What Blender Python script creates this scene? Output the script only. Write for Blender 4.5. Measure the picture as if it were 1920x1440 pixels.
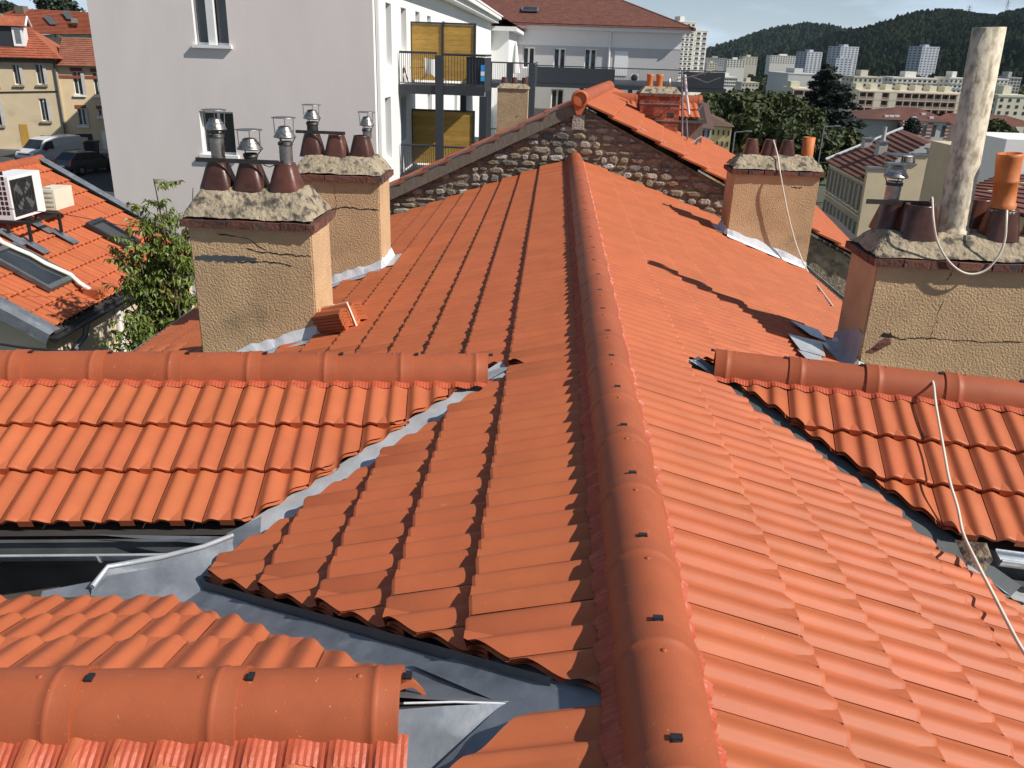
import bpy, bmesh, math, random
import numpy as np
from mathutils import Vector, Matrix
for o in list(bpy.data.objects): bpy.data.objects.remove(o)
scene = bpy.context.scene
COL = scene.collection
rnd = random.Random(7)
R = math.radians

# ---------------------------------------------------------------- camera
F_PX = 1560.0
PPX, PPY = 960.0, 720.0
_dy = np.array([1046.0 - PPX, 101.0 - PPY, F_PX])
_yv = -((1046.0 - PPX) * (830.0 - PPX) + F_PX ** 2) / (101.0 - PPY)
_dn = np.array([830.0 - PPX, _yv, F_PX])
_dy /= np.linalg.norm(_dy); _dn /= np.linalg.norm(_dn)
_up = -_dn; _dx = np.cross(_dy, _up)
ROT = np.array([_dx, _dy, _up])
CAM = np.array([-0.33, 0.0, 1.456])
cam_d = bpy.data.cameras.new('camera'); cam = bpy.data.objects.new('camera', cam_d); COL.objects.link(cam)
cam_d.sensor_fit = 'HORIZONTAL'; cam_d.sensor_width = 36.0; cam_d.lens = 36.0 * F_PX / 1920.0
cam_d.clip_start = 0.05; cam_d.clip_end = 30000
_m = Matrix([[ROT[i][0], -ROT[i][1], -ROT[i][2]] for i in range(3)]).to_4x4()
_m.translation = Vector(CAM)
cam.matrix_world = _m
scene.camera = cam

# ---------------------------------------------------------------- sky and sun
SUN = Vector((0.705, -0.245, 0.665)).normalized()        # direction towards the sun
world = bpy.data.worlds.new('World'); scene.world = world; world.use_nodes = True
nt = world.node_tree; nt.nodes.clear()
wo = nt.nodes.new('ShaderNodeOutputWorld'); bg = nt.nodes.new('ShaderNodeBackground')
sky = nt.nodes.new('ShaderNodeTexSky'); sky.sky_type = 'NISHITA'; sky.sun_disc = False
sky.sun_elevation = math.asin(SUN.z); sky.sun_rotation = math.atan2(SUN.x, SUN.y)
sky.air_density = 1.0; sky.dust_density = 0.2; sky.ozone_density = 3.0; sky.altitude = 500
tc = nt.nodes.new('ShaderNodeTexCoord'); mp = nt.nodes.new('ShaderNodeMapping')
mp.inputs['Scale'].default_value = (1.0, 1.0, 4.5)
nz = nt.nodes.new('ShaderNodeTexNoise'); nz.inputs['Scale'].default_value = 2.6; nz.inputs['Detail'].default_value = 7
nz.inputs['Roughness'].default_value = 0.58
cr = nt.nodes.new('ShaderNodeValToRGB'); cr.color_ramp.elements[0].position = 0.48; cr.color_ramp.elements[1].position = 0.72
mx = nt.nodes.new('ShaderNodeMix'); mx.data_type = 'RGBA'
mul = nt.nodes.new('ShaderNodeMath'); mul.operation = 'MULTIPLY'; mul.inputs[1].default_value = 0.85
nt.links.new(tc.outputs['Generated'], mp.inputs['Vector']); nt.links.new(mp.outputs['Vector'], nz.inputs['Vector'])
nt.links.new(nz.outputs['Fac'], cr.inputs['Fac']); nt.links.new(cr.outputs['Color'], mul.inputs[0])
sx = nt.nodes.new('ShaderNodeSeparateXYZ'); nt.links.new(tc.outputs['Generated'], sx.inputs[0])      # pale humid air low on the horizon, all round
ab = nt.nodes.new('ShaderNodeMath'); ab.operation = 'ABSOLUTE'; nt.links.new(sx.outputs['Z'], ab.inputs[0])
om = nt.nodes.new('ShaderNodeMath'); om.operation = 'SUBTRACT'; om.inputs[0].default_value = 1.0; nt.links.new(ab.outputs[0], om.inputs[1])
pw = nt.nodes.new('ShaderNodeMath'); pw.operation = 'POWER'; pw.inputs[1].default_value = 9.0; nt.links.new(om.outputs[0], pw.inputs[0])
hz_ = nt.nodes.new('ShaderNodeMath'); hz_.operation = 'MULTIPLY_ADD'; hz_.inputs[1].default_value = 0.74; hz_.use_clamp = True
nt.links.new(pw.outputs[0], hz_.inputs[0]); nt.links.new(mul.outputs[0], hz_.inputs[2])
nt.links.new(hz_.outputs[0], mx.inputs[0]); nt.links.new(sky.outputs[0], mx.inputs[6])
mx.inputs[7].default_value = (11.4, 14.0, 16.8, 1)
nt.links.new(mx.outputs[2], bg.inputs['Color']); nt.links.new(bg.outputs[0], wo.inputs['Surface'])
bg.inputs['Strength'].default_value = 0.055
sun_d = bpy.data.lights.new('sun', 'SUN'); sun_d.energy = 5.0; sun_d.angle = R(0.53); sun_d.color = (1.0, 0.95, 0.87)
sun = bpy.data.objects.new('sun', sun_d); COL.objects.link(sun)
sun.rotation_euler = (-SUN).to_track_quat('-Z', 'Y').to_euler()
scene.view_settings.view_transform = 'Standard'; scene.view_settings.look = 'None'
scene.view_settings.exposure = 0.12; scene.view_settings.gamma = 1.0
scene.render.engine = 'CYCLES'

# ---------------------------------------------------------------- helpers
def ray(px, py):
    return ROT @ np.array([(px - PPX) / F_PX, (py - PPY) / F_PX, 1.0])
def at(px, py, X=None, Y=None, Z=None, plane=None):
    """world point seen at a photo pixel, at a known distance (plane X, Y or Z, or a general plane n.p = d)"""
    d = ray(px, py)
    if plane is not None:
        n = np.array(plane[:3]); t = (plane[3] - n @ CAM) / (n @ d)
    elif X is not None: t = (X - CAM[0]) / d[0]
    elif Y is not None: t = (Y - CAM[1]) / d[1]
    else: t = (Z - CAM[2]) / d[2]
    return Vector(CAM + t * d)
def proj(P):
    c = (np.asarray(P, float) - CAM) @ ROT
    return PPX + F_PX * c[0] / c[2], PPY + F_PX * c[1] / c[2], c[2]

def tag(o, label=None, cat=None, group=None, kind=None):
    if label: o['label'] = label
    if cat: o['category'] = cat
    if group: o['group'] = group
    if kind: o['kind'] = kind
    return o
def put(o, parent):
    COL.objects.link(o)
    if parent is not None:
        o.parent = parent
        if parent.type == 'EMPTY': o.matrix_parent_inverse = Matrix.Translation(-parent.location)
    return o
def thing(name, label, cat, loc, group=None):
    """an Empty at the base of a thing; parts are written in world coordinates"""
    e = bpy.data.objects.new(name, None); e.location = loc; e.empty_display_size = 0.1
    COL.objects.link(e); tag(e, label, cat, group); return e

class MB:
    """collects geometry for ONE mesh object"""
    def __init__(s): s.v = []; s.f = []; s.sm = []; s.mi = []
    def add(s, vs, fs, smooth=False, m=0):
        n = len(s.v); s.v.extend([tuple(p) for p in vs])
        for q in fs: s.f.append([i + n for i in q]); s.sm.append(smooth); s.mi.append(m)
        return s
    def box(s, x0, x1, y0, y1, z0, z1, M=None, m=0):
        vs = [Vector((x, y, z)) for z in (z0, z1) for y in (y0, y1) for x in (x0, x1)]
        if M is not None: vs = [M @ p for p in vs]
        return s.add(vs, [(0, 2, 3, 1), (4, 5, 7, 6), (0, 1, 5, 4), (2, 6, 7, 3), (0, 4, 6, 2), (1, 3, 7, 5)], False, m)
    def frustum(s, lo, hi, m=0):
        """two 4-point rings, bottom and top"""
        return s.add(list(lo) + list(hi), [(3, 2, 1, 0), (4, 5, 6, 7), (0, 1, 5, 4), (1, 2, 6, 5), (2, 3, 7, 6), (3, 0, 4, 7)], False, m)
    def prism(s, poly, dirv, m=0):
        n = len(poly); dirv = Vector(dirv); a = [Vector(p) for p in poly]; b = [p + dirv for p in a]
        return s.add(a + b, [list(range(n))[::-1], list(range(n, 2 * n))] + [(i, (i + 1) % n, n + (i + 1) % n, n + i) for i in range(n)], False, m)
    def tube(s, pts, r, n=8, m=0, caps=True):
        pts = [Vector(p) for p in pts]; rings = []
        rs = r if isinstance(r, (list, tuple)) else [r] * len(pts)
        for i, p in enumerate(pts):
            t = (pts[min(i + 1, len(pts) - 1)] - pts[max(i - 1, 0)]).normalized()
            a = t.orthogonal().normalized() if i == 0 else (pa - t * pa.dot(t)).normalized()
            pa = a; b = t.cross(a)
            rings.append([p + (a * math.cos(k * 2 * math.pi / n) + b * math.sin(k * 2 * math.pi / n)) * rs[i] for k in range(n)])
        vs = [q for g in rings for q in g]; fs = []
        for i in range(len(pts) - 1):
            for k in range(n): fs.append((i * n + k, i * n + (k + 1) % n, (i + 1) * n + (k + 1) % n, (i + 1) * n + k))
        s.add(vs, fs, True, m)
        if caps:
            s.add(rings[0], [list(range(n))[::-1]], False, m); s.add(rings[-1], [list(range(n))], False, m)
        return s
    def lathe(s, prof, c, n=16, m=0, smooth=True, M=None):
        c = Vector(c); vs = []; fs = []
        for (r, z) in prof:
            for k in range(n):
                a = k * 2 * math.pi / n; p = Vector((r * math.cos(a), r * math.sin(a), z))
                vs.append(c + (M @ p if M is not None else p))
        for i in range(len(prof) - 1):
            for k in range(n): fs.append((i * n + k, i * n + (k + 1) % n, (i + 1) * n + (k + 1) % n, (i + 1) * n + k))
        return s.add(vs, fs, smooth, m)
    def mesh(s, name, mats):
        me = bpy.data.meshes.new(name); me.from_pydata(s.v, [], s.f)
        for mm in (mats if isinstance(mats, (list, tuple)) else [mats]): me.materials.append(mm)
        me.polygons.foreach_set('use_smooth', s.sm); me.polygons.foreach_set('material_index', s.mi); me.update(); return me
    def build(s, name, mats, parent=None):
        return put(bpy.data.objects.new(name, s.mesh(name, mats)), parent)
def inst(name, me, parent, M):
    o = bpy.data.objects.new(name, me); o.matrix_basis = M; return put(o, parent)
def copy_tree(o, parent=None):
    c = o.copy(); COL.objects.link(c); c.parent = parent
    if parent is not None: c.matrix_parent_inverse = o.matrix_parent_inverse.copy()
    for ch in list(o.children): copy_tree(ch, c)
    return c
def frame(o, x, y, z):
    M = Matrix((x, y, z)).transposed().to_4x4(); M.translation = Vector(o); return M

# ---------------------------------------------------------------- materials
def mat(name, base, rough=0.8, var=0.0, scale=5.0, col2=None, bump=0.0, bscale=60.0, metal=0.0, objrnd=0.0,
        coords='pos', spots=None, spot_scale=8.0, spot_lo=0.62, spot_hi=0.7, detail=6, stretch=None, spec=0.5, bdist=0.01, huernd=0.0, scuff=None):
    m = bpy.data.materials.new(name); m.use_nodes = True; t = m.node_tree; N = t.nodes; Lk = t.links
    b = N['Principled BSDF']; b.inputs['Roughness'].default_value = rough; b.inputs['Metallic'].default_value = metal
    b.inputs['Specular IOR Level'].default_value = spec
    g = N.new('ShaderNodeNewGeometry'); vec = g.outputs['Position']
    if coords == 'obj': vec = N.new('ShaderNodeTexCoord').outputs['Object']
    if stretch:
        mp = N.new('ShaderNodeMapping'); mp.inputs['Scale'].default_value = stretch; Lk.new(vec, mp.inputs['Vector']); vec = mp.outputs['Vector']
    c2 = col2 if col2 else tuple(max(0, c * (1 - var)) for c in base); c1 = base if col2 else tuple(c * (1 + var) for c in base)
    out = None
    nz = N.new('ShaderNodeTexNoise'); nz.inputs['Scale'].default_value = scale; nz.inputs['Detail'].default_value = detail; nz.inputs['Roughness'].default_value = 0.6
    Lk.new(vec, nz.inputs['Vector'])
    rp = N.new('ShaderNodeValToRGB'); rp.color_ramp.elements[0].position = 0.3; rp.color_ramp.elements[1].position = 0.7
    rp.color_ramp.elements[0].color = (*c2, 1); rp.color_ramp.elements[1].color = (*c1, 1)
    Lk.new(nz.outputs['Fac'], rp.inputs['Fac']); out = rp.outputs['Color']
    if spots:
        n2 = N.new('ShaderNodeTexNoise'); n2.inputs['Scale'].default_value = spot_scale; n2.inputs['Detail'].default_value = 5; Lk.new(vec, n2.inputs['Vector'])
        r2 = N.new('ShaderNodeValToRGB'); r2.color_ramp.elements[0].position = spot_lo; r2.color_ramp.elements[1].position = spot_hi
        Lk.new(n2.outputs['Fac'], r2.inputs['Fac'])
        mx = N.new('ShaderNodeMix'); mx.data_type = 'RGBA'; Lk.new(r2.outputs['Color'], mx.inputs[0]); Lk.new(out, mx.inputs[6]); mx.inputs[7].default_value = (*spots, 1); out = mx.outputs[2]
    if scuff:
        mp2 = N.new('ShaderNodeMapping'); mp2.inputs['Scale'].default_value = (1.0, 2.2, 1.0); Lk.new(vec, mp2.inputs['Vector'])
        n4 = N.new('ShaderNodeTexNoise'); n4.inputs['Scale'].default_value = 9.0; n4.inputs['Detail'].default_value = 9; n4.inputs['Roughness'].default_value = .7; Lk.new(mp2.outputs[0], n4.inputs['Vector'])
        r4 = N.new('ShaderNodeValToRGB'); r4.color_ramp.elements[0].position = .655; r4.color_ramp.elements[1].position = .76; r4.color_ramp.elements[1].color = (.55, .55, .55, 1); Lk.new(n4.outputs['Fac'], r4.inputs['Fac'])
        mx4 = N.new('ShaderNodeMix'); mx4.data_type = 'RGBA'; Lk.new(r4.outputs['Color'], mx4.inputs[0]); Lk.new(out, mx4.inputs[6]); mx4.inputs[7].default_value = (*scuff, 1); out = mx4.outputs[2]
    if objrnd or huernd:
        oi = N.new('ShaderNodeObjectInfo'); hs = N.new('ShaderNodeHueSaturation')
        mr = N.new('ShaderNodeMapRange'); mr.inputs[3].default_value = 1 - objrnd; mr.inputs[4].default_value = 1 + objrnd
        Lk.new(oi.outputs['Random'], mr.inputs[0])
        ta = N.new('ShaderNodeAttribute'); ta.attribute_name = 'tint'; ad = N.new('ShaderNodeMath'); ad.operation = 'ADD'
        Lk.new(mr.outputs[0], ad.inputs[0]); Lk.new(ta.outputs['Fac'], ad.inputs[1]); Lk.new(ad.outputs[0], hs.inputs['Value'])
        if huernd:
            wn = N.new('ShaderNodeTexWhiteNoise'); wn.noise_dimensions = '1D'; Lk.new(oi.outputs['Random'], wn.inputs['W'])
            m3 = N.new('ShaderNodeMapRange'); m3.inputs[3].default_value = 0.5 - huernd; m3.inputs[4].default_value = 0.5 + huernd
            Lk.new(wn.outputs['Value'], m3.inputs[0]); Lk.new(m3.outputs[0], hs.inputs['Hue'])
        Lk.new(out, hs.inputs['Color']); out = hs.outputs['Color']
    Lk.new(out, b.inputs['Base Color'])
    if bump:
        n3 = N.new('ShaderNodeTexNoise'); n3.inputs['Scale'].default_value = bscale; n3.inputs['Detail'].default_value = 6; Lk.new(vec, n3.inputs['Vector'])
        bp = N.new('ShaderNodeBump'); bp.inputs['Strength'].default_value = bump; bp.inputs['Distance'].default_value = bdist
        Lk.new(n3.outputs['Fac'], bp.inputs['Height']); Lk.new(bp.outputs[0], b.inputs['Normal'])
    return m
M = {}
M['tile'] = mat('terracotta_tile', (0.46, 0.123, 0.049), 0.55, 0.09, 4.5, bump=0.12, bscale=220, objrnd=0.045, huernd=0.0015, spots=(0.62, 0.25, 0.14), spot_scale=90, spot_lo=0.70, spot_hi=0.78, bdist=0.004, spec=.32, scuff=(.60, .33, .22))
M['tile_edge'] = M['tile']
M['ridge'] = mat('terracotta_ridge', (0.355, 0.090, 0.036), 0.55, 0.10, 7, bump=0.15, bscale=200, objrnd=0.06, spots=(0.60, 0.30, 0.19), spot_scale=75, spot_lo=0.69, spot_hi=0.77, bdist=0.004, spec=.35, scuff=(.56, .30, .20))
M['felt'] = mat('red_ridge_felt', (0.44, 0.085, 0.037), 0.5, 0.15, 20, bump=0.15, bscale=60)
M['deck'] = mat('dark_underlay', (0.035, 0.028, 0.025), 0.95, 0.2, 8)
M['zinc'] = mat('zinc_sheet', (0.52, 0.55, 0.58), 0.42, 0.22, 6, bump=0.2, bscale=25, metal=0.45, spots=(0.62, 0.64, 0.66), spot_scale=9, spot_lo=0.6, spot_hi=0.75)
M['zinc_dull'] = mat('dull_zinc', (0.215, 0.235, 0.265), 0.5, 0.3, 5, bump=0.2, bscale=18, metal=0.5, spots=(.33, .35, .38), spot_scale=7, spot_lo=.56, spot_hi=.72)
M['zinc_dark'] = mat('weathered_zinc', (0.13, 0.14, 0.145), 0.6, 0.2, 6, metal=0.4, bump=0.1, bscale=30)
M['flash_white'] = mat('painted_flashing', (0.66, 0.67, 0.70), 0.6, 0.12, 6, bump=0.4, bscale=14, spots=(0.35, 0.36, 0.40), spot_scale=5, spot_lo=0.6, spot_hi=0.75)
M['render'] = mat('roughcast_render', (0.575, 0.385, 0.215), 0.95, 0.14, 3.5, bump=0.7, bscale=62, bdist=0.014, spots=(0.27, 0.20, 0.12), spot_scale=2.6, spot_lo=0.60, spot_hi=0.85)
M['mortar'] = mat('weathered_mortar', (0.37, 0.30, 0.205), 0.95, 0.25, 7, bump=1.0, bscale=26, bdist=0.025, spots=(0.085, 0.072, 0.058), spot_scale=14, spot_lo=0.50, spot_hi=0.64)
M['coping'] = mat('coping_brick', (0.15, 0.060, 0.042), 0.9, 0.3, 10, bump=0.8, bscale=40, objrnd=0.25, spots=(0.06, 0.055, 0.055), spot_scale=8, spot_lo=0.55, spot_hi=0.7)
M['pot'] = mat('glazed_chimney_pot', (0.085, 0.031, 0.020), 0.28, 0.3, 9, bump=0.12, bscale=30, spots=(0.15, 0.052, 0.033), spot_scale=5, spot_lo=0.5, spot_hi=0.75, objrnd=0.2)
M['pot_orange'] = mat('orange_clay_pot', (0.56, 0.16, 0.035), 0.6, 0.15, 8, bump=0.1, bscale=30, spots=(0.36, 0.10, 0.04), spot_scale=6)
M['steel'] = mat('stainless_cowl', (0.40, 0.38, 0.355), 0.40, 0.25, 14, metal=0.95, bump=0.2, bscale=25, spots=(0.20, 0.17, 0.14), spot_scale=12)
M['steel_dark'] = mat('sooty_metal', (0.07, 0.065, 0.06), 0.5, 0.3, 12, metal=0.6)
M['black'] = mat('black_paint', (0.018, 0.018, 0.02), 0.5, 0.2, 12)
M['fibre'] = mat('mossy_fibre_cement', (0.66, 0.575, 0.44), 0.9, 0.12, 5, bump=0.5, bscale=35, spots=(0.30, 0.24, 0.165), spot_scale=24, spot_lo=0.45, spot_hi=0.70, stretch=(1, 1, .5))
M['cable'] = mat('white_cable', (0.72, 0.66, 0.55), 0.6, 0.1, 10)
M['dark_cable'] = mat('dark_cable', (0.02, 0.02, 0.022), 0.6, 0.1, 10)
M['crack'] = mat('dark_crack', (0.03, 0.022, 0.016), 1.0, 0.2, 10)
# ================================================================ ROOFS
T20 = math.tan(R(20)); C20 = math.cos(R(20)); S20 = math.sin(R(20))
PL = (-S20, 0, C20, 0.0); PR = (S20, 0, C20, 0.0)          # main roof planes, apex line x=0, z=0
TW, TG, TL = 0.216, 0.300, 0.365                             # tile width, gauge, length
AMP, LIFT, THK = 0.0215, 0.030, 0.017
def wave(x):
    f = (x / (TW / 2)) % 1.0
    f = f / .34 * .5 if f < .34 else .5 + (f - .34) / .66 * .5
    return AMP * (0.5 - 0.5 * math.cos(2 * math.pi * f))
def tile_profile(n=20):
    out = []
    for i in range(n + 1):
        x = 0.002 + (TW - 0.004) * i / n
        z = wave(x)
        out.append((x, z))
    return out
def tile_bm(closed=False, n=20, LIFT=LIFT, TL=TL):
    mb = MB(); pr = tile_profile(n)
    lo = [(x, 0.0, z + LIFT) for x, z in pr]; mid = [(x, 0.012, z + LIFT + 0.003) for x, z in pr]
    zt_ = LIFT * (1 - TL / .365); hi = [(x, TL, z + zt_) for x, z in pr]
    m = n + 1
    mb.add(mid + hi, [(i, i + 1, m + i + 1, m + i) for i in range(n)], True)
    mb.add(lo + mid, [(i, i + 1, m + i + 1, m + i) for i in range(n)], True)
    lob = [(x, 0.004, z + LIFT - THK) for x, z in pr]
    mb.add(lob + lo, [(i, i + 1, m + i + 1, m + i) for i in range(n)], False)
    hib = [(x, TL, z + zt_ - THK) for x, z in pr]
    for i in (0, n):
        q = [lo[i], hi[i], hib[i], lob[i]]
        mb.add(q, [(0, 1, 2, 3) if i else (3, 2, 1, 0)], False)
    if closed:
        mb.add(lob + hib, [(i + 1, i, m + i, m + i + 1) for i in range(n)], True)
        mb.add(hib + hi, [(i + 1, i, m + i, m + i + 1) for i in range(n)], False)
    # the small wedge nib in the middle pan
    c = TW / 2; w = 0.032
    zn = LIFT + AMP * .8
    vs = [(c - w, -0.001, zn - 0.004), (c + w, -0.001, zn - 0.004), (c, 0.088, LIFT - 0.006), (c - w, -0.001, LIFT - THK - .006), (c + w, -0.001, LIFT - THK - .006)]
    mb.add(vs, [(0, 1, 2), (3, 4, 1, 0)], False)
    return mb
TILE = tile_bm().mesh('roof_tile', M['tile'])
TILE_FAR = tile_bm(n=14).mesh('roof_tile_far', M['tile'])
TILE_SOLID = tile_bm(True).mesh('roof_tile_solid', M['tile'])
TILE_L = tile_bm(LIFT=.040).mesh('roof_tile', M['tile']); TILE_LS = tile_bm(True, LIFT=.040).mesh('roof_tile_solid', M['tile'])
TILE_R = tile_bm(LIFT=.024).mesh('roof_tile', M['tile']); TILE_RS = tile_bm(True, LIFT=.024).mesh('roof_tile_solid', M['tile'])
TILE_L0 = tile_bm(LIFT=.040, TL=.47).mesh('roof_tile', M['tile']); TILE_R0 = tile_bm(LIFT=.024, TL=.45).mesh('roof_tile', M['tile']); TILE_L0S = tile_bm(True, LIFT=.040, TL=.47).mesh('roof_tile_solid', M['tile'])
def clipped(Mw, planes, name='cut_roof_tile', src=None):
    """tile mesh at Mw cut by world planes (co, no): what lies on the no side goes; returns local mesh or None"""
    bm = bmesh.new(); bm.from_mesh(src or TILE_SOLID); bmesh.ops.remove_doubles(bm, verts=bm.verts, dist=1e-5)
    inv = Mw.inverted(); rot = inv.to_3x3()
    for co, no in planes:
        if not bm.verts: break
        r = bmesh.ops.bisect_plane(bm, geom=bm.verts[:] + bm.edges[:] + bm.faces[:], plane_co=inv @ Vector(co), plane_no=rot @ Vector(no), clear_outer=True)
        ed = [g for g in r['geom_cut'] if isinstance(g, bmesh.types.BMEdge)]
        if ed:
            try: bmesh.ops.contextual_create(bm, geom=ed) if False else bmesh.ops.holes_fill(bm, edges=ed, sides=0)
            except Exception: pass
    if len(bm.faces) < 3: bm.free(); return None
    bm.normal_update()
    for e in bm.edges:
        if len(e.link_faces) == 2 and e.calc_face_angle(0) > .7: e.smooth = False
        if len(e.link_faces) != 2: e.smooth = False
    for f in bm.faces: f.smooth = True
    me = bpy.data.meshes.new(name); bm.to_mesh(me); bm.free(); me.materials.append(M['tile']) if not me.materials else None
    return me
def slope_frame(O, along, down_h, pitch):
    """along: horizontal unit along ridge; down_h: horizontal unit downslope. Returns xdir, up, n with x cross up = n"""
    up = -Vector(down_h) * math.cos(pitch) + Vector((0, 0, math.sin(pitch)))
    n = Vector(down_h) * math.sin(pitch) + Vector((0, 0, math.cos(pitch)))
    x = up.cross(n); return x, up, n
def valley(O, d, e, tp, sgn):
    """horizontal direction of the valley between main slope (sgn -1 left, +1 right) and a wing slope"""
    k = -(tp - sgn * T20 * e.x) / (-sgn * T20 * d.x) if True else 0
    v = d * abs(k) + e
    return v.normalized()
class Wing: pass
def mk_wing(O, ang, pf, pb, sgn):
    w = Wing(); w.O = Vector(O); w.d = Vector((math.cos(ang), math.sin(ang), 0))
    e = Vector((-w.d.y, w.d.x, 0)); w.ef = e if e.y < 0 else -e; w.eb = -w.ef; w.pf = pf; w.pb = pb; w.sgn = sgn
    w.vf = valley(w.O, w.d, w.ef, math.tan(pf), sgn); w.vb = valley(w.O, w.d, w.eb, math.tan(pb), sgn); return w
WL = mk_wing((-0.522, 4.30, -0.190), R(186.5), R(19.5), R(19.5), -1)
WR = mk_wing((0.523, 4.56, -0.190), R(-9.6), R(18), R(18), 1)
WF = mk_wing((-0.375, 1.735, -0.1365), R(185), R(24), R(24), -1)
UPZ = Vector((0, 0, 1))
def side(p, A, v):                 # signed horizontal distance of p left of ray A->v
    return v.x * (p.y - A.y) - v.y * (p.x - A.x)

# ---- the main house
house = thing('main_house', 'long main tiled roof with half-round ridge running away down the middle', 'house', (0, 6.5, -9))
QR1 = at(1815, 1062, plane=PR); QR2 = at(1925, 1142, plane=PR); 
jobs = []                        # (priority, matrix, planes)
def in_view(p):
    x, y, d = proj(p); return d > 0.3 and -150 < x < 2070 and -150 < y < 1590
def main_tiles(sgn):
    down = Vector((sgn, 0, 0)); x, up, n = slope_frame(None, None, down, R(20))
    nc = 16 if sgn < 0 else 10
    for k in range(nc):
        u = (0.535 if sgn < 0 else 0.51) + TG * k
        ncol = int((12.9 - 0.55) / TW)
        for c in range(ncol):
            y0 = 12.88 - c * TW if sgn < 0 else 12.88 - (c + 1) * TW
            lo = Vector((sgn * u * C20, y0, -u * S20))
            drop = 0.0
            if sgn > 0 and k >= 4 and y0 < 3.4: lo = lo + down * 0.012 - n * 0.03; drop = 1
            j = rnd.uniform(-1, 1)
            Mw = frame(lo + n * (0.0012 * j + 0.004), x, up, n) @ Matrix.Rotation(R(0.22) * rnd.uniform(-1, 1), 4, 'Z')
            cen = lo + x * (TW / 2) + up * 0.17
            corners = [Mw @ Vector((a, b, 0)) for a in (0, TW) for b in (0, TL)]
            planes = []; drop_it = False
            for w, of, ob in ((WL, 0.070, 0.03), (WR, 0.03, 0.03), (WF, 0.10, 0.10)):
                if w.sgn != sgn: continue
                nf = Vector((-w.vf.y, w.vf.x, 0)); nb = Vector((-w.vb.y, w.vb.x, 0))
                # orient normals to point INTO the wing wedge
                mid = w.O + w.d
                if (mid - w.O).dot(nf) < 0: nf = -nf
                if (mid - w.O).dot(nb) < 0: nb = -nb
                A = w.O - w.d * 0.0
                df = [(p - A).dot(nf) + of for p in corners]; db = [(p - A).dot(nb) + ob for p in corners]
                smp = [Mw @ Vector((TW * a / 5, TL * b / 6, 0)) for a in range(6) for b in range(7)]
                if not any((p - A).dot(nf) + of > 0 and (p - A).dot(nb) + ob > 0 for p in smp): continue            # wholly outside the wedge
                if min(df) >= 0 and min(db) >= 0: drop_it = True; break
                use_f = min(df) < min(db)
                if use_f: planes.append((A - nf * of, nf))
                else: planes.append((A - nb * ob, nb))
            if drop_it: continue
            if sgn < 0 and cen.y < 4.2:
                if max(p.x for p in corners) < -1.70: continue
                if min(p.x for p in corners) < -1.70: planes.append((Vector((-1.70, 0, 0)), Vector((-1, 0, 0))))
            if sgn > 0 and cen.y < 3.6:
                v = (QR2 - QR1); nrm = Vector((-v.y, v.x, 0)).normalized()
                if nrm.x < 0: nrm = -nrm
                ds = [(p - QR1).dot(nrm) for p in corners]
                if min(ds) > 0: continue
                if max(ds) > 0: planes.append((QR1, nrm))
            if not in_view(cen) and not any(in_view(p) for p in corners): vis = 0
            else: vis = 1
            d = (cen - Vector(CAM)); area = abs(n.dot(d.normalized())) / d.length_squared
            if d.dot(n) > 0: area *= 0.3
            if cen.y < 0.8: vis = 0
            jobs.append((area * (vis + 1e-6), Mw, planes, (sgn, k)))
main_tiles(-1); main_tiles(1)
jobs.sort(key=lambda t: -t[0])
rest = [[], []]; nsing = 0
tv = np.empty(len(TILE_FAR.vertices) * 3); TILE_FAR.vertices.foreach_get('co', tv); tv = tv.reshape(-1, 3)
tf = [list(p.vertices) for p in TILE_FAR.polygons]; ts = [p.use_smooth for p in TILE_FAR.polygons]
big = MB()
tints = []
def join_into(mb, me, Mw):
    tints.extend([rnd.uniform(-.05, .05)] * len(me.vertices))
    for p in [me]:
        vs = [Mw @ v.co for v in me.vertices]; n0 = len(mb.v); mb.v.extend([tuple(v) for v in vs])
        for q in me.polygons: mb.f.append([i + n0 for i in q.vertices]); mb.sm.append(q.use_smooth); mb.mi.append(0)
for pr, Mw, planes, (sgn, k) in jobs:
    whole = (TILE_L0 if sgn < 0 else TILE_R0) if k == 0 else (TILE_L if sgn < 0 else TILE_R)
    me = clipped(Mw, planes, src=(TILE_L0S if k == 0 else TILE_LS) if sgn < 0 else TILE_RS) if planes else None
    if planes and me is None: continue
    if nsing < 300:
        inst('roof_tile', me if planes else whole, house, Mw); nsing += 1
    else: join_into(big, me if planes else whole, Mw)
o = big.build('distant_roof_tiles', M['tile'], house); tag(o, kind='stuff')
at_ = o.data.attributes.new('tint', 'FLOAT', 'POINT'); at_.data.foreach_set('value', tints)

# ---- decks under the tiles
def deck_poly(mb, pts, n, off=-0.022):
    mb.add([Vector(p) + Vector(n) * off for p in pts], [list(range(len(pts)))])
dk = MB()
def LP(x, y): return Vector((x, y, -T20 * abs(x)))
nL = Vector((-S20, 0, C20)); nR = Vector((S20, 0, C20))
tipL = WL.O + WL.vf * ((-1.72 - WL.O.x) / WL.vf.x); tipF = WF.O + WF.vb * ((-1.72 - WF.O.x) / WF.vb.x)
deck_poly(dk, [LP(0, 0.4), LP(-0.02, 0.4), LP(-1.0, 0.9), LP(WF.O.x, WF.O.y), LP(tipF.x, tipF.y), LP(tipL.x, tipL.y), LP(WL.O.x, WL.O.y), LP(-5.0, 8.6 - 0.1), LP(-5.0, 12.93), LP(0, 12.93)], nL)
deck_poly(dk, [LP(0, 12.93), LP(3.3, 12.93), LP(3.3, 7.0), LP(WR.O.x, WR.O.y), LP(1.68, 3.2), LP(1.9, 2.7), LP(2.6, 1.2), LP(2.6, 0.4), LP(0, 0.4)], nR)
dk.build('roof_deck', M['deck'], house)

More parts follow.
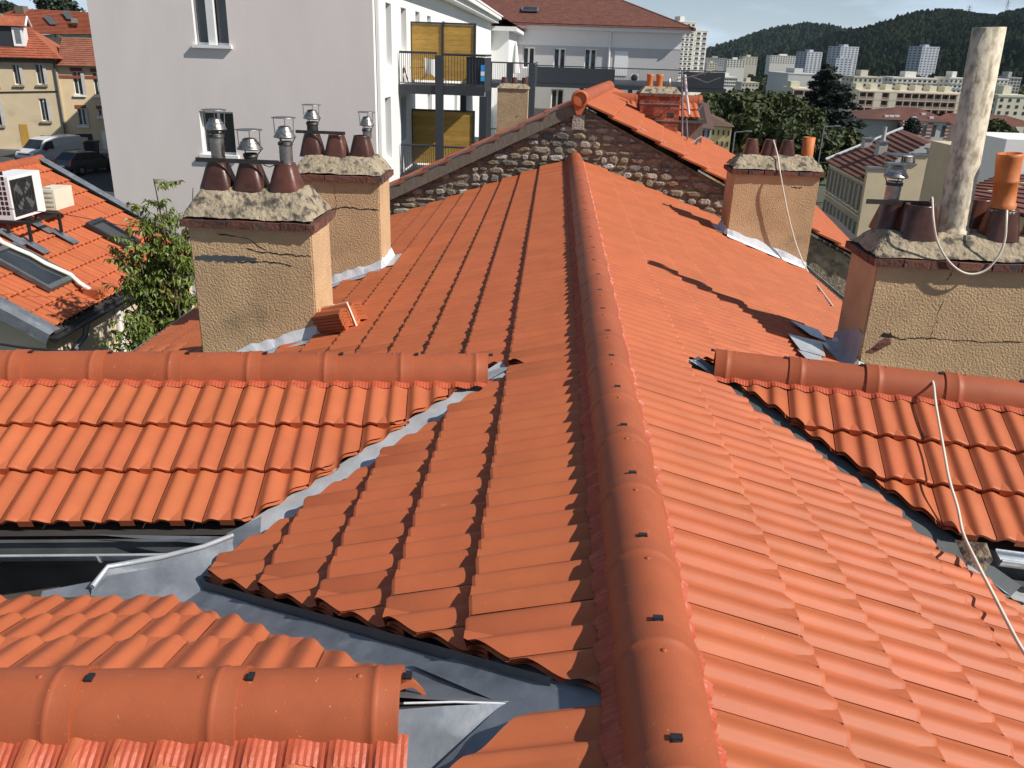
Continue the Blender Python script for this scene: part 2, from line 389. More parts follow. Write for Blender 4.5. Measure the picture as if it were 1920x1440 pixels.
# ---- half-round ridge tiles
RS = 0.405
def ridge_mesh():
    mb = MB(); n = 14; W0, H0 = 0.113, 0.138
    prof = [(0.0, 0.985, 0), (0.33, 1.03, 0), (0.350, 1.033, 0), (0.355, 1.060, 0), (0.362, 1.072, 0), (0.369, 1.060, 0), (0.374, 1.044, 0), (0.420, 1.070, 0), (0.425, 1.064, 0)]
    rings = []
    for (y, s, _) in prof:
        rings.append([(W0 * s * math.cos(math.pi * k / n), y, H0 * s * math.sin(math.pi * k / n) - 0.044) for k in range(n + 1)])
    vs = [p for r_ in rings for p in r_]; m = n + 1; fs = []
    for i in range(len(rings) - 1):
        for k in range(n): fs.append((i * m + k, i * m + k + 1, (i + 1) * m + k + 1, (i + 1) * m + k))
    mb.add(vs, [f[::-1] for f in fs], True)
    ri = [[(x * 0.86, y, (z + 0.044) * 0.86 - 0.044) for x, y, z in r_] for r_ in (rings[0], rings[-1])]
    for a, b, fl in ((rings[0], ri[0], 0), (rings[-1], ri[1], 1)):
        mb.add(list(a) + list(b), [((k, k + 1, m + k + 1, m + k) if fl else (m + k, m + k + 1, k + 1, k)) for k in range(n)], False)
    mb.add(ri[0] + ri[1], [(k, m + k, m + k + 1, k + 1)[::-1] for k in range(n)], True)
    for k in (0, n):
        q = [rings[0][k], rings[-1][k], ri[1][k], ri[0][k]]; mb.add(q, [(0, 1, 2, 3)], False)
    return mb.mesh('ridge_tile', M['ridge'])
RIDGE = ridge_mesh()
def clip_mesh():
    mb = MB(); mb.box(-0.013, 0.013, 0.0, 0.016, 0.098, 0.105); mb.box(-0.010, 0.010, -0.006, 0.0, 0.096, 0.102); return mb.mesh('storm_clip', M['black'])
CLIP = clip_mesh()
nail = MB(); nail.lathe([(0.008, 0.0), (0.0075, 0.003), (0.004, 0.005), (0.001, 0.0055)], (0, 0.318, 0.0962), 10); NAIL = nail.mesh('nail_boss', M['ridge'])
def ridge_row(par, O, dirv, s0, count, flip=False, clips=True, lift=0.0):
    y = Vector(dirv).normalized(); x = y.cross(UPZ)
    for k in range(count):
        jit = Matrix.Rotation(R(0.35) * rnd.uniform(-1, 1), 4, 'Z') @ Matrix.Rotation(R(0.3) * rnd.uniform(-1, 1), 4, 'X')
        Mw = frame(Vector(O) + y * (s0 + k * RS) + UPZ * (lift + rnd.uniform(-.001, .001)), x, y, UPZ) @ jit
        o = inst('ridge_tile', RIDGE, par, Mw)
        if clips:
            c = bpy.data.objects.new('storm_clip', CLIP); c.matrix_basis = Matrix.Translation((rnd.uniform(-.004, .004), 0.437, -0.004 + 0.000)); COL.objects.link(c); c.parent = o
        b = bpy.data.objects.new('nail_boss', NAIL); COL.objects.link(b); b.parent = o
ridge_row(house, (0, 0, 0.005), (0, 1, 0), 1.39 - 0.437 - 2 * RS, 32)
# ---- pleated red ridge felt following the tile waves
def felt(par, P0, xdir, down, n, length, u0, u1, phase, amp=1.0, seed=1, zoff=0.012, xflip=1, crinkle=0.0, wamp=1.0, rise=.03):
    rr = random.Random(seed); mb = MB(); step = 0.0085; N = int(length / step); rows = 4; vs = []
    off = 0
    for i in range(N + 1):
        a = i * step; tile = TW * rr.random()
        w = wave(((a + phase) if xflip > 0 else -(a + phase)) % TW)
        jag = crinkle * rr.uniform(-3, 3) * (i % 3 == 0) + .004 * math.sin(a * 17 + seed) + .003 * math.sin(a * 41)
        pl = (0.0009 + crinkle * rr.random()) * (1 if i % 2 else -1)
        for j in range(rows):
            t = j / (rows - 1); u = u0 + (u1 + jag - u0) * t
            z = (zoff + LIFT * 0.22 + w * wamp * min(1, 0.25 + t)) * amp + pl * (0.3 + t) + rise * (1 - t)
            vs.append(P0 + xdir * a + down * u + n * z)
    fs = [(i * rows + j, i * rows + j + 1, (i + 1) * rows + j + 1, (i + 1) * rows + j) for i in range(N) for j in range(rows - 1)]
    mb.add(vs, fs, False); return mb.build('ridge_felt', M['felt'], par)
for sgn in (-1, 1):
    dn = Vector((sgn * C20, 0, -S20)); n = nL if sgn < 0 else nR
    felt(house, Vector((0, 0.4, 0)), Vector((0, 1, 0)), dn, n, 12.4, 0.075, 0.150 if sgn < 0 else 0.128, (0.4 - 12.88) % TW, seed=3 + sgn, zoff=0.004, xflip=sgn, crinkle=.003)

# ---- wings
def wing_tiles(par, w, front, rows, a0, a1, u_first, of, lastcut=None, gauge=0.310, n_max=300):
    e = w.ef if front else w.eb; p = w.pf if front else w.pb; v = w.vf if front else w.vb
    x, up, n = slope_frame(None, None, e, p)
    sg = 1 if x.dot(w.d) > 0 else -1
    nv = Vector((-v.y, v.x, 0));
    if (w.d).dot(nv) > 0: nv = -nv            # points OUT of the wing
    for k in range(rows):
        u = u_first + gauge * k
        a = a0
        while a < a1:
            lo = w.O + w.d * (a if sg > 0 else a + TW) + (-up) * u
            Mw = frame(lo + n * rnd.uniform(.002, .006), x, up, n) @ Matrix.Rotation(R(0.3) * rnd.uniform(-1, 1), 4, 'Z')
            cs = [Mw @ Vector((i, j, 0)) for i in (0, TW) for j in (0, TL)]
            ds = [(q - w.O).dot(nv) + of for q in cs]
            a += TW
            if min(ds) > 0: continue
            if max(ds) > 0:
                me = clipped(Mw, [(w.O - nv * of, nv)])
                if me: inst('roof_tile', me, par, Mw)
            else: inst('roof_tile', TILE, par, Mw)
    return x, up, n
def wing_deck(par, w, length, uf, ub):
    mb = MB()
    for e, p, u, v in ((w.ef, w.pf, uf, w.vf), (w.eb, w.pb, ub, w.vb)):
        dn = e * math.cos(p) - UPZ * math.sin(p); n = e * math.sin(p) + UPZ * math.cos(p)
        a = w.O; kk = v / v.dot(e); q = w.O + kk * (u * math.cos(p)); q.z = w.O.z - u * math.sin(p)
        pts = [a, q, w.O + w.d * length + dn * u, w.O + w.d * length]
        deck_poly(mb, pts, n, -0.024)
    return mb.build('roof_deck', M['deck'], par)
def strip(mb, pts_a, pts_b, m=0, smooth=False):
    n = len(pts_a); mb.add(list(pts_a) + list(pts_b), [(i, i + 1, n + i + 1, n + i) for i in range(n - 1)], smooth, m)
def valley_metal(par, w, v, e, p, length, wa, wb, name='valley_flashing', material='zinc', main_n=None, up_main=0.0):
    """folded zinc lying in the valley: one leaf on the wing slope, one on the main slope"""
    mb = MB(); N = 14; ca = []; cb = []; cm = []; rr = random.Random(5)
    sg = w.sgn; nw = e * math.sin(p) + UPZ * math.cos(p); nm = Vector((sg * S20, 0, C20))
    hv = v; perp = Vector((-v.y, v.x, 0));
    if perp.dot(w.d) < 0: perp = -perp
    for i in range(N + 1):
        s = length * i / N - 0.04; q = w.O + hv * s; q.z = -T20 * abs(q.x) - 0.012
        cm.append(q)
        qa = q + perp * (wa + rr.uniform(-.004, .004)); t = (qa - w.O).dot(e); qa.z = w.O.z - t * math.tan(p) - 0.010
        qb = q - perp * (wb + rr.uniform(-.004, .004)); qb.z = -T20 * abs(qb.x) - 0.008 + up_main
        ca.append(qa); cb.append(qb)
    strip(mb, ca, cm); strip(mb, cm, cb); return mb.build(name, M[material], par)
# left wing
wl = thing('roof_wing', 'tiled cross wing on the left, three courses of wavy tiles below its ridge', 'roof', (-2.4, 4.0, -9))
wing_tiles(wl, WL, True, 3, 0.06 + 0.05, 4.2, 0.455, 0.075)
wing_deck(wl, WL, 4.4, 1.10, 1.25)
ridge_row(wl, WL.O + UPZ * 0.004, -WL.d, -(0.115 + 9 * RS + 0.425), 10, clips=True)
xw, upw, nw = slope_frame(None, None, WL.ef, WL.pf)
felt(wl, WL.O + WL.d * 0.06, WL.d, -upw, nw, 4.3, 0.095, 0.158, -0.05, seed=9, zoff=.010, xflip=-1, wamp=.75, rise=.004)
valley_metal(wl, WL, WL.vf, WL.ef, WL.pf, 1.95, 0.10, 0.10)
# right wing
wr = thing('roof_wing', 'tiled cross wing on the right, in front of the big chimney', 'roof', (2.2, 4.2, -9))
wing_tiles(wr, WR, True, 3, 0.10, 3.0, 0.47, 0.075)
wing_deck(wr, WR, 3.8, 1.10, 1.25)
ridge_row(wr, WR.O + UPZ * 0.004, -WR.d, -(0.13 + 6 * RS + 0.425), 7)
xw, upw, nw = slope_frame(None, None, WR.ef, WR.pf)
felt(wr, WR.O + WR.d * 0.10, WR.d, -upw, nw, 3.0, 0.095, 0.156, 0.0, seed=11, zoff=.010, wamp=.75, rise=.004)
valley_metal(wr, WR, WR.vf, WR.ef, WR.pf, 1.95, 0.10, 0.07, material='zinc_dark')
# near-left wing
wf = thing('roof_wing', 'nearest tiled cross wing at lower left with large ridge tiles', 'roof', (-1.9, 1.6, -9))
wing_tiles(wf, WF, False, 3, 0.12, 3.0, 0.44, 0.10, gauge=0.290)
wing_tiles(wf, WF, True, 2, 0.15, 2.6, 0.46, 0.10, gauge=0.290)
wing_deck(wf, WF, 3.2, 0.75, 0.98)
ridge_row(wf, WF.O + UPZ * -0.018, -WF.d, -(0.285 + 6 * RS + 0.425), 7)
xw, upw, nw = slope_frame(None, None, WF.ef, WF.pf)
felt(wf, WF.O + WF.d * 0.26, WF.d, -upw, nw, 2.6, 0.095, 0.178, 0.11, seed=13, zoff=.009, xflip=-1, wamp=.75, crinkle=.0010, rise=.004)
# ---------------------------------------------------------------- zinc and gutters of the main house
vf = MB()
def zl(x, y, up=0.0): return Vector((x, y, -T20 * abs(x) + up))
# wide zinc tray of the near-left valley: main-side leaf, centre, wing-side leaf
def tray(w, v, e, p, s0, s1, wa, wb, lift=0.0):
    mb = MB(); N = 18; a = []; b = []; c = []; perp = Vector((-v.y, v.x, 0))
    if perp.dot(w.d) < 0: perp = -perp
    rr = random.Random(2)
    for i in range(N + 1):
        s = s0 + (s1 - s0) * i / N; q = w.O + v * s; q.z = -T20 * abs(q.x) - 0.016 + lift
        qa = q + perp * min(wa, .66 * s + .004); qa.z = w.O.z - (qa - w.O).dot(e) * math.tan(p) - 0.008 + rr.uniform(-.002, .002)
        qb = q - perp * wb; qb.z = -T20 * abs(qb.x) - 0.010 + rr.uniform(-.002, .002)
        a.append(qa); b.append(q); c.append(qb)
    strip(mb, a, b, 0, True); strip(mb, b, c, 0, True); return mb
tray(WF, WF.vb, WF.eb, WF.pb, 0.0, 2.25, 0.24, 0.075).build('valley_tray', M['zinc_dull'], wf)
tray(WF, WF.vf, WF.ef, WF.pf, 0.0, 1.3, 0.30, 0.10, -0.004).build('valley_tray', M['zinc_dull'], wf)
# dark upstand below the cut edge of the main tiles
mb = MB(); per = Vector((-WF.vb.y, WF.vb.x, 0)); per = per if per.dot(WF.d) < 0 else -per
A = []; B = []
for i in range(13):
    q = WF.O + WF.vb * (-0.07 + 1.91 * i / 12) + per * 0.085; z = -T20 * abs(q.x); A.append(Vector((q.x, q.y, z + 0.022))); q2 = q - per * 0.012; B.append(Vector((q2.x, q2.y, z - 0.055)))
strip(mb, A, B); mb.build('upstand', M['zinc_dark'], wf)
mb = MB(); pts = [Vector((-.13, 1.62, 0)), Vector((-.13, 1.90, 0)), WF.O + WF.vb * .42 - WF.d * .03, WF.O + WF.d * .02, WF.O + WF.vf * .34 - WF.d * .03]
mb.add([Vector((p.x, p.y, -T20 * abs(p.x) - .004)) for p in pts], [list(range(5))[::-1]]); mb.build('zinc_patch', M['zinc_dull'], wf)
# solder seam on the tray
mb = MB(); q0 = WF.O + WF.d * 0.28 + UPZ * -.009; q1 = WF.O + WF.d * 0.01 + UPZ * -.010
mb.tube([q0, q0.lerp(q1, .5) + Vector((0, .004, .001)), q1], 0.0032, 6); mb.build('solder_seam', M['flash_white'], wf)
# curved zinc sheet at the foot of the near-left valley
mb = MB(); rows = []
ed = [(170, 1118), (200, 1080), (300, 1062), (380, 1042), (436, 1020)]
lo = [(300, 1135), (340, 1130), (380, 1118), (410, 1105), (450, 1075)]
ra = [at(x, y, Z=-0.60 + 0.02 * i) for i, (x, y) in enumerate(ed)]; rb = [at(x, y, Z=-0.66 + 0.012 * i) for i, (x, y) in enumerate(lo)]
strip(mb, ra, rb, 0, True); rim = [p + Vector((0, 0.02, 0.03)) for p in ra]; strip(mb, rim, ra, 0, True)
mb.build('zinc_apron', M['zinc_dull'], wf)
mb = MB(); mb.tube([p + Vector((0, 0.02, 0.032)) for p in ra], 0.011, 8); mb.build('rolled_edge', M['zinc'], wf)
mb = MB(); pa = [at(x, y, Z=-0.58) for x, y in ((80, 1108), (200, 1085))]; pb = [at(x, y, Z=-0.60) for x, y in ((75, 1122), (170, 1118))]
strip(mb, pa, pb); mb.build('zinc_edge', M['zinc_dull'], wf)
# plank and dark wall of the little well between the two left wings
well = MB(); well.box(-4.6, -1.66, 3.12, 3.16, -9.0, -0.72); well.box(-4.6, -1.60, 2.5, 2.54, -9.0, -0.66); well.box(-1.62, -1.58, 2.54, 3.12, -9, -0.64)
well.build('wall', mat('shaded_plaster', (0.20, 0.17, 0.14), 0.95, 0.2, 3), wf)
# eaves of left wing: fascia, bracketed half-round gutter
e0 = WL.O + WL.d * 1.10 + WL.ef * 1.02; e0.z = WL.O.z - 1.02 * math.tan(WL.pf)
mb = MB(); x = WL.d; a = e0 - UPZ * 0.055; b = a + x * 3.2
mb.add([a, b, b - UPZ * 0.13, a - UPZ * 0.13], [(0, 1, 2, 3)]); mb.add([a + WL.ef * .02, a - WL.eb * -.25 , b + WL.eb * .25, b + WL.ef * .02], [(0, 1, 2, 3)])
mb.build('fascia', M['zinc_dark'], wl)
def gutter(par, p, d, length, r=0.05, name='gutter', m='zinc'):
    mb = MB(); n = 10; d = d.normalized(); s = d.cross(UPZ)
    ring = [s * (r * math.cos(math.pi + math.pi * k / n)) + UPZ * (r * math.sin(math.pi + math.pi * k / n)) for k in range(n + 1)]
    lip = [ring[0] + s * 0.0 + UPZ * 0.0]
    A = [p + q for q in ring]; B = [p + d * length + q for q in ring]
    mb.add(A + B, [(i, i + 1, n + 2 + i, n + 1 + i) for i in range(n)], True)
    mb.tube([A[-1] + UPZ * .002, B[-1] + UPZ * .002], 0.009, 8); mb.tube([A[0] + UPZ * .002, B[0] + UPZ * .002], 0.007, 8)
    mb.add(A, [list(range(n + 1))]); mb.add(B, [list(range(n + 1))[::-1]])
    return mb.build(name, M[m], par)
g0 = at(392, 1020, Y=e0.y - 0.02 + 0.05 * 0); g0 = Vector((g0.x, g0.y, -0.665))
g = gutter(wl, g0, WL.d, 3.0)
for k in range(6):
    mb = MB(); q = g0 + WL.d * (0.03 + 0.44 * k); s = WL.d.cross(UPZ)
    mb.tube([q + (s * math.cos(t) + UPZ * math.sin(t)) * 0.055 for t in [math.pi + math.pi * i / 10 for i in range(11)]], 0.006, 6); mb.build('gutter_bracket', M['zinc'], wl)
# lead soaker at the foot of the left valley
mb = MB(); mb.add([at(x, y, Y=yy) for x, y, yy in ((425, 1000, 3.05), (490, 968, 3.16), (488, 1000, 3.05), (440, 1030, 2.97))], [(0, 1, 2, 3)])
mb.add([at(x, y, Y=yy) for x, y, yy in ((172, 1002, 3.06), (420, 1006, 3.06), (420, 1022, 3.05), (300, 1013, 3.05))], [(0, 1, 2, 3)])
mb.build('lead_soaker', M['zinc_dull'], wl)
# right wing eaves: gutter stop end, dark fascia, wall
ew = WR.O + WR.d * 1.32 + WR.ef * 1.03; ew.z = WR.O.z - 1.03 * math.tan(WR.pf)
mb = MB(); a = ew - UPZ * 0.04 + WR.eb * .05; b = a + WR.d * 2.6
mb.add([a, b, b - UPZ * 0.16, a - UPZ * 0.16], [(3, 2, 1, 0)]); mb.build('fascia', M['zinc_dark'], wr)
g1 = at(1872, 1042, Y=ew.y - 0.08); gutter(wr, g1, WR.d, 2.0, 0.045)
wl_ = MB(); wl_.box(1.72, 4.8, 3.02, 3.25, -9, -0.70); wl_.build('wall', mat('pale_plaster', (0.42, 0.36, 0.28), 0.95, 0.2, 3, bump=.4, bscale=20), wr)
mb = MB(); mb.add([at(x, y, Y=yy) for x, y, yy in ((1790, 1012, 3.30), (1850, 1018, 3.18), (1862, 1050, 3.10), (1845, 1075, 3.05), (1812, 1058, 3.12))], [(0, 1, 2, 3, 4)])
mb.build('mortar_fillet', M['mortar'], wr)
mb = MB(); pa = [at(1812, 1055, plane=PR), at(1845, 1070, plane=PR), at(1880, 1098, plane=PR), at(1930, 1125, plane=PR)]
pb = [p + Vector((-.02, -.06, 0.006)) for p in pa]
pc = [p + Vector((0.06, 0.03, -0.03)) for p in pa]
strip(mb, pc, pa); strip(mb, pa, pb); mb.build('zinc_edge', M['zinc'], wr)
# zinc where the right wing ridge dies into the main slope
for w in (WL, WR):
    mb = MB(); q = w.O + w.d * 0.02; nn = Vector((w.sgn * S20, 0, C20)); dn = Vector((w.sgn * C20, 0, -S20))
    pts = [q - dn * 0.05 + nn * 0.02, q + Vector((0, .10, 0)) + dn * 0.08 + nn * 0.015, q + dn * 0.2 + nn * 0.03, q + Vector((0, -.10, 0)) + dn * 0.10 + nn * 0.012]
    mb.add(pts, [(0, 1, 2, 3)] if w.sgn < 0 else [(3, 2, 1, 0)]); mb.build('lead_saddle', M['zinc'], wl if w.sgn < 0 else wr)
# eaves and walls of the main house
mb = MB(); mb.box(-4.72, 3.05, 5.2, 12.9, -9, -1.78); mb.box(-1.5, 1.5, 0.3, 5.3, -9, -0.9); mb.build('wall', mat('house_plaster', (0.45, 0.38, 0.28), 0.95, 0.15, 2), house)
gutter(house, Vector((3.24, 12.9, -1.20)), Vector((0, -1, 0)), 6.0, 0.06)
mb = MB(); strip(mb, [LP(-4.86, 12.9) + UPZ * .03, LP(-4.86, 6.0) + UPZ * .03], [LP(-4.98, 12.9), LP(-4.98, 6.0)]); strip(mb, [LP(-4.98, 12.9), LP(-4.98, 6.0)], [LP(-4.98, 12.9) - UPZ * .1, LP(-4.98, 6.0) - UPZ * .1]); mb.build('zinc_edge', M['zinc'], house)

# ================================================================ CHIMNEYS
def chimney(label, x0, x1, y0, y1, zt, zf, side_sgn, zb=-2.2, bricks=True, material='render', seed=1, flash=True, front_crumble=0.0):
    rr = random.Random(seed)
    t = thing('chimney', label, 'chimney', ((x0 + x1) / 2, (y0 + y1) / 2, -T20 * abs(x0 + x1) / 2), 'rendered chimneys on the main roof')
    bm = bmesh.new(); bmesh.ops.create_cube(bm, size=1)
    for v in bm.verts: v.co = Vector(((x0 + x1) / 2 + v.co.x * (x1 - x0), (y0 + y1) / 2 + v.co.y * (y1 - y0), (zt + zb) / 2 + v.co.z * (zt - zb)))
    bmesh.ops.bevel(bm, geom=[e for e in bm.edges if abs((e.verts[0].co - e.verts[1].co).z) > 0.5], offset=0.012, segments=2, affect='EDGES')
    me = bpy.data.meshes.new('stack'); bm.to_mesh(me); bm.free(); me.materials.append(M[material]); put(bpy.data.objects.new('stack', me), t)
    # projecting course of flat bricks
    ov = 0.045; h = 0.055
    def brick(a, b, c, d):
        mb = MB(); j = lambda: rr.uniform(-.005, .005)
        lo = [Vector((a + j(), c + j(), zt + .001)), Vector((b + j(), c + j(), zt + .001)), Vector((b + j(), d + j(), zt + .001)), Vector((a + j(), d + j(), zt + .001))]
        hi = [p + Vector((j() * .6, j() * .6, h + j())) for p in lo]
        mb.frustum(lo, hi); mb.build('coping_brick', M['coping'], t)
    X0, X1, Y0, Y1 = x0 - ov, x1 + ov, y0 - ov, y1 + ov
    for (yy0, yy1) in ((Y0, Y0 + .11), (Y1 - .11, Y1)):
        x = X0
        while x < X1 - .01:
            l = min(rr.uniform(.17, .25), X1 - x)
            if X1 - x - l < .07: l = X1 - x
            brick(x + .003, x + l - .003, yy0, yy1); x += l
    for (xx0, xx1) in ((X0, X0 + .11), (X1 - .11, X1)):
        y = Y0 + .115
        while y < Y1 - .12:
            l = min(rr.uniform(.16, .22), Y1 - .115 - y)
            if Y1 - .115 - y - l < .06: l = Y1 - .115 - y
            brick(xx0, xx1, y + .003, y + l - .003); y += l
    # sloping mortar cap, lumpy
    bm = bmesh.new(); nx = 30; ny = 16; zz0 = zt + h - 0.004; gv = []
    in_x, in_y = 0.13, 0.20
    from mathutils import noise as NS
    for i in range(nx + 1):
        row = []
        for k in range(ny + 1):
            px = X0 + .018 + (X1 - X0 - .036) * i / nx; py = Y0 + .018 + (Y1 - Y0 - .036) * k / ny
            hx = min(px - X0, X1 - px) / in_x; hy = min(py - Y0, Y1 - py) / in_y
            hgt = min(1, hx, hy); q = Vector((px * 7 + seed * 3, py * 7, 1.3))
            nzv = NS.noise(q) * .022 + NS.noise(q * 3.1) * .012 + abs(NS.noise(q * 1.3 + Vector((5, 0, 0)))) * -.015
            z = zz0 + (zf - zz0) * hgt ** 0.9 + nzv * (0.35 + .65 * min(1, hgt * 2))
            row.append(bm.verts.new((px + nzv * .3, py + nzv * .4, z)))
        gv.append(row)
    for i in range(nx):
        for k in range(ny): f = bm.faces.new((gv[i][k], gv[i + 1][k], gv[i + 1][k + 1], gv[i][k + 1])); f.smooth = True
    me = bpy.data.meshes.new('mortar_cap'); bm.to_mesh(me); bm.free(); me.materials.append(M['mortar']); put(bpy.data.objects.new('mortar_cap', me), t)
    # plaster fillet and zinc apron round the foot
    if flash:
        sx = side_sgn
        def ground(x): return -T20 * abs(x)
        mb = MB(); mz = MB(); N = 14
        up_x, dn_x = (x1, x0) if sx < 0 else (x0, x1)      # up-slope side, down-slope side
        fr = []; 
        for i in range(N + 1):
            x = dn_x + (up_x - dn_x) * i / N; fr.append(x)
        a = [Vector((x, y0 - .004, ground(x) + .14 + rr.uniform(-.018, .018))) for x in fr]; b = [Vector((x, y0 - .035, ground(x) + .055)) for x in fr]
        strip(mb, a, b) ; 
        yy = [y0 + (y1 - y0) * i / 8 for i in range(9)]; q = up_x + (.004 if sx < 0 else -.004); q2 = up_x + (.045 if sx < 0 else -.045)
        a2 = [Vector((q, y, ground(q) + .15 + rr.uniform(-.018, .018))) for y in yy]; b2 = [Vector((q2, y, ground(q2) + .055)) for y in yy]
        strip(mb, [a[-1]] + a2, [b[-1]] + b2)
        mb.build('plaster_fillet', M['flash_white'], t)
        c = [Vector((x, y0 - .034, ground(x) + .062)) for x in fr]; d = [Vector((x, y0 - .045, ground(x) + .048)) for x in fr]; e = [Vector((x, y0 - .16 + rr.uniform(-.012, .012), ground(x) + .05)) for x in fr]
        strip(mz, c, d); strip(mz, d, e)
        s2 = -sx * .0 + (1 if sx < 0 else -1)
        c = [Vector((q2, y, ground(q2) + .06)) for y in yy]; e = [Vector((up_x + s2 * .13, y, ground(up_x + s2 * .13) + .05)) for y in yy]; strip(mz, c, e)
        mz.build('zinc_apron', M['zinc'], t)
    return t
def pot(t, x, y, z, h, rb=0.098, rt=0.062, squareish=True, m='pot', n=20, lean=(0, 0)):
    """tapered clay pot, square with rounded corners at the foot, round at the mouth"""
    mb = MB(); prof = []; K = 8; vs = []; fs = []
    def rad(a, r, sq):
        c, s = abs(math.cos(a)), abs(math.sin(a)); p = 2 + sq * 5
        return r / ((c ** p + s ** p) ** (1 / p))
    rings = [(0, rb, 1.0), (.12, rb * .97, .9), (.45, rb + (rt - rb) * .45, .5), (.8, rb + (rt - rb) * .82, .15), (.97, rt, 0), (1.0, rt * 1.0, 0), (1.0, rt * .86, 0), (.55, rt * .82, 0)]
    if not squareish: rings = [(a, b, 0) for a, b, c in rings]
    for (f, r, sq) in rings:
        for k in range(n):
            a = 2 * math.pi * (k + .5) / n; q = rad(a, r, sq)
            vs.append((x + q * math.cos(a) + lean[0] * f, y + q * math.sin(a) + lean[1] * f, z + h * f))
    for i in range(len(rings) - 1):
        for k in range(n): fs.append((i * n + k, i * n + (k + 1) % n, (i + 1) * n + (k + 1) % n, (i + 1) * n + k))
    fs.append(list(range((len(rings) - 1) * n, len(rings) * n)))
    mb.add(vs, fs, True); return mb.build('chimney_pot', M[m], t)
def cowl(p, x, y, z, liner_h=0.12, rl=0.05, rh=0.085, cage=True, plate=0.10, cage_h=0.10, dark=False, turns=6):
    """ribbed liner, bell hood and a wire cage with a top plate"""
    prof = []; n = 20
    for i in range(turns * 2 + 1): prof.append((rl * (1 + (.05 if i % 2 else 0)), z - .02 + liner_h * i / (turns * 2)))
    mb = MB(); mb.lathe([(r, zz - z) for r, zz in prof], (x, y, z), n); mb.build('flue_liner', M['steel_dark' if dark else 'steel'], p)
    mb = MB(); z1 = z + liner_h - .02
    mb.lathe([(rl * 1.15, 0), (rl * 1.15, .022), (rl * 1.05, .022)], (x, y, z1 - .03), n); mb.build('clamp_band', M['steel_dark'], p)
    mb = MB(); mb.lathe([(rl * .9, .0), (rh, .008), (rh * 1.03, .016), (rh * .98, .020), (rh * .78, .048), (rh * .74, .056), (rh * .76, .062), (rh * .58, .072), (rh * .56, .086), (rh * .40, .094), (0.004, .098)], (x, y, z1 + .02), n)
    mb.build('hood', M['steel'], p)
    for k in range(3):
        mb = MB(); a = k * 2.1 + .4; mb.tube([(x + rl * math.cos(a), y + rl * math.sin(a), z1 - .02), (x + rh * .93 * math.cos(a), y + rh * .93 * math.sin(a), z1 + .03)], .004, 5); mb.build('hood_strut', M['steel_dark'], p)
    if cage:
        zt = z1 + .12 + cage_h * .45
        for k in range(3):
            a = k * 2.094 + .9; mb = MB()
            mb.tube([(x + rh * .95 * math.cos(a), y + rh * .95 * math.sin(a), z1 + .03), (x + plate * .92 * math.cos(a), y + plate * .92 * math.sin(a), zt)], .0035, 5); mb.build('cage_rod', M['steel'], p)
        mb = MB(); mb.lathe([(0.002, .004), (plate * .8, .003), (plate, 0), (plate, -.004), (0.002, -.002)], (x, y, zt), n); mb.build('top_plate', M['steel'], p)
def bracket(t, pts, name='mounting_bar', r=0.014):
    for a, b in zip(pts[:-1], pts[1:]):
        mb = MB(); a = Vector(a); b = Vector(b); mb.box(min(a.x, b.x), max(a.x, b.x), a.y - .006, a.y + .006, a.z - .018, a.z + .018); mb.build(name, M['steel_dark'], t)
from mathutils import noise as NS
def crack(t, pts, y=None, x=None, w=0.006, seed=1, name='crack'):
    """a recessed-looking dark fissure as a thin jagged sliver standing 1.5 mm proud of the render"""
    rr = random.Random(seed); P = []
    for (a, b), (c, d) in zip(pts[:-1], pts[1:]):
        for i in range(6): f = i / 6; P.append((a + (c - a) * f + rr.uniform(-.006, .006), b + (d - b) * f + rr.uniform(-.006, .006)))
    P.append(pts[-1]); mb = MB()
    A = []; B = []
    for i, (a, b) in enumerate(P):
        k = w * (0.35 + rr.random()) * (0.3 if i in (0, len(P) - 1) else 1); A.append(Vector((a, y, b + k * .5))); B.append(Vector((a + k * .25, y, b - k * .5)))
    strip(mb, B, A); return mb.build(name, M['crack'], t)

# nearest left chimney
c1 = chimney('near left tan chimney with three brown pots all wearing metal cowls', -3.17, -2.19, 6.40, 6.95, 0.112, 0.40, -1, seed=3)
for k, (x, lh, rl, rh, dk_) in enumerate(((-2.985, .24, .052, .082, False), (-2.725, .10, .05, .098, True), (-2.44, .20, .05, .085, False))):
    p = pot(c1, x, 6.66, 0.375, 0.215, 0.130, 0.080); cowl(p, x + .01, 6.66, 0.575, lh, rl, rh, dark=dk_, plate=.095 if k != 1 else .105, cage_h=.13)
mb = MB(); mb.box(-3.12, -2.46, 6.56, 6.568, 0.585, 0.618); mb.build('mounting_bar', M['steel_dark'], c1)
mb = MB(); mb.tube([(-2.62, 6.6, .60), (-2.58, 6.58, .575), (-2.55, 6.6, .56), (-2.50, 6.62, .58)], .004, 5); mb.build('wire', M['dark_cable'], c1)
for i, pts in enumerate(([(-2.72, -.045), (-2.62, -.075), (-2.45, -.085), (-2.30, -.09), (-2.20, -.088)], [(-2.80, -.165), (-2.62, -.15), (-2.45, -.155), (-2.36, -.175)], [(-2.95, .06), (-2.72, .035), (-2.55, -.06)])):
    crack(c1, pts, y=6.3985, w=.010, seed=i)
mb = MB(); rr = random.Random(4); A = []; B = []
for i in range(25):
    x = -3.14 + .50 * i / 24; A.append(Vector((x, 6.398, -.115 + rr.uniform(-.006, .006) - .012 * (abs(i - 12) / 12) ** 3))); B.append(Vector((x, 6.398, -.165 + rr.uniform(-.010, .010) + .02 * (abs(i - 10) / 12) ** 2)))
strip(mb, B, A); mb.build('mastic_patch', M['zinc_dark'], c1)
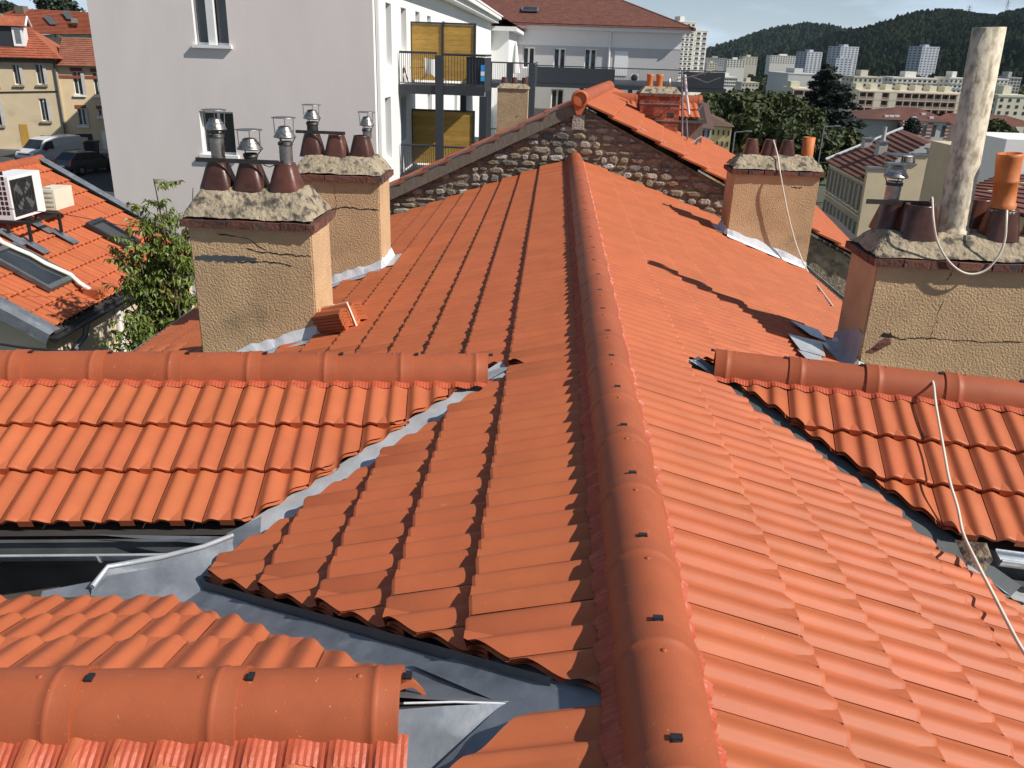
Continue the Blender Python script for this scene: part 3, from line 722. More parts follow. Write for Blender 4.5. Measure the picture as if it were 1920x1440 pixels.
# second left chimney
c2 = chimney('left chimney standing behind the nearest one, middle pot without cowl', -2.95, -2.08, 8.53, 9.08, 0.185, 0.42, -1, seed=8)
for k, x in enumerate((-2.82, -2.565, -2.305)):
    p = pot(c2, x, 8.80, 0.395, 0.22, 0.122, 0.082)
    if k == 0: cowl(p, x + .01, 8.80, 0.605, .15, .055, .088, cage_h=.10, dark=True, plate=.10)
    if k == 2: cowl(p, x + .05, 8.84, 0.605, .10, .045, .075, cage_h=.09, plate=.09)
mb = MB(); mb.box(-2.96, -2.45, 8.70, 8.708, 0.625, 0.655); mb.build('mounting_bar', M['steel_dark'], c2)
for i, pts in enumerate(([(-2.55, .15), (-2.54, .05), (-2.53, -.08), (-2.55, -.16)], [(-2.62, -.12), (-2.45, -.07), (-2.28, -.09), (-2.09, -.09)])): crack(c2, pts, y=8.5285, w=.012, seed=20 + i)
# far right chimney
c3 = chimney('far right chimney with three brown pots and one orange pot', 1.985, 3.065, 10.95, 11.45, 0.110, 0.345, 1, seed=12)
for x in (2.21, 2.44, 2.665): pot(c3, x, 11.2, 0.325, 0.20, 0.098, 0.066)
mb = MB(); mb.lathe([(.076, 0), (.074, .25), (.062, .25), (.060, .1), (.0, .1)], (2.925, 11.2, .32), 20); mb.build('chimney_pot', M['pot_orange'], c3)
crack(c3, [(2.72, -.03), (2.80, -.035), (2.86, -.03)], y=10.9485, w=.012, seed=31)
# big near right chimney
c4 = chimney('big near right chimney with a tall mossy flue pipe and clay pots', 2.035, 3.75, 6.00, 6.56, 0.115, 0.335, 1, seed=17)
p = pot(c4, 2.225, 6.40, 0.30, 0.215, 0.125, 0.085); cowl(p, 2.20, 6.40, 0.49, .19, .052, .085, cage_h=.16, plate=.11, turns=5)
pot(c4, 2.345, 6.22, 0.285, 0.24, 0.135, 0.105)
mb = MB(); mb.lathe([(.128, -.02), (.122, .03), (.112, .035), (.106, .06), (.104, 1.40), (.088, 1.40), (.085, .9), (0, .9)], (2.64, 6.30, .315), 28, M=Matrix.Rotation(R(-2.2), 3, 'Y')); mb.build('flue_pipe', M['fibre'], c4)
pot(c4, 2.90, 6.52, 0.30, 0.24, 0.125, 0.09)
p = pot(c4, 2.935, 6.22, 0.30, 0.225, 0.12, 0.098)
mb = MB(); mb.lathe([(.086, 0), (.086, .035), (.078, .04), (.079, .18), (.083, .185), (.083, .20), (.079, .205), (.086, .36), (.088, .385), (.073, .385), (.07, .2), (0, .2)], (2.925, 6.22, .52), 24, M=Matrix.Rotation(R(-6), 3, 'Y')); mb.build('clay_liner', M['pot_orange'], p)
mb = MB(); mb.lathe([(.1005, 0), (.0995, .045)], (2.935, 6.22, .468), 24); mb.build('mortar_collar', mat('pale_mortar', (0.45, 0.40, 0.33), .9, .2, 12, bump=.4, bscale=40), p)
p = pot(c4, 3.26, 6.25, 0.30, 0.42, 0.13, 0.105, False, 'pot_orange')
mb = MB(); mb.box(1.99, 2.48, 6.316, 6.324, 0.50, 0.535); mb.build('mounting_bar', M['steel_dark'], c4)
for i, pts in enumerate(([(2.57, .10), (2.545, .02), (2.55, -.12), (2.53, -.30), (2.525, -.42)], [(2.20, -.40), (2.30, -.43), (2.40, -.42), (2.52, -.415), (2.72, -.42), (2.95, -.425), (3.2, -.41)])): crack(c4, pts, y=5.9985, w=.008, seed=40 + i)
HOLE = mat('exposed_brick', (0.20, 0.085, 0.07), .95, .5, 25, bump=.6, bscale=40)
for i, poly in enumerate(([(2.155, -.415), (2.175, -.385), (2.215, -.395), (2.225, -.38), (2.24, -.405), (2.275, -.415), (2.22, -.425)], [(2.065, -.545), (2.12, -.505), (2.15, -.46), (2.185, -.43), (2.235, -.43), (2.245, -.475), (2.20, -.495), (2.165, -.53), (2.12, -.555)])):
    mb = MB(); n = len(poly); mb.add([(a, 5.9984, b) for a, b in poly], [list(range(n))]); mb.build('broken_render_patch', [HOLE, M['crack']][i == 0], c4)
mb = MB(); mb.prism([(2.12, 5.9986, -.50), (2.20, 5.9986, -.455), (2.235, 5.9986, -.455), (2.235, 5.9986, -.475), (2.16, 5.9986, -.515)], (0, -.006, 0)); mb.build('broken_brick', M['coping'], c4)
# smooth grey coating on the shaded flank of the big chimney and loose flashing sheets
mb = MB(); gr = []
for i in range(11):
    f = i / 10; y = 6.585 - .60 * f; x = 2.033; g0_ = -T20 * x; top = .16 + .22 * f ** .8 - .05 * max(0, f - .8) * 5
    gr.append([Vector((x - .004, y, g0_ + top)), Vector((x - .010, y, g0_ + top * .6)), Vector((x - .035, y, g0_ + .10)), Vector((x - .10 - .015 * math.sin(f * 5), y, g0_ + .055))])
vs = [p for g in gr for p in g]; mb.add(vs, [(i * 4 + k, i * 4 + k + 1, i * 4 + k + 5, i * 4 + k + 4) for i in range(10) for k in range(3)], True)
mb.build('grey_coating', mat('grey_coating', (0.40, 0.39, 0.42), .75, .15, 6, bump=.3, bscale=15), c4)
for i, q in enumerate(([(1482, 600), (1535, 618), (1552, 640), (1520, 628)], [(1478, 626), (1540, 640), (1548, 668), (1500, 655)], [(1495, 655), (1540, 668), (1548, 690), (1520, 680)])):
    mb = MB(); v = [at(x, y, plane=(PR[0], PR[1], PR[2], .06 + .012 * (k % 2))) for k, (x, y) in enumerate(q)]; mb.prism(v, (0, 0, -.003)); mb.build('loose_flashing', M['zinc'], c4)

# ---- strapped bundle of spare tiles by the near left chimney
tb = thing('tile_bundle', 'strapped stack of spare wavy tiles lying beside the near left chimney', 'tile stack', (-2.0, 6.7, -.7))
bx = at(652, 622, plane=PL); nn = nL
ux = Vector((0.55, 0.83, 0)).normalized(); ux = (ux - nn * ux.dot(nn)).normalized(); uy = nn.cross(ux)
for k in range(6):
    Mw = frame(bx + nn * (0.03 + .026 * k) - ux * .13 - uy * .14 + ux * rnd.uniform(-.008, .008), ux, uy, nn) @ Matrix.Rotation(R(rnd.uniform(-2, 2)), 4, 'Z') @ Matrix.Rotation(R(5), 4, 'X') @ Matrix.Scale(1.22, 4)
    inst('roof_tile', TILE_SOLID, tb, Mw)
mb = MB(); c = bx + nn * .03 - uy * .0; 
pts = [c + uy * .10 + ux * -.0 - ux * .13, c - ux * .13 + nn * .16 + uy * .10, c + ux * .12 + nn * .16 + uy * .10, c + ux * .12 + uy * .10]
pts = [c - uy * .16 - ux * .02, c - uy * .16 - ux * .02 + nn * .225, c + uy * .32 - ux * .02 + nn * .20, c + uy * .32 - ux * .02]
mb = MB()
for a, b in zip(pts[:-1], pts[1:]): strip(mb, [a - ux * .007, a + ux * .007], [b - ux * .007, b + ux * .007])
mb.build('strap', M['cable'], tb)
# ================================================================ STONE GABLE HOUSE BEYOND THE MAIN ROOF
YG = 12.95; AX, AZ = 0.02, 0.86; TS = 0.487; PS = math.atan(TS)
sh = thing('stone_house', 'rubble stone gable house with tiled roof beyond the main ridge', 'house', (0, 16, -9))
def rake(x): return AZ - TS * abs(x - AX)
mb = MB(); mb.prism([(-5.2, YG, -9), (4.6, YG, -9), (4.6, YG, rake(4.6) - .10), (AX, YG, AZ - .10), (-5.2, YG, rake(-5.2) - .10)], (0, .3, 0)); mb.box(-4.6, 4.4, YG + .4, YG + 6.0, -9, -2.6)
M['stone_mortar'] = mat('old_lime_mortar', (0.21, 0.175, 0.13), 0.98, 0.4, 14, bump=1.0, bscale=30, bdist=.03, spots=(.34, .30, .24), spot_scale=6, spot_lo=.55, spot_hi=.7)
mb.build('wall', M['stone_mortar'], sh)
stone_cols = [((0.20, 0.165, 0.115), (0.34, 0.285, 0.205)), ((0.15, 0.13, 0.105), (0.27, 0.235, 0.19)), ((0.28, 0.25, 0.21), (0.44, 0.40, 0.34)), ((0.22, 0.135, 0.08), (0.33, 0.22, 0.13)), ((0.12, 0.11, 0.10), (0.21, 0.195, 0.17)), ((.34, .33, .31), (.50, .48, .45))]
SM = [mat('rubble_stone_%d' % i, b, 0.95, 0, 14, col2=a, bump=0.9, bscale=38, bdist=.02, objrnd=.18) for i, (a, b) in enumerate([(tuple(min(.6, q * .95) for q in u), tuple(min(.7, q * .95) for q in v)) for u, v in stone_cols])]
rs = random.Random(21); nst = 0
def clip_poly(poly, inside, inter):
    out = []
    for i in range(len(poly)):
        a, b = poly[i - 1], poly[i]
        ia, ib = inside(a), inside(b)
        if ia != ib: out.append(inter(a, b))
        if ib: out.append(b)
    return out
def rake_clip(poly, sgn):
    g = lambda p: AZ - .15 - TS * sgn * (p[0] - AX) - p[1]
    def it(a, b):
        ga, gb = g(a), g(b); t = ga / (ga - gb); return (a[0] + (b[0] - a[0]) * t, a[1] + (b[1] - a[1]) * t)
    return clip_poly(poly, lambda p: g(p) > 0, it)
z = -1.35
while z < 0.75:
    h = rs.uniform(.06, .125); x = -3.05 + rs.uniform(0, .15)
    while x < 3.0:
        w = rs.uniform(.09, .27) * (1.25 if rs.random() < .2 else 1)
        hh = h * rs.uniform(.78, 1.2)
        if rs.random() < .16: hh *= .55
        if abs(x + w / 2) < 2.9 and z + h > -T20 * abs(x + w / 2) + .0 and z < rake(x + w / 2) - .14 and nst < 300:
            n = rs.choice((6, 7, 8)); cx, cz = x + w / 2, z + h / 2 + rs.uniform(-.012, .012); poly = []
            ph = rs.random()
            for k in range(n):
                a = 2 * math.pi * (k + ph + rs.uniform(-.22, .22)) / n; ca, sa = math.cos(a), math.sin(a)
                q = 1 / ((abs(ca) ** 4 + abs(sa) ** 4) ** .25)
                poly.append((cx + ca * q * (w / 2 - .006) * rs.uniform(.90, 1.03), cz + sa * q * (hh / 2 - .004) * rs.uniform(.90, 1.05)))
            poly = rake_clip(rake_clip(poly, 1), -1)
            if len(poly) >= 3:
                n = len(poly); cx = sum(p[0] for p in poly) / n; cz = sum(p[1] for p in poly) / n
                dpt = rs.uniform(.012, .04); tilt = rs.uniform(-.08, .08); mb = MB()
                r0 = [(p[0], YG + .012, p[1]) for p in poly]
                r1 = [(cx + (p[0] - cx) * .93, YG - dpt * .7, cz + (p[1] - cz) * .91) for p in poly]
                r2 = [(cx + (p[0] - cx) * .66, YG - dpt - (p[0] - cx) * tilt - rs.uniform(0, .008), cz + (p[1] - cz) * .62) for p in poly]
                vs = r0 + r1 + r2; fs = []
                for a in (0, n):
                    for k in range(n): fs.append((a + k, a + (k + 1) % n, a + n + (k + 1) % n, a + n + k))
                mb.add(vs, fs, False); mb.add(r2, [list(range(n))], False)
                mb.build('stone', rs.choices(SM, (30, 22, 18, 8, 14, 5))[0], sh); nst += 1
        x += w + rs.uniform(.004, .014)
    z += h + .008
# bargeboard, its lead capping, tiles
mb = MB(); nrm = Vector((-math.sin(PS), 0, math.cos(PS))); dn = Vector((-math.cos(PS), 0, -math.sin(PS)))
a = Vector((AX - .04, YG - .12, AZ - .03)); L_ = 5.2
def slab(mb, p, d, n, l, th, yd):
    q = [p, p + d * l, p + d * l - n * th, p - n * th]; mb.prism(q, (0, yd, 0))
M['old_wood'] = mat('weathered_board', (0.17, 0.145, 0.115), .9, .3, 6, bump=.5, bscale=18, stretch=(6, 1, 1), spots=(.07, .06, .05), spot_scale=12)
slab(mb, a, dn, nrm, L_, .17, .035); mb.build('bargeboard', M['old_wood'], sh)
mb = MB(); slab(mb, a + nrm * .028 + Vector((0, -.012, 0)), dn, nrm, L_, .024, .075); mb.build('zinc_capping', M['zinc_dull'], sh)
SC = 1.32
def small_roof_tiles(par, O, along, downh, pitch, cols, rows, scale, skip=None, single=True, first=.42, cut=None, far=None):
    x, up, n = slope_frame(None, None, Vector(downh), pitch); mb = MB()
    sg = 1 if x.dot(Vector(along)) > 0 else -1; shr = -Vector(downh).y / Vector(along).y if abs(Vector(along).y) > .5 else 0
    for k in range(rows):
        for c in range(cols):
            if skip and skip(c, k): continue
            lo = Vector(O) + Vector(along) * (shr * (first + TG * k) * scale * math.cos(pitch)) + Vector(along) * (TW * scale * (c if sg > 0 else c + 1)) - up * ((first + TG * k) * scale)
            Mw = frame(lo + n * rnd.uniform(0, .004), x, up, n) @ Matrix.Rotation(R(.5) * rnd.uniform(-1, 1), 4, 'Z') @ Matrix.Scale(scale, 4)
            if single: inst('roof_tile', TILE_FAR, par, Mw)
            else: join_into(mb, TILE_FAR, Mw)
    if not single: o = mb.build('roof_tiles', M['tile'], par); tag(o, kind='stuff')
tints_keep = tints; 
AL = Vector((math.sin(R(7.2)), math.cos(R(7.2)), 0)); DR = Vector((AL.y, -AL.x, 0))
small_roof_tiles(sh, (AX, YG - .14, AZ - .02), AL, DR, PS, 22, 12, SC)
small_roof_tiles(sh, (AX, YG - .10, AZ - .02), AL, -DR, PS, 22, 14, SC, single=False)
mb = MB()
for s_ in (-1, 1):
    o0 = Vector((AX, YG - .1, AZ - .06)); o1 = o0 + AL * 6.5; dv = DR * s_ * 5.2 - UPZ * 5.2 * TS; sh_ = AL * (-(DR.y * s_) / AL.y * 5.2)
    mb.add([o0, o1, o1 + dv, o0 + dv + sh_], [(0, 1, 2, 3) if s_ < 0 else (3, 2, 1, 0)])
mb.build('roof_deck', M['deck'], sh)
ridge_row(sh, (AX, YG - .13, AZ), AL, 0, 15, clips=False)
# round end disc with pointed tail on the ridge
mb = MB(); pts = []
for k in range(15): a = R(-35 + 250 * k / 14); pts.append((AX + .125 * math.cos(a), YG - .15, AZ + .0 + .125 * math.sin(a)))
pts += [(AX - .035, YG - .15, AZ - .22), (AX + .035, YG - .15, AZ - .22)]
mb.prism(pts, (0, -.03, 0)); mb.lathe([(.125, 0), (.118, .018), (.095, .022)], (AX, YG - .18, AZ), 20, M=Matrix.Rotation(R(90), 3, 'X')); mb.build('ridge_end_disc', M['tile'], sh)
for (x0, l, w) in ((1.05, .34, .05), (1.42, .30, .06), (1.72, .42, .05), (.9, .25, .03)):
    mb = MB(); p = Vector((AX + x0, YG + .15 + rnd.uniform(0, .3), rake(AX + x0) + .055)); d = Vector((math.cos(PS), 0, -math.sin(PS)))
    mb.prism([p, p + d * l, p + d * l + Vector((0, w * 2, .0)), p + Vector((0, w * 2, 0))], (0, 0, .004)); mb.build('mortar_patch', M['flash_white'], sh)
mb = MB(); mb.box(AX - .09, AX + .09, YG - .05, YG, .42, .63); mb.build('stone_block', SM[2], sh)

# ---- tan chimney behind the stone gable
c5 = thing('chimney', 'weathered tan chimney with three small pots behind the stone gable ridge', 'chimney', (-1.24, 18.3, -.3))
x0, x1 = at(932, 200, Y=18).x, at(989, 200, Y=18).x; zt = at(960, 166, Y=18).z
mb = MB(); mb.box(x0, x1, 18, 18.55, -1.5, zt); mb.build('stack', mat('flaking_render', (.40, .31, .19), .95, .2, 4, bump=.8, bscale=30, spots=(.22, .15, .09), spot_scale=5), c5)
mb = MB(); mb.frustum([(x0 - .03, 17.97, zt + .001), (x1 + .03, 17.97, zt + .001), (x1 + .03, 18.58, zt + .001), (x0 - .03, 18.58, zt + .001)], [(x0 + .06, 18.12, zt + .09), (x1 - .06, 18.12, zt + .09), (x1 - .06, 18.43, zt + .09), (x0 + .06, 18.43, zt + .09)]); mb.build('mortar_cap', M['mortar'], c5)
for k in range(3): pot(c5, x0 + .12 + .21 * k, 18.28, zt + .07, .14, .075, .055, n=12)
# ---- brick chimney with its small tiled roof and aerial
YB = 15.9
bc = thing('brick_chimney', 'red brick chimney with two orange pots at the right of the stone gable', 'chimney', (2.0, YB + .3, -.6))
x0, x1 = at(1199, 215, Y=YB).x, at(1273, 215, Y=YB).x; zb = at(1235, 275, Y=YB).z; zt = at(1235, 181, Y=YB).z
mb = MB(); mb.box(x0 + .006, x1 - .006, YB + .006, YB + .60, zb - 1.0, zt); mb.build('mortar_core', mat('brick_mortar', (.42, .36, .29), .95, .15, 9), bc)
BR = [mat('red_brick_%d' % i, c, .9, .2, 12, bump=.4, bscale=40, objrnd=.15) for i, c in enumerate(((.36, .085, .04), (.27, .062, .035), (.42, .12, .06)))]
bme = []
for bmm in BR:
    b_ = MB(); b_.box(0, .205, 0, .05, 0, .062); bme.append(b_.mesh('brick', bmm))
    b_ = MB(); b_.box(0, .05, 0, .205, 0, .062); bme.append(b_.mesh('brick', bmm))
k = 0; z = zb
while z < zt - .02:
    x = x0 - (.105 if k % 2 else 0)
    while x < x1 - .02:
        xa, xb = max(x, x0), min(x + .205, x1)
        if xb - xa > .03: inst('brick', bme[rs.randrange(3) * 2], bc, Matrix.Translation((xa, YB - .004 + rs.uniform(-.003, .003), z)) @ Matrix.Diagonal(((xb - xa) / .205, 1, 1, 1)))
        x += .215
    for side_x in (x0 - .006, x1 - .044):
        y = YB + .05
        while y < YB + .55:
            inst('brick', bme[rs.randrange(3) * 2 + 1], bc, Matrix.Translation((side_x, y, z)) @ Matrix.Diagonal((1, min(1, (YB + .60 - y) / .205), 1, 1))); y += .215
    z += .073; k += 1
mb = MB(); mb.box(x0 - .03, x1 + .03, YB - .03, YB + .63, zt + .002, zt + .05); mb.build('coping', M['coping'], bc)
mb = MB(); mb.frustum([(x0 - .02, YB - .02, zt + .052), (x1 + .02, YB - .02, zt + .052), (x1 + .02, YB + .62, zt + .052), (x0 - .02, YB + .62, zt + .052)], [(x0 + .08, YB + .15, zt + .16), (x1 - .08, YB + .15, zt + .16), (x1 - .08, YB + .45, zt + .16), (x0 + .08, YB + .45, zt + .16)]); mb.build('mortar_cap', M['mortar'], bc)
for dx in (.17, .34):
    mb = MB(); mb.lathe([(.062, 0), (.056, .12), (.066, .20), (.066, .23), (.05, .23), (.045, .1), (0, .1)], (x0 + dx, YB + .3, zt + .14), 14); mb.build('chimney_pot', M['pot_orange'], bc)
mb = MB(); mb.lathe([(.035, 0), (.03, .05), (.05, .06), (.02, .11), (.012, .16), (0, .17)], (x0 + .52, YB + .3, zt + .14), 12); mb.build('cowl', M['steel'], bc)
for zz in (zt - .13, zt - .42):
    mb = MB(); mb.box(x0 - .012, x1 + .05, YB - .02, YB - .006, zz, zz + .018); mb.build('steel_band', M['steel'], bc)
# small tiled roof behind it
tr = thing('small_roof', 'small orange tiled lean-to roof behind the red brick chimney', 'roof', (2.0, 17, -.5))
ya = 17.2; pa = at(1118, 181, Y=ya); pb = at(1318, 190, Y=ya)
small_roof_tiles(tr, (pa.x, ya, pa.z - .02), (1, 0, 0), (0, -1, 0), R(24), int((pb.x - pa.x) / TW), 2, 1.0)
ridge_row(tr, (pa.x, ya, pa.z - .01), (1, 0, 0), 0, int((pb.x - pa.x) / RS), clips=False)
mb = MB(); mb.prism([(pa.x + .05, ya - .62, pa.z - .30), (pb.x - .05, ya - .62, pa.z - .30), (pb.x - .05, ya - .62, pa.z - 3), (pa.x + .05, ya - .62, pa.z - 3)], (0, 1.2, 0)); mb.build('wall', M['old_wood'], tr)
mb = MB(); mb.add([(pa.x, ya - .75, pa.z - .38), (pb.x, ya - .75, pa.z - .38), (pb.x, ya, pa.z - .05), (pa.x, ya, pa.z - .05)], [(0, 1, 2, 3)]); mb.build('roof_deck', M['deck'], tr)
# aerial
ae = thing('television_aerial', 'leaning metal television aerial with white mast beside the red brick chimney', 'aerial', at(1290, 270, Y=15.7))
P = lambda x, y, yy=15.7: at(x, y, Y=yy)
mb = MB(); mb.tube([P(1279, 280), P(1279, 132)], .018, 8); mb.build('mast', M['zinc_dull'], ae)
mb = MB(); mb.tube([P(1284, 140), P(1287, 175), P(1292, 215)], .024, 8); mb.build('white_arm', M['flash_white'], ae)
mb = MB(); mb.tube([P(1287, 222), P(1289, 262)], .016, 8); mb.build('stay', M['zinc_dull'], ae)
mb = MB(); mb.tube([P(1285, 275), P(1300, 266), P(1316, 255)], .012, 6); mb.build('brace', M['flash_white'], ae)
for k in range(5):
    mb = MB(); a = P(1280 + 14 * k, 147 - 3 * k, 15.6); mb.tube([a + Vector((-.02, -.16, .03)), a + Vector((.02, .16, -.03))], .006, 5); mb.build('director_rod', M['zinc_dull'], ae)
mb = MB(); mb.tube([P(1268, 150, 15.6), P(1345, 131, 15.6)], .009, 6); mb.build('boom', M['zinc_dull'], ae)
mb = MB(); mb.tube([P(1296, 143, 15.6), P(1325, 155, 15.6), P(1352, 145, 15.6)], .006, 5); mb.build('wire', M['zinc_dull'], ae)
mb = MB(); mb.box(P(1272, 1).x, P(1284, 1).x, 15.62, 15.72, P(1278, 222).z, P(1278, 212).z); mb.build('clamp', M['steel_dark'], ae)
for (x_, y_) in ((1316, 196), (1310, 262)):
    mb = MB(); mb.tube([P(x_, y_, 15.65), P(x_ - 8, y_ + 12, 15.65)], .02, 6); mb.build('bracket_arm', M['zinc_dull'], ae)

# ================================================================ WHITE APARTMENT BUILDING
M['white'] = mat('white_render', (0.80, 0.79, 0.77), .9, .03, 1.2, bump=.15, bscale=25)
M['grey_render'] = mat('pale_grey_render', (0.80, 0.72, 0.685), .9, .045, .9, bump=.12, bscale=14, bdist=.01, stretch=(1, 1, .3), spots=(.84, .76, .725), spot_scale=.7, spot_lo=.5, spot_hi=.7)
M['grey_panel'] = mat('grey_render_panel', (0.52, 0.50, 0.50), .9, .04, 1.0)
M['glass'] = mat('window_glass', (0.03, 0.035, 0.042), .08, .3, 2, spec=.8)
M['frame_white'] = mat('white_window_frame', (0.80, 0.80, 0.79), .5, .03, 5)
M['anthracite'] = mat('anthracite_steel', (0.028, 0.032, 0.040), .5, .1, 8)
M['plank'] = mat('varnished_plank', (0.46, 0.27, 0.055), .6, .25, 5, stretch=(1, 1, 9), objrnd=.15, bump=.2, bscale=30)
M['brown_roof'] = mat('brown_tiles', (0.135, 0.048, 0.032), .85, .3, 1.6, bump=.9, bscale=3.2, bdist=.1, stretch=(1, 1, 3))
YA = 24.0
wb = thing('apartment_building', 'tall pale grey and white rendered apartment building with long side facade', 'building', (-9, 40, -8))
xl = at(175, 90, Y=YA).x; xc = at(701, 100, Y=YA).x; YE = 80.0
zc = at(828, 0, X=xc).z                                            # underside of the side cornice
ztop = zc + 1.0
mb = MB()
# front wall with its two window openings cut out as a frame of panels
w1 = [at(367, 84, Y=YA).x, at(430, 84, Y=YA).x, at(395, 84, Y=YA).z, at(395, -60, Y=YA).z]
w2 = [at(377, 250, Y=YA).x, at(440, 250, Y=YA).x, at(408, 290, Y=YA).z, at(408, 209, Y=YA).z]
xa, xb_ = min(w1[0], w2[0]), max(w1[1], w2[1])
def wall_with_holes(mb, x0, x1, z0, z1, holes, y, d):
    zs = sorted({z0, z1} | {h[2] for h in holes} | {h[3] for h in holes}); xs = sorted({x0, x1} | {h[0] for h in holes} | {h[1] for h in holes})
    for i in range(len(xs) - 1):
        for k in range(len(zs) - 1):
            cx, cz = (xs[i] + xs[i + 1]) / 2, (zs[k] + zs[k + 1]) / 2
            if any(h[0] < cx < h[1] and h[2] < cz < h[3] for h in holes): continue
            mb.add([(xs[i], y, zs[k]), (xs[i + 1], y, zs[k]), (xs[i + 1], y, zs[k + 1]), (xs[i], y, zs[k + 1])], [(0, 1, 2, 3)])
    for h in holes:
        q = [(h[0], h[2]), (h[1], h[2]), (h[1], h[3]), (h[0], h[3])]
        for i in range(4):
            (a, b), (c, e) = q[i], q[(i + 1) % 4]; mb.add([(a, y, b), (c, y, e), (c, y + d, e), (a, y + d, b)], [(0, 1, 2, 3)], False, 1)
wall_with_holes(mb, xl, xc, -9, ztop, [w1, w2], YA, .28)
mb.add([(xl, YA, -9), (xl, YA, ztop), (xl, YE, ztop), (xl, YE, -9)], [(0, 1, 2, 3)])
mb.add([(xl, YA, ztop), (xc, YA, ztop), (xc, YE, ztop), (xl, YE, ztop)], [(0, 1, 2, 3)])
mb.build('front_wall', [M['grey_render'], M['white']], wb)
def window(par, x0, x1, z0, z1, y, leaves=2, sill=True, frame_w=.055, sillx=.10):
    f = MB()
    f.box(x0, x1, y - .03, y + .03, z0, z0 + frame_w); f.box(x0, x1, y - .03, y + .03, z1 - frame_w, z1)
    for i in range(leaves + 1):
        xx = x0 + (x1 - x0) * i / leaves; f.box(max(x0, xx - frame_w * .7), min(x1, xx + frame_w * .7), y - .032, y + .028, z0 + frame_w, z1 - frame_w)
    fo = f.build('window', M['frame_white'], par)
    g = MB(); g.box(x0 + .02, x1 - .02, y - .004, y + .004, z0 + .02, z1 - .02); g.build('pane', M['glass'], fo)
    return fo
# first window: two tall lights with a white mullion
mid = (w1[0] + w1[1]) / 2
f = window(wb, w1[0], w1[1], w1[2], w1[3], YA + .20)
mb = MB(); mb.box(mid - .10, mid + .10, YA + .002, YA + .165, w1[2], w1[3]); mb.build('mullion', M['frame_white'], wb)
for w in (w1,):
    mb = MB(); mb.box(w[0] - .08, w[1] + .08, YA - .10, YA + .16, w[2] - .085, w[2] + .002); mb.build('sill', M['white'], wb)
for w in (w2,):
    mb = MB(); mb.box(w[0] - .08, w[1] + .08, YA - .10, YA + .16, w[2] - .085, w[2] + .002); mb.build('sill', M['white'], wb)
f = window(wb, w2[0], w2[1], w2[2], w2[3], YA + .20)
mb = MB(); mb.box(w2[0] + .5, w2[1] - .03, YA + .21, YA + .25, w2[2], w2[3] - .25); mb.build('brown_curtain', mat('brown_curtain', (.07, .045, .035), .9, .3, 5), wb)
# side facade (faces right) with tall narrow recesses
holes = []
def sidew(px0, px1, py0, py1):
    a = at(px0, (py0 + py1) / 2, X=xc); b = at(px1, (py0 + py1) / 2, X=xc)
    m_ = (px0 + px1) / 2; return (a.y, b.y, at(m_, py1, X=xc).z, at(m_, py0, X=xc).z)
for (a, b, c, d) in ((724, 734, 6, 124), (752, 762, 15, 96), (779, 787, 22, 80), (801, 808, 30, 75), (829, 835, 40, 85), (853, 857, 47, 88), (871, 874, 53, 90), (885, 888, 58, 92), (723, 734, 182, 300), (752, 762, 180, 262), (802, 810, 175, 245), (852, 857, 168, 240)): holes.append(sidew(a, b, c, d))
mb = MB(); ys = sorted({YA, YE} | {h[0] for h in holes} | {h[1] for h in holes}); zs = sorted({-9, ztop} | {h[2] for h in holes} | {h[3] for h in holes})
for i in range(len(ys) - 1):
    for k in range(len(zs) - 1):
        cy, cz = (ys[i] + ys[i + 1]) / 2, (zs[k] + zs[k + 1]) / 2
        if any(h[0] < cy < h[1] and h[2] < cz < h[3] for h in holes): continue
        mb.add([(xc, ys[i], zs[k]), (xc, ys[i + 1], zs[k]), (xc, ys[i + 1], zs[k + 1]), (xc, ys[i], zs[k + 1])], [(0, 1, 2, 3)])
for h in holes:
    q = [(h[0], h[2]), (h[1], h[2]), (h[1], h[3]), (h[0], h[3])]
    for i in range(4):
        (a, b), (c, e) = q[i], q[(i + 1) % 4]; mb.add([(xc, a, b), (xc, c, e), (xc - .3, c, e), (xc - .3, a, b)], [(0, 1, 2, 3)])
mb.build('side_wall', M['white'], wb)
for h in holes:
    f = MB(); f.box(xc - .27, xc - .22, h[0], h[1], h[2], h[3]); fo = f.build('window', M['frame_white'], wb)
    g = MB(); g.box(xc - .222, xc - .214, h[0] + .08, h[1] - .08, h[2] + .08, h[3] - .08); g.build('pane', M['glass'], fo)
# cornice, gutter, downpipe, end bay
mb = MB(); mb.box(xc + .002, xc + .55, YA, YE - 14, zc, zc + .22); mb.box(xc + .35, xc + .75, YA, YE - 14, zc + .225, zc + .42); mb.build('cornice', M['white'], wb)
mb = MB(); mb.add([(xc + .78, YA, zc + .43), (xc + .78, YE - 14, zc + .43), (xc - 6, YE - 14, zc + 3.4), (xc - 6, YA, zc + 3.4)], [(0, 1, 2, 3)]); mb.build('roof', mat('orange_roof_far', (.40, .12, .06), .85, .2, 2, bump=.8, bscale=4, bdist=.1), wb)
mb = MB(); mb.tube([(xc + .09, YA + .28, -9), (xc + .09, YA + .28, ztop)], .06, 10); mb.build('downpipe', M['white'], wb)
e0 = at(902, 60, X=xc).y
mb = MB(); mb.box(xc + .003, xc + 1.3, YE - 13.5, YE, -9, zc - .5); mb.build('end_bay', M['white'], wb)
mb = MB(); mb.box(xc + .004, xc + 1.9, YE - 14, YE + .2, zc - .5, zc - .2); mb.build('end_bay_cornice', M['white'], wb)
mb = MB(); mb.add([(xc + 2.0, YE - 14, zc - .18), (xc + 2.0, YE, zc - .18), (xc - 3, YE, zc + 2.4), (xc - 3, YE - 14, zc + 2.4)], [(0, 1, 2, 3)]); mb.build('end_bay_roof', bpy.data.materials['orange_roof_far'], wb)
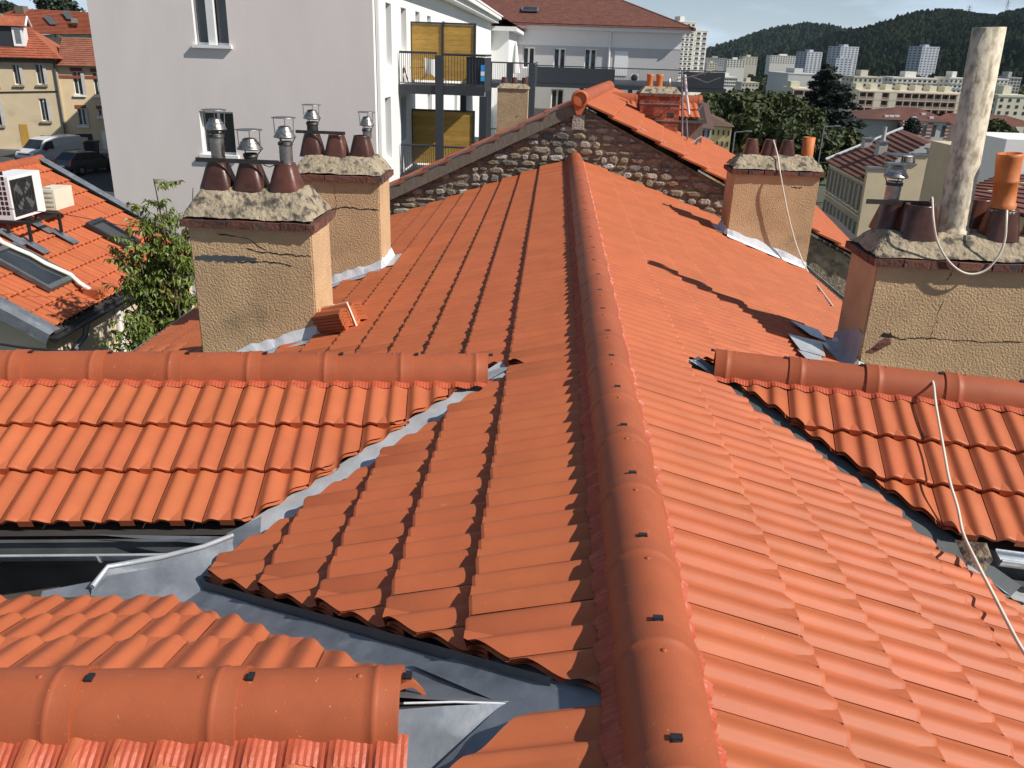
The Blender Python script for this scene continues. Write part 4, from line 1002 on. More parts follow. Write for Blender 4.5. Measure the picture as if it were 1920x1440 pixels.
# balcony towers of dark steel with plank screens
def rail(par, p, q, h, n, mtl='anthracite', solid=False):
    p = Vector(p); q = Vector(q)
    mb = MB(); mb.tube([p + UPZ * h, q + UPZ * h], .035, 6); mb.build('handrail', M[mtl], par)
    if solid:
        mb = MB(); d = (q - p).cross(UPZ).normalized() * .02; mb.prism([p + d, q + d, q + d + UPZ * h * .93, p + d + UPZ * h * .93], -2 * d); mb.build('solid_panel', M[mtl], par)
    else:
        mb = MB()
        for i in range(n + 1): a = p.lerp(q, i / n); mb.tube([a, a + UPZ * h], .010, 4, caps=False)
        mb.tube([p + UPZ * .06, q + UPZ * .06], .015, 4)
        o = mb.build('balusters', M[mtl], par); tag(o, kind='stuff')
def screen(par, x0, x1, y, z0, z1, panels=2, rows=11):
    w = (x1 - x0) / panels
    pm = MB(); pm.box(0, w - .08, 0, .03, 0, (z1 - z0) / rows - .004); me = pm.mesh('plank', M['plank'])
    for i in range(panels):
        for k in range(rows): inst('plank', me, par, Matrix.Translation((x0 + i * w + .04, y, z0 + (z1 - z0) * k / rows)))
    mb = MB(); mb.box(x0, x1, y + .032, y + .04, z0, z1); mb.build('backing_board', M['plank'], par)
    mb = MB()
    for i in range(panels + 1): mb.box(x0 + i * w - .04, x0 + i * w + .038, y - .035, y + .05, z0 - .05, z1 + .06)
    mb.box(x0, x1, y - .034, y + .049, z1 + .003, z1 + .06); mb.build('screen_frame', M['anthracite'], par)
YB1 = at(747, 160, X=xc).y
X1 = at(908, 165, Y=YB1).x
bt = thing('balcony_tower', 'dark steel balcony tower with golden plank screens on the white facade', 'balcony', (xc + 1.5, YB1 + 1.5, -8))
dpt = 2.7
zA = at(820, 161, Y=YB1).z; zB = at(820, 330, Y=YB1).z
for zz in (zA, zB, 2 * zB - zA):
    mb = MB(); mb.box(xc + .003, X1, YB1, YB1 + dpt, zz - .16, zz + .0); mb.box(xc + .003, X1 + .02, YB1 - .05, YB1 - .001, zz - .26, zz + .01); mb.build('deck', M['anthracite'], bt)
    rail(bt, (xc + .05, YB1 - .03, zz + .01), (at(820, 150, Y=YB1).x, YB1 - .03, zz + .01), .95, 18)
    screen(bt, at(770, 100, Y=YB1 + dpt - .2).x, at(890, 100, Y=YB1 + dpt - .2).x, YB1 + dpt - .2, zz + .08, zz + 1.85)
    rail(bt, (at(830, 150, Y=YB1).x, YB1 - .03, zz + .01), (X1, YB1 - .03, zz + .01), .92, 14)
    rail(bt, (X1 - .02, YB1, zz + .01), (X1 - .02, YB1 + dpt, zz + .01), .92, 10, solid=True)
    mb = MB(); a = at(875, 150, Y=YB1).x; mb.box(a, X1 - .03, YB1 - .015, YB1 - .005, zz + .08, zz + .88); mb.build('solid_panel', M['anthracite'], bt)
for px in (824, 906):
    xx = at(px, 200, Y=YB1).x; mb = MB(); mb.box(xx - .12, xx + .12, YB1 - .10, YB1 + .12, -9, zA + (.9 if px == 824 else -.27)); mb.build('post', M['anthracite'], bt)
mb = MB(); xx = at(868, 200, Y=YB1 + dpt).x; mb.box(xx - .10, xx + .10, YB1 + dpt, YB1 + dpt + .2, -9, zA - .17); mb.build('post', M['anthracite'], bt)
sg = thing('balcony_sticker', 'small blue and white notice on the dark balcony corner', 'sign', at(908, 140, Y=YB1 - .07))
for k, (c_, a, b) in enumerate(((((.02, .25, .72)), 122, 133), ((.7, .75, .85), 134, 142), (((.02, .35, .72)), 143, 152))):
    mb = MB(); mb.box(at(904, 1, Y=YB1).x, at(911, 1, Y=YB1).x, YB1 - .075, YB1 - .055, at(908, b, Y=YB1).z, at(908, a, Y=YB1).z); mb.build('notice_panel', mat('notice_%d' % k, c_, .5, .1, 8), sg)
# drying rack with towels and a folded chair on the upper balcony
dr = thing('drying_rack', 'drying rack with pale towel on the upper plank-screened balcony', 'drying rack', at(812, 155, Y=YB1 + 1.0))
c_ = at(812, 154, Y=YB1 + 1.0); 
for s_ in (-1, 1):
    mb = MB(); mb.tube([c_ + Vector((-.45 * s_, 0, 0)), c_ + Vector((.3 * s_, .0, .72))], .014, 5); mb.build('leg', M['plank'], dr)
mb = MB(); mb.tube([c_ + Vector((-.75, 0, .42)), c_ + Vector((.55, 0, .50))], .016, 5); mb.build('rod', M['plank'], dr)
mb = MB(); A = []; B = []
for i in range(9):
    a = i / 8; A.append(c_ + Vector((-.28 + .5 * a, -.06 + .03 * math.sin(a * 9), .74 - .05 * math.sin(a * 3)))); B.append(c_ + Vector((-.22 + .42 * a, -.10 + .05 * math.sin(a * 8 + 1), .18 + .08 * math.sin(a * 5))))
strip(mb, B, A, 0, True); mb.build('towel', M['white'], dr)
fc = thing('folding_chair', 'folded dark chair leaning at the facade end of the upper balcony', 'chair', at(757, 155, Y=YB1 + .8))
c_ = at(757, 155, Y=YB1 + .8)
mb = MB(); mb.tube([c_, c_ + Vector((-.12, 0, .75))], .02, 5); mb.build('leg', M['black'], fc)
mb = MB(); mb.tube([c_ + Vector((.12, .2, 0)), c_ + Vector((-.10, .2, .75))], .02, 5); mb.build('leg', M['black'], fc)
mb = MB(); mb.prism([c_ + Vector((-.02, .0, .30)), c_ + Vector((-.02, .2, .30)), c_ + Vector((-.11, .2, .72)), c_ + Vector((-.11, 0, .72))], (.02, 0, 0)); mb.build('seat', M['black'], fc)
# second, farther balcony tower
YB2 = 46.0; b2 = thing('balcony_tower', 'farther dark steel balcony tower without screens on the white facade', 'balcony', (xc + 2, YB2 + 2, -8))
xa2, xb2 = at(916, 140, Y=YB2).x, at(1002, 140, Y=YB2).x; zA2 = at(950, 156, Y=YB2).z
for zz in (zA2, zA2 - 3.3):
    mb = MB(); mb.box(xc + .01, xb2, YB2, YB2 + 6, zz - .25, zz); mb.build('deck', M['anthracite'], b2)
    rail(b2, (xa2, YB2, zz), (xb2, YB2, zz), 1.0, 26); rail(b2, (xb2, YB2, zz), (xb2, YB2 + 6, zz), 1.0, 10, solid=True)
for xx in (xa2, xb2 - .15, xa2 + 1.1):
    mb = MB(); mb.box(xx - .16, xx + .16, YB2 - .05, YB2 + .25, -9, zA2 + 1.0); mb.build('post', M['anthracite'], b2)
pu = thing('parasol', 'closed pale parasol standing on the far balcony', 'parasol', at(965, 155, Y=50)); c_ = at(965, 155, Y=50)
mb = MB(); mb.lathe([(.03, 0), (.03, .5), (.30, .52), (.20, 1.0), (.10, 1.9), (.03, 2.1)], c_, 8, smooth=False); mb.build('canopy', M['white'], pu)

# ================================================================ REAR WING WITH BROWN HIP ROOF
YR = 80.0
rw = thing('rear_building', 'grey and white building with dark brown hipped roof across the back', 'building', (5, YR + 6, -10))
xa, xb_ = at(946, 100, Y=YR).x, at(1276, 100, Y=YR).x
zE = at(1120, 58, Y=YR).z; zM = at(1120, 88, Y=YR).z
wins = []
for (a, b, c, d) in ((981, 1003, 88, 128), (1039, 1061, 90, 131), (1097, 1119, 91, 132), (1034, 1057, 167, 207), (1092, 1116, 168, 209), (1150, 1172, 172, 212)):
    wins.append((at(a, c, Y=YR).x, at(b, c, Y=YR).x, at((a + b) / 2, d, Y=YR).z, at((a + b) / 2, c, Y=YR).z))
mb = MB(); wall_with_holes(mb, xa - 1, xb_, -16, zM, wins, YR, .35)
mb.add([(xb_, YR, -16), (xb_, YR + 14, -16), (xb_, YR + 14, zM), (xb_, YR, zM)], [(0, 1, 2, 3)]); mb.build('wall', [M['grey_panel'], M['white']], rw)
mb = MB(); mb.box(xa - 1, xb_ + .02, YR - .03, YR + 14, zM + .001, zE); mb.build('white_band', M['white'], rw)
mb = MB(); mb.box(xa - 1, xb_ + .7, YR - .7, YR + 14.5, zE + .001, zE + .30); mb.build('cornice', M['white'], rw)
for (a, b, c, d) in wins: window(rw, a, b, c, d, YR + .24, frame_w=.12)
for (a, b, c, d) in wins[:3]:
    mb = MB(); mb.box(a + .06, b - .06, YR + .22, YR + .245, c + (d - c) * .78, d - .06); mb.build('transom_blind', M['black'], rw)
mb = MB(); a, b = at(1153, 100, Y=YR).x, at(1178, 100, Y=YR).x; mb.box(a, b, YR - .06, YR - .002, at(1165, 142, Y=YR).z, at(1165, 96, Y=YR).z); mb.build('white_shutter', M['frame_white'], rw)
mb = MB(); zr = zE + .32; hx = xb_ + .9; RH = 5.6
ridge_x = at(1167, 2, Y=YR + 7).x
p0, p1, p2, p3 = (xa - 8, YR - .9, zr), (hx, YR - .9, zr), (hx, YR + 15, zr), (xa - 8, YR + 15, zr); r0, r1 = (xa - 8, YR + 7, at(1000, -2, Y=YR + 7).z), (ridge_x, YR + 7, at(1167, 3, Y=YR + 7).z)
mb.add([p0, p1, p2, p3, r0, r1], [(0, 1, 5, 4), (1, 2, 5), (2, 3, 4, 5)]); mb.build('roof', M['brown_roof'], rw)
mb = MB(); mb.tube([p1, r1], .16, 8); mb.tube([r1, r0], .16, 8); mb.build('ridge_capping', M['brown_roof'], rw)
# courses of the brown roof as real steps
mc = MB()
for k in range(1, 24):
    f = k / 24; a = Vector(p0).lerp(Vector(r0), f); b = Vector(p1).lerp(Vector(r1), f); d = Vector((0, -.03, .06)); mc.add([a + d, b + d, b + Vector((0, .28, .19)), a + Vector((0, .28, .19))], [(0, 1, 2, 3)]); mc.add([a + d, b + d, b, a], [(3, 2, 1, 0)])
mc.build('tile_course', M['brown_roof'], rw)['kind'] = 'stuff'
q0, q1 = Vector(p0).lerp(Vector(r0), .5), 0
sk = at(996, 22, Y=YR + 3.4); mb = MB(); rl = Vector(r0) - Vector(p0); rl.x = 0; rl.normalize(); xx = Vector((1, 0, 0)); nn_ = xx.cross(rl)
def on_roof(px, py):
    n = np.array(nn_); return at(px, py, plane=(*n, float(n @ np.array(p0))))
c_ = on_roof(994, 23); q = [c_ - xx * .75 - rl * .6, c_ + xx * .75 - rl * .6, c_ + xx * .75 + rl * .6, c_ - xx * .75 + rl * .6]
mb.prism([v + nn_ * .22 for v in q], nn_ * .1); so = mb.build('skylight', M['zinc_dull'], rw)
mb = MB(); mb.prism([c_ + (v - c_) * .84 + nn_ * .325 for v in q], nn_ * .01); mb.build('pane', M['glass'], so)
mb = MB(); dx = at(1143, 90, Y=YR).x; mb.tube([(dx, YR - .12, -12), (dx, YR - .12, zE)], .09, 8); mb.build('downpipe', M['white'], rw)
# terrace in front of the rear wing
tz = thing('terrace', 'long dark railed terrace in front of the brown roofed rear building', 'terrace', (8, 70, -12))
YT = 64.0; xa, xb_, xc_ = at(1000, 150, Y=YT).x, at(1152, 150, Y=YT).x, at(1278, 160, Y=YT).x; zT = at(1080, 157, Y=YT).z
mb = MB(); mb.box(xa - 1, xc_ + 3.2, YT, YT + 15, zT - .30, zT); mb.build('deck', M['anthracite'], tz)
rail(tz, (xa, YT, zT), (xb_, YT, zT), 1.15, 10, solid=True); rail(tz, (xb_, YT, zT), (xc_, YT, zT), 1.15, 44)
rail(tz, (xc_, YT, zT), (xc_ + 3.0, YT, zT), 1.15, 10, solid=True)
for f in (0, .33, .66, 1):
    xx = xa + (xc_ - xa) * f; mb = MB(); mb.box(xx - .15, xx + .15, YT + .1, YT + .4, -16, zT - .3); mb.build('post', M['anthracite'], tz)
ac = thing('air_conditioner', 'white outdoor air conditioner unit behind the far terrace railing', 'air conditioner', at(1187, 150, Y=79)); a = at(1181, 152, Y=79); b = at(1197, 139, Y=79)
mb = MB(); mb.box(a.x, b.x, 78.7, 79.1, a.z, b.z); mb.build('casing', M['frame_white'], ac)
mb = MB(); mb.lathe([(.01, .02), (.28, .02), (.3, 0)], ((a.x + b.x) / 2, 78.69, (a.z + b.z) / 2), 14, M=Matrix.Rotation(R(90), 3, 'X')); mb.build('fan_grille', M['black'], ac)
# ================================================================ TERRAIN
def smooth(a, b, x): t = min(1, max(0, (x - a) / (b - a))); return t * t * (3 - 2 * t)
def gz(x, y):
    z = -7.6 + (-9.0) * smooth(-14, 20, x)
    z += -5.5 * smooth(120, 320, y) * smooth(-60, 60, x + 10)
    z += -4.0 * smooth(300, 800, y)
    if y < 20: z = min(z, -7.6) if x < -14 else z
    return z
mb = MB(); xs = [-9000, -3000, -900, -300, -120, -70, -40, -26, -14, -8, -2, 4, 10, 16, 24, 40, 70, 130, 250, 500, 1000, 3000, 9000]; ys = [-9000, -2000, -300, -60, -10, 8, 20, 34, 50, 66, 80, 100, 130, 180, 260, 340, 480, 700, 1000, 1600, 3000, 9000]
vs = [(x, y, gz(x, y)) for y in ys for x in xs]; n = len(xs)
mb.add(vs, [(j * n + i, j * n + i + 1, (j + 1) * n + i + 1, (j + 1) * n + i) for j in range(len(ys) - 1) for i in range(n - 1)], True)
M['ground'] = mat('ground', (0.10, 0.10, 0.075), .95, .3, .05, col2=(.06, .075, .04), bump=.3, bscale=2)
tag(mb.build('ground', M['ground']), kind='structure')
M['asphalt'] = mat('asphalt', (0.055, 0.056, 0.06), .9, .15, 1.5, bump=.3, bscale=30)
def sheet(name, pts, m, off):
    mb = MB(); mb.add([(x, y, gz(x, y) + off) for x, y in pts], [list(range(len(pts)))]); return tag(mb.build(name, m), kind='structure')
# street at left
st = MB(); g_ = [(x, y) for y in (30, 36, 42, 48, 54, 60, 66, 71) for x in (-70, -60, -50, -42, -34, -26, -20, -15)]
st.add([(x, y, gz(x, y) + .03) for x, y in g_], [(j * 8 + i, j * 8 + i + 1, (j + 1) * 8 + i + 1, (j + 1) * 8 + i) for j in range(7) for i in range(7)], True)
tag(st.build('street', M['asphalt']), kind='structure')
a, b = at(110, 330, Z=-7.56), at(205, 318, Z=-7.56); d = (b - a).normalized(); nn2 = Vector((-d.y, d.x, 0)) * .18
mb = MB(); mb.add([a - d * 6 - nn2, b + d * 4 - nn2, b + d * 4 + nn2, a - d * 6 + nn2], [(0, 1, 2, 3)])
for v in range(4): mb.v[v] = (mb.v[v][0], mb.v[v][1], gz(mb.v[v][0], mb.v[v][1]) + .04)
tag(mb.build('yellow_road_line', mat('yellow_line', (.55, .38, .05), .8, .2, 3)), kind='structure')
mb = MB(); 
for x0 in range(-70, -24, 4): mb.box(x0, x0 + 3.97, 70.4, 72.5, gz(x0, 71) - .2, gz(x0 + 2, 71) + .14)
tag(mb.build('pavement', mat('pavement_slab', (.30, .28, .25), .95, .15, 1)), kind='structure')
# street at right, far below
st = MB(); r_ = []
for k in range(11):
    y = 18 + 14 * k; c_ = 14.5 + .13 * (y - 18); r_.append((c_, y))
A = [Vector((x - 4.2, y, gz(x - 4.2, y) + .04)) for x, y in r_]; B = [Vector((x + 4.5, y, gz(x + 4.5, y) + .04)) for x, y in r_]
strip(st, A, B, 0, True); tag(st.build('side_street', M['asphalt']), kind='structure')

# ================================================================ OUTBUILDING AT LEFT
XE = -7.2; Yn, Yf = 10.64, 15.87; P30 = R(29.7); xr = -10.13; zE = -2.40; zR = zE + (XE - xr) * math.tan(P30)
ob = thing('outbuilding', 'low cream outbuilding with clean orange tiled roof at the left', 'house', (-8.7, 13.2, -7.6))
nO = Vector((math.sin(P30), 0, math.cos(P30))); uO = Vector((-math.cos(P30), 0, math.sin(P30)))
PO = (nO.x, nO.y, nO.z, nO.dot(Vector((XE, 0, zE))))
mb = MB(); mb.box(xr - 3, XE - .16, Yn + .15, Yf - .15, -9, zE - .08)
mb.prism([(XE - .16, Yn + .15, zE - .079), (xr - 3.0, Yn + .15, zE - .079), (xr, Yn + .15, zR - .12)], (0, Yf - Yn - .3, 0))
M['cream'] = mat('cream_render', (0.66, 0.56, 0.40), .92, .08, 1.6, bump=.3, bscale=25, spots=(.46, .38, .27), spot_scale=1.6, spot_lo=.6, spot_hi=.8); mb.build('wall', M['cream'], ob)
small_roof_tiles(ob, (xr, Yn + .05, zR - .01), (0, 1, 0), (1, 0, 0), P30, int((Yf - Yn) / (TW * 1.25)), 9, 1.22, first=.30)
mb = MB(); mb.add([(XE, Yn, zE - .04), (XE, Yf, zE - .04), (xr, Yf, zR - .04), (xr, Yn, zR - .04)], [(0, 1, 2, 3)]); mb.add([(xr, Yn, zR - .04), (xr, Yf, zR - .04), (xr - 3, Yf, zR - 1.7), (xr - 3, Yn, zR - 1.7)], [(0, 1, 2, 3)]); mb.build('roof_deck', M['deck'], ob)
ridge_row(ob, (xr, Yn, zR - .01), (0, 1, 0), 0, 13, clips=False)
for (yv, s_) in ((Yn, -1), (Yf, 1)):
    mb = MB(); a = Vector((XE + .05, yv, zE)); b = Vector((xr, yv, zR)); w = Vector((0, .16 * s_, 0)); n_ = nO
    strip(mb, [a + n_ * .075 - w, b + n_ * .075 - w], [a + n_ * .09, b + n_ * .09]); strip(mb, [a + n_ * .09, b + n_ * .09], [a + n_ * .06 + w * .6, b + n_ * .06 + w * .6]); strip(mb, [a + n_ * .06 + w * .6, b + n_ * .06 + w * .6], [a - n_ * .10 + w * .62, b - n_ * .10 + w * .62])
    mb.build('verge_flashing', M['zinc_dull'], ob)
gutter(ob, Vector((XE + .07, Yf, zE - .03)), Vector((0, -1, 0)), Yf - Yn, .07, m='black')
mb = MB(); mb.tube([(XE + .05, Yn + .9, zE - .1), (XE - .02, Yn + .9, zE - .3), (XE - .1, Yn + .55, zE - .5), (XE - .1, Yn + .1, zE - .62)], .045, 8); mb.build('downpipe', M['zinc_dull'], ob)
mb = MB(); mb.tube([(XE - .12, Yn + 2.1, zE - .1), (XE - .12, Yn + 2.1, -8)], .05, 8); mb.build('downpipe', M['frame_white'], ob)
def on_ob(px, py, h=0.0): return at(px, py, plane=(PO[0], PO[1], PO[2], PO[3] + h))
def roof_window(par, quad, h=.10):
    v = [on_ob(x, y, .06) for x, y in quad]; c = sum(v, Vector()) / 4
    # square it up in the roof plane
    e1 = ((v[1] - v[0]) + (v[2] - v[3])).length / 4; e2 = ((v[3] - v[0]) + (v[2] - v[1])).length / 4
    yv = Vector((0, 1, 0)); 
    return c, e1, e2
for (px, py, hy, hu) in ((58, 503, .36, .52), (212, 440, .26, .40)):
    c = on_ob(px, py, .05); yv = Vector((0, 1, 0)); dn = -uO
    q = [c - yv * hy - dn * hu, c + yv * hy - dn * hu, c + yv * hy + dn * hu, c - yv * hy + dn * hu]
    for a, b in zip(q, q[1:] + q[:1]):
        mb = MB(); t_ = (b - a).normalized(); i_ = nO.cross(t_) * -.075
        pts = [a - t_ * .0 , b, b - i_, a - i_]; mb.prism([p + nO * .0 for p in [a, b, b + (c - b).normalized() * .1, a + (c - a).normalized() * .1]], nO * .07); mb.build('skylight_frame', M['anthracite'] if hy < .3 else M['zinc_dark'], ob)
    mb = MB(); mb.prism([c + (v - c) * .9 + nO * .035 for v in q], nO * .008); mb.build('skylight_pane', M['glass'], ob)
# air conditioner on its stand
st_ = thing('equipment_stand', 'black steel stand with grey feet on the outbuilding roof', 'stand', on_ob(90, 460))
tz_ = on_ob(62, 468).z + .40; f1, f2, f3, f4 = on_ob(62, 468), on_ob(118, 450), on_ob(80, 438, .0), on_ob(97, 440)
A_ = Vector((-9.95, 12.3, 0)); 
for p in (f1, f2, on_ob(20, 452), on_ob(72, 430)):
    mb = MB(); mb.box(p.x - .02, p.x + .02, p.y - .02, p.y + .02, p.z + .13, tz_); mb.build('leg', M['black'], st_)
    mb = MB(); mb.box(p.x - .022, p.x + .022, p.y - .022, p.y + .022, p.z, p.z + .129); mb.build('foot', M['zinc_dull'], st_)
    mb = MB(); q = [p - uO * .22 - Vector((0, .09, 0)), p + uO * .22 - Vector((0, .09, 0)), p + uO * .22 + Vector((0, .09, 0)), p - uO * .22 + Vector((0, .09, 0))]; mb.prism([v + nO * .075 for v in q][::-1], nO * .01); mb.build('base_plate', M['zinc_dull'], st_)
X0s, X1s = f1.x - .75, f2.x + .02; Y0s, Y1s = f1.y - .03, f2.y + .05
for (a, b, c, d) in ((X0s, X1s, f1.y - .025, f1.y + .025), (X0s, X1s, f2.y - .025, f2.y + .025)):
    mb = MB(); mb.box(a, b, c, d, tz_ + .001, tz_ + .045); mb.build('beam', M['black'], st_)
for xx in (X0s + .02, f1.x, X1s - .04): mb = MB(); mb.box(xx - .02, xx + .02, f1.y + .026, f2.y - .026, tz_, tz_ + .04); mb.build('cross_beam', M['black'], st_)
ac1 = thing('air_conditioner', 'large white outdoor air conditioner with black fan grille on the roof stand', 'air conditioner', (f1.x - .2, f1.y + .3, tz_ + .05))
zb_ = tz_ + .05; pa = at(28, 420, Y=f1.y); pt = at(28, 345, Y=f1.y); bx1 = pa.x + .36; bx0 = pa.x - .06; hgt = .66; Yb0 = f1.y + .01; Yb1 = Yb0 + .86
bx1 = at(28, 415, Y=Yb0).x; bx0 = bx1 - .42
mb = MB(); mb.box(bx0, bx1, Yb0, Yb1, zb_, zb_ + hgt); mb.build('casing', mat('white_casing', (.78, .78, .78), .45, .03, 5), ac1)
mb = MB(); mb.box(bx1 + .002, bx1 + .012, Yb0 + .04, Yb0 + .62, zb_ + .05, zb_ + hgt - .05); fo = mb.build('fan_panel', M['black'], ac1)
for r_ in (.10, .18, .26):
    mb = MB(); mb.tube([(bx1 + .018, Yb0 + .33 + r_ * math.cos(t), zb_ + hgt / 2 + r_ * math.sin(t)) for t in [i * 2 * math.pi / 24 for i in range(25)]], .006, 5, caps=False); mb.build('grille_ring', M['steel_dark'], fo)
for k in range(4):
    mb = MB(); a = k * math.pi / 2 + .5; c = Vector((bx1 + .0145, Yb0 + .33, zb_ + hgt / 2)); d = Vector((0, math.cos(a), math.sin(a))); e = Vector((0, -math.sin(a), math.cos(a))); mb.add([c + d * .04, c + d * .25 + e * .02, c + d * .24 + e * .15, c + d * .05 + e * .05], [(0, 1, 2, 3)]); mb.build('fan_blade', M['zinc_dark'], fo)
for i in range(5):
    for k in range(9):
        mb = MB(); x = bx0 + .05 + i * .068; z = zb_ + .08 + k * .076; mb.box(x, x + .045, Yb0 - .004, Yb0 + .0, z, z + .055); mb.build('louvre_slot', M['black'], ac1)
ac2 = thing('air_conditioner', 'small cream outdoor air conditioner behind the large white one', 'air conditioner', (f2.x - .2, f2.y + .2, tz_ + .05))
yy_ = f2.y + .15; q0 = at(72, 400, Y=yy_); q1 = at(101, 364, Y=yy_)
mb = MB(); mb.box(q0.x, q1.x, yy_, yy_ + .55, tz_ + .046, tz_ + .046 + (q1.z - q0.z) * 1.02); mb.build('casing', mat('cream_casing', (.74, .68, .54), .5, .04, 5), ac2)
for k in range(5):
    mb = MB(); z = tz_ + .10 + k * .075; mb.box(q0.x + .04, q1.x - .03, yy_ - .006, yy_ - .001, z, z + .02); mb.build('louvre_slot', mat('slot', (.45, .40, .30), .7, .1, 5) if k == 0 else bpy.data.materials['slot'], ac2)
pp_ = thing('pipe_run', 'white insulated pipe snaking down the outbuilding roof', 'pipe', on_ob(60, 480))
pts = [on_ob(x, y, .11) for x, y in ((-12, 440), (5, 455), (30, 466), (58, 478), (85, 494), (110, 505), (132, 515), (148, 530), (160, 538), (169, 543))]
mb = MB(); mb.tube(pts, .036, 8); mb.build('insulation', M['flash_white'], pp_)
mb = MB(); mb.tube([p + Vector((.03, -.05, .0)) for p in pts[:-1]], .022, 6); mb.build('thin_pipe', M['cable'], pp_)
p = on_ob(176, 545, .10); mb = MB(); mb.box(p.x - .12, p.x + .12, p.y - .1, p.y + .1, p.z - .10, p.z + .04); mb.build('roof_outlet', M['tile'], pp_)
# boundary wall behind the outbuilding and low shed
bw = thing('garden_wall', 'cream rendered garden wall beneath the leafy tree', 'wall', (-6.2, 17.5, -8))
mb = MB(); mb.box(-7.1, -4.9, 15.95, 16.2, -9, -2.5); mb.build('wall', M['cream'], bw)
mb = MB(); mb.box(-7.12, -4.88, 15.9, 16.25, -2.499, -2.42); mb.build('coping', M['mortar'], bw)

# ================================================================ LEAFY TREE
def leaf_mesh(mb, p, d, nrm, l, w):
    d = d.normalized(); s = d.cross(nrm).normalized(); n = s.cross(d)
    mb.add([p, p + d * l * .45 + s * w * .5 + n * .012, p + d * l - n * .018 * (l / .09), p + d * l * .45 - s * w * .5 + n * .012, p + d * l * .5 - n * .004], [(0, 1, 4), (1, 2, 4), (2, 3, 4), (3, 0, 4)], False)
M['leaf'] = mat('cherry_leaf', (0.26, 0.33, 0.065), .45, 0, 3.5, col2=(.11, .17, .03), spots=(.24, .17, .03), spot_scale=2.3, spot_lo=.56, spot_hi=.68, spec=.6)
M['bark'] = mat('bark', (0.10, 0.075, 0.05), .95, .3, 8, bump=.6, bscale=20)
def transl(m, amt):
    t = m.node_tree; b = t.nodes['Principled BSDF']; col = b.inputs['Base Color'].links[0].from_socket; tr = t.nodes.new('ShaderNodeBsdfTranslucent'); mx = t.nodes.new('ShaderNodeMixShader'); mx.inputs[0].default_value = amt
    t.links.new(col, tr.inputs['Color']); t.links.new(b.outputs[0], mx.inputs[1]); t.links.new(tr.outputs[0], mx.inputs[2]); t.links.new(mx.outputs[0], t.nodes['Material Output'].inputs['Surface'])
transl(M['leaf'], .3)
tree = thing('leafy_tree', 'leafy fruit tree growing up between outbuilding and near left chimney', 'tree', (-5.7, 11.3, -8))
rt = random.Random(33); tb_ = Vector((-5.7, 11.4, -8)); lv = MB(); wd = MB()
wd.tube([tb_, tb_ + Vector((.05, 0, 2.5)), tb_ + Vector((0, .05, 4.8))], [.13, .10, .07], 8)
cr_ = tb_ + Vector((0, .05, 4.6))
targets = []
for (px, py, yy, wgt) in ((288, 335, 11.0, 1), (310, 380, 11.2, 1.2), (330, 420, 11.4, 1.2), (255, 390, 11.0, 1), (240, 425, 10.9, 1), (275, 440, 11.2, 1.5), (310, 460, 11.4, 1.6), (345, 470, 11.6, 1.2), (225, 470, 10.8, 1), (250, 500, 11.0, 1.5), (290, 510, 11.3, 1.6), (330, 520, 11.6, 1.4), (350, 440, 11.6, 1), (245, 545, 11.0, 1.2), (280, 560, 11.2, 1.4), (320, 570, 11.4, 1.4), (350, 560, 11.6, 1.2), (240, 590, 10.8, 1), (270, 610, 11.0, 1.3), (310, 620, 11.3, 1.3), (345, 610, 11.5, 1.0), (255, 640, 10.9, .9), (300, 650, 11.1, .9), (290, 400, 11.1, 1.2), (350, 390, 11.8, .8), (362, 352, 11.9, .5), (222, 530, 10.8, .7), (228, 622, 10.7, .7)):
    T = at(px, py, Y=yy); targets.append((T, wgt))
for T, wgt in targets:
    st0 = cr_.lerp(T, .0) + Vector((rt.uniform(-.1, .1), rt.uniform(-.1, .1), min(0.0, T.z - cr_.z - .2) * .8))
    mid = st0.lerp(T, .5) + Vector((rt.uniform(-.12, .12), rt.uniform(-.12, .12), -.08)); wd.tube([st0, mid, T], [.03, .018, .006], 5)
    for t_ in range(int(15 * wgt)):
        f = .35 + .65 * rt.random() ** .6; base = mid.lerp(T, (f - .35) / .65); a = rt.uniform(0, 6.28); out = Vector((math.cos(a), math.sin(a) * .9, rt.uniform(-.15, .75))).normalized(); ln = rt.uniform(.18, .42)
        tip = base + out * ln; wd.tube([base, base.lerp(tip, .6) + UPZ * .02, tip - UPZ * .03], .004, 4, caps=False)
        for k in range(rt.randint(12, 17)):
            q = base.lerp(tip, .12 + .88 * k / 15); la = rt.uniform(0, 6.28); d = Vector((math.cos(la), math.sin(la), rt.uniform(-1.3, -.1)))
            leaf_mesh(lv, q, d, Vector((rt.uniform(-.5, .5), rt.uniform(-.5, .5), 1)), rt.uniform(.075, .125), rt.uniform(.034, .050))
wd.build('trunk', M['bark'], tree); o = lv.build('crown', M['leaf'], tree)

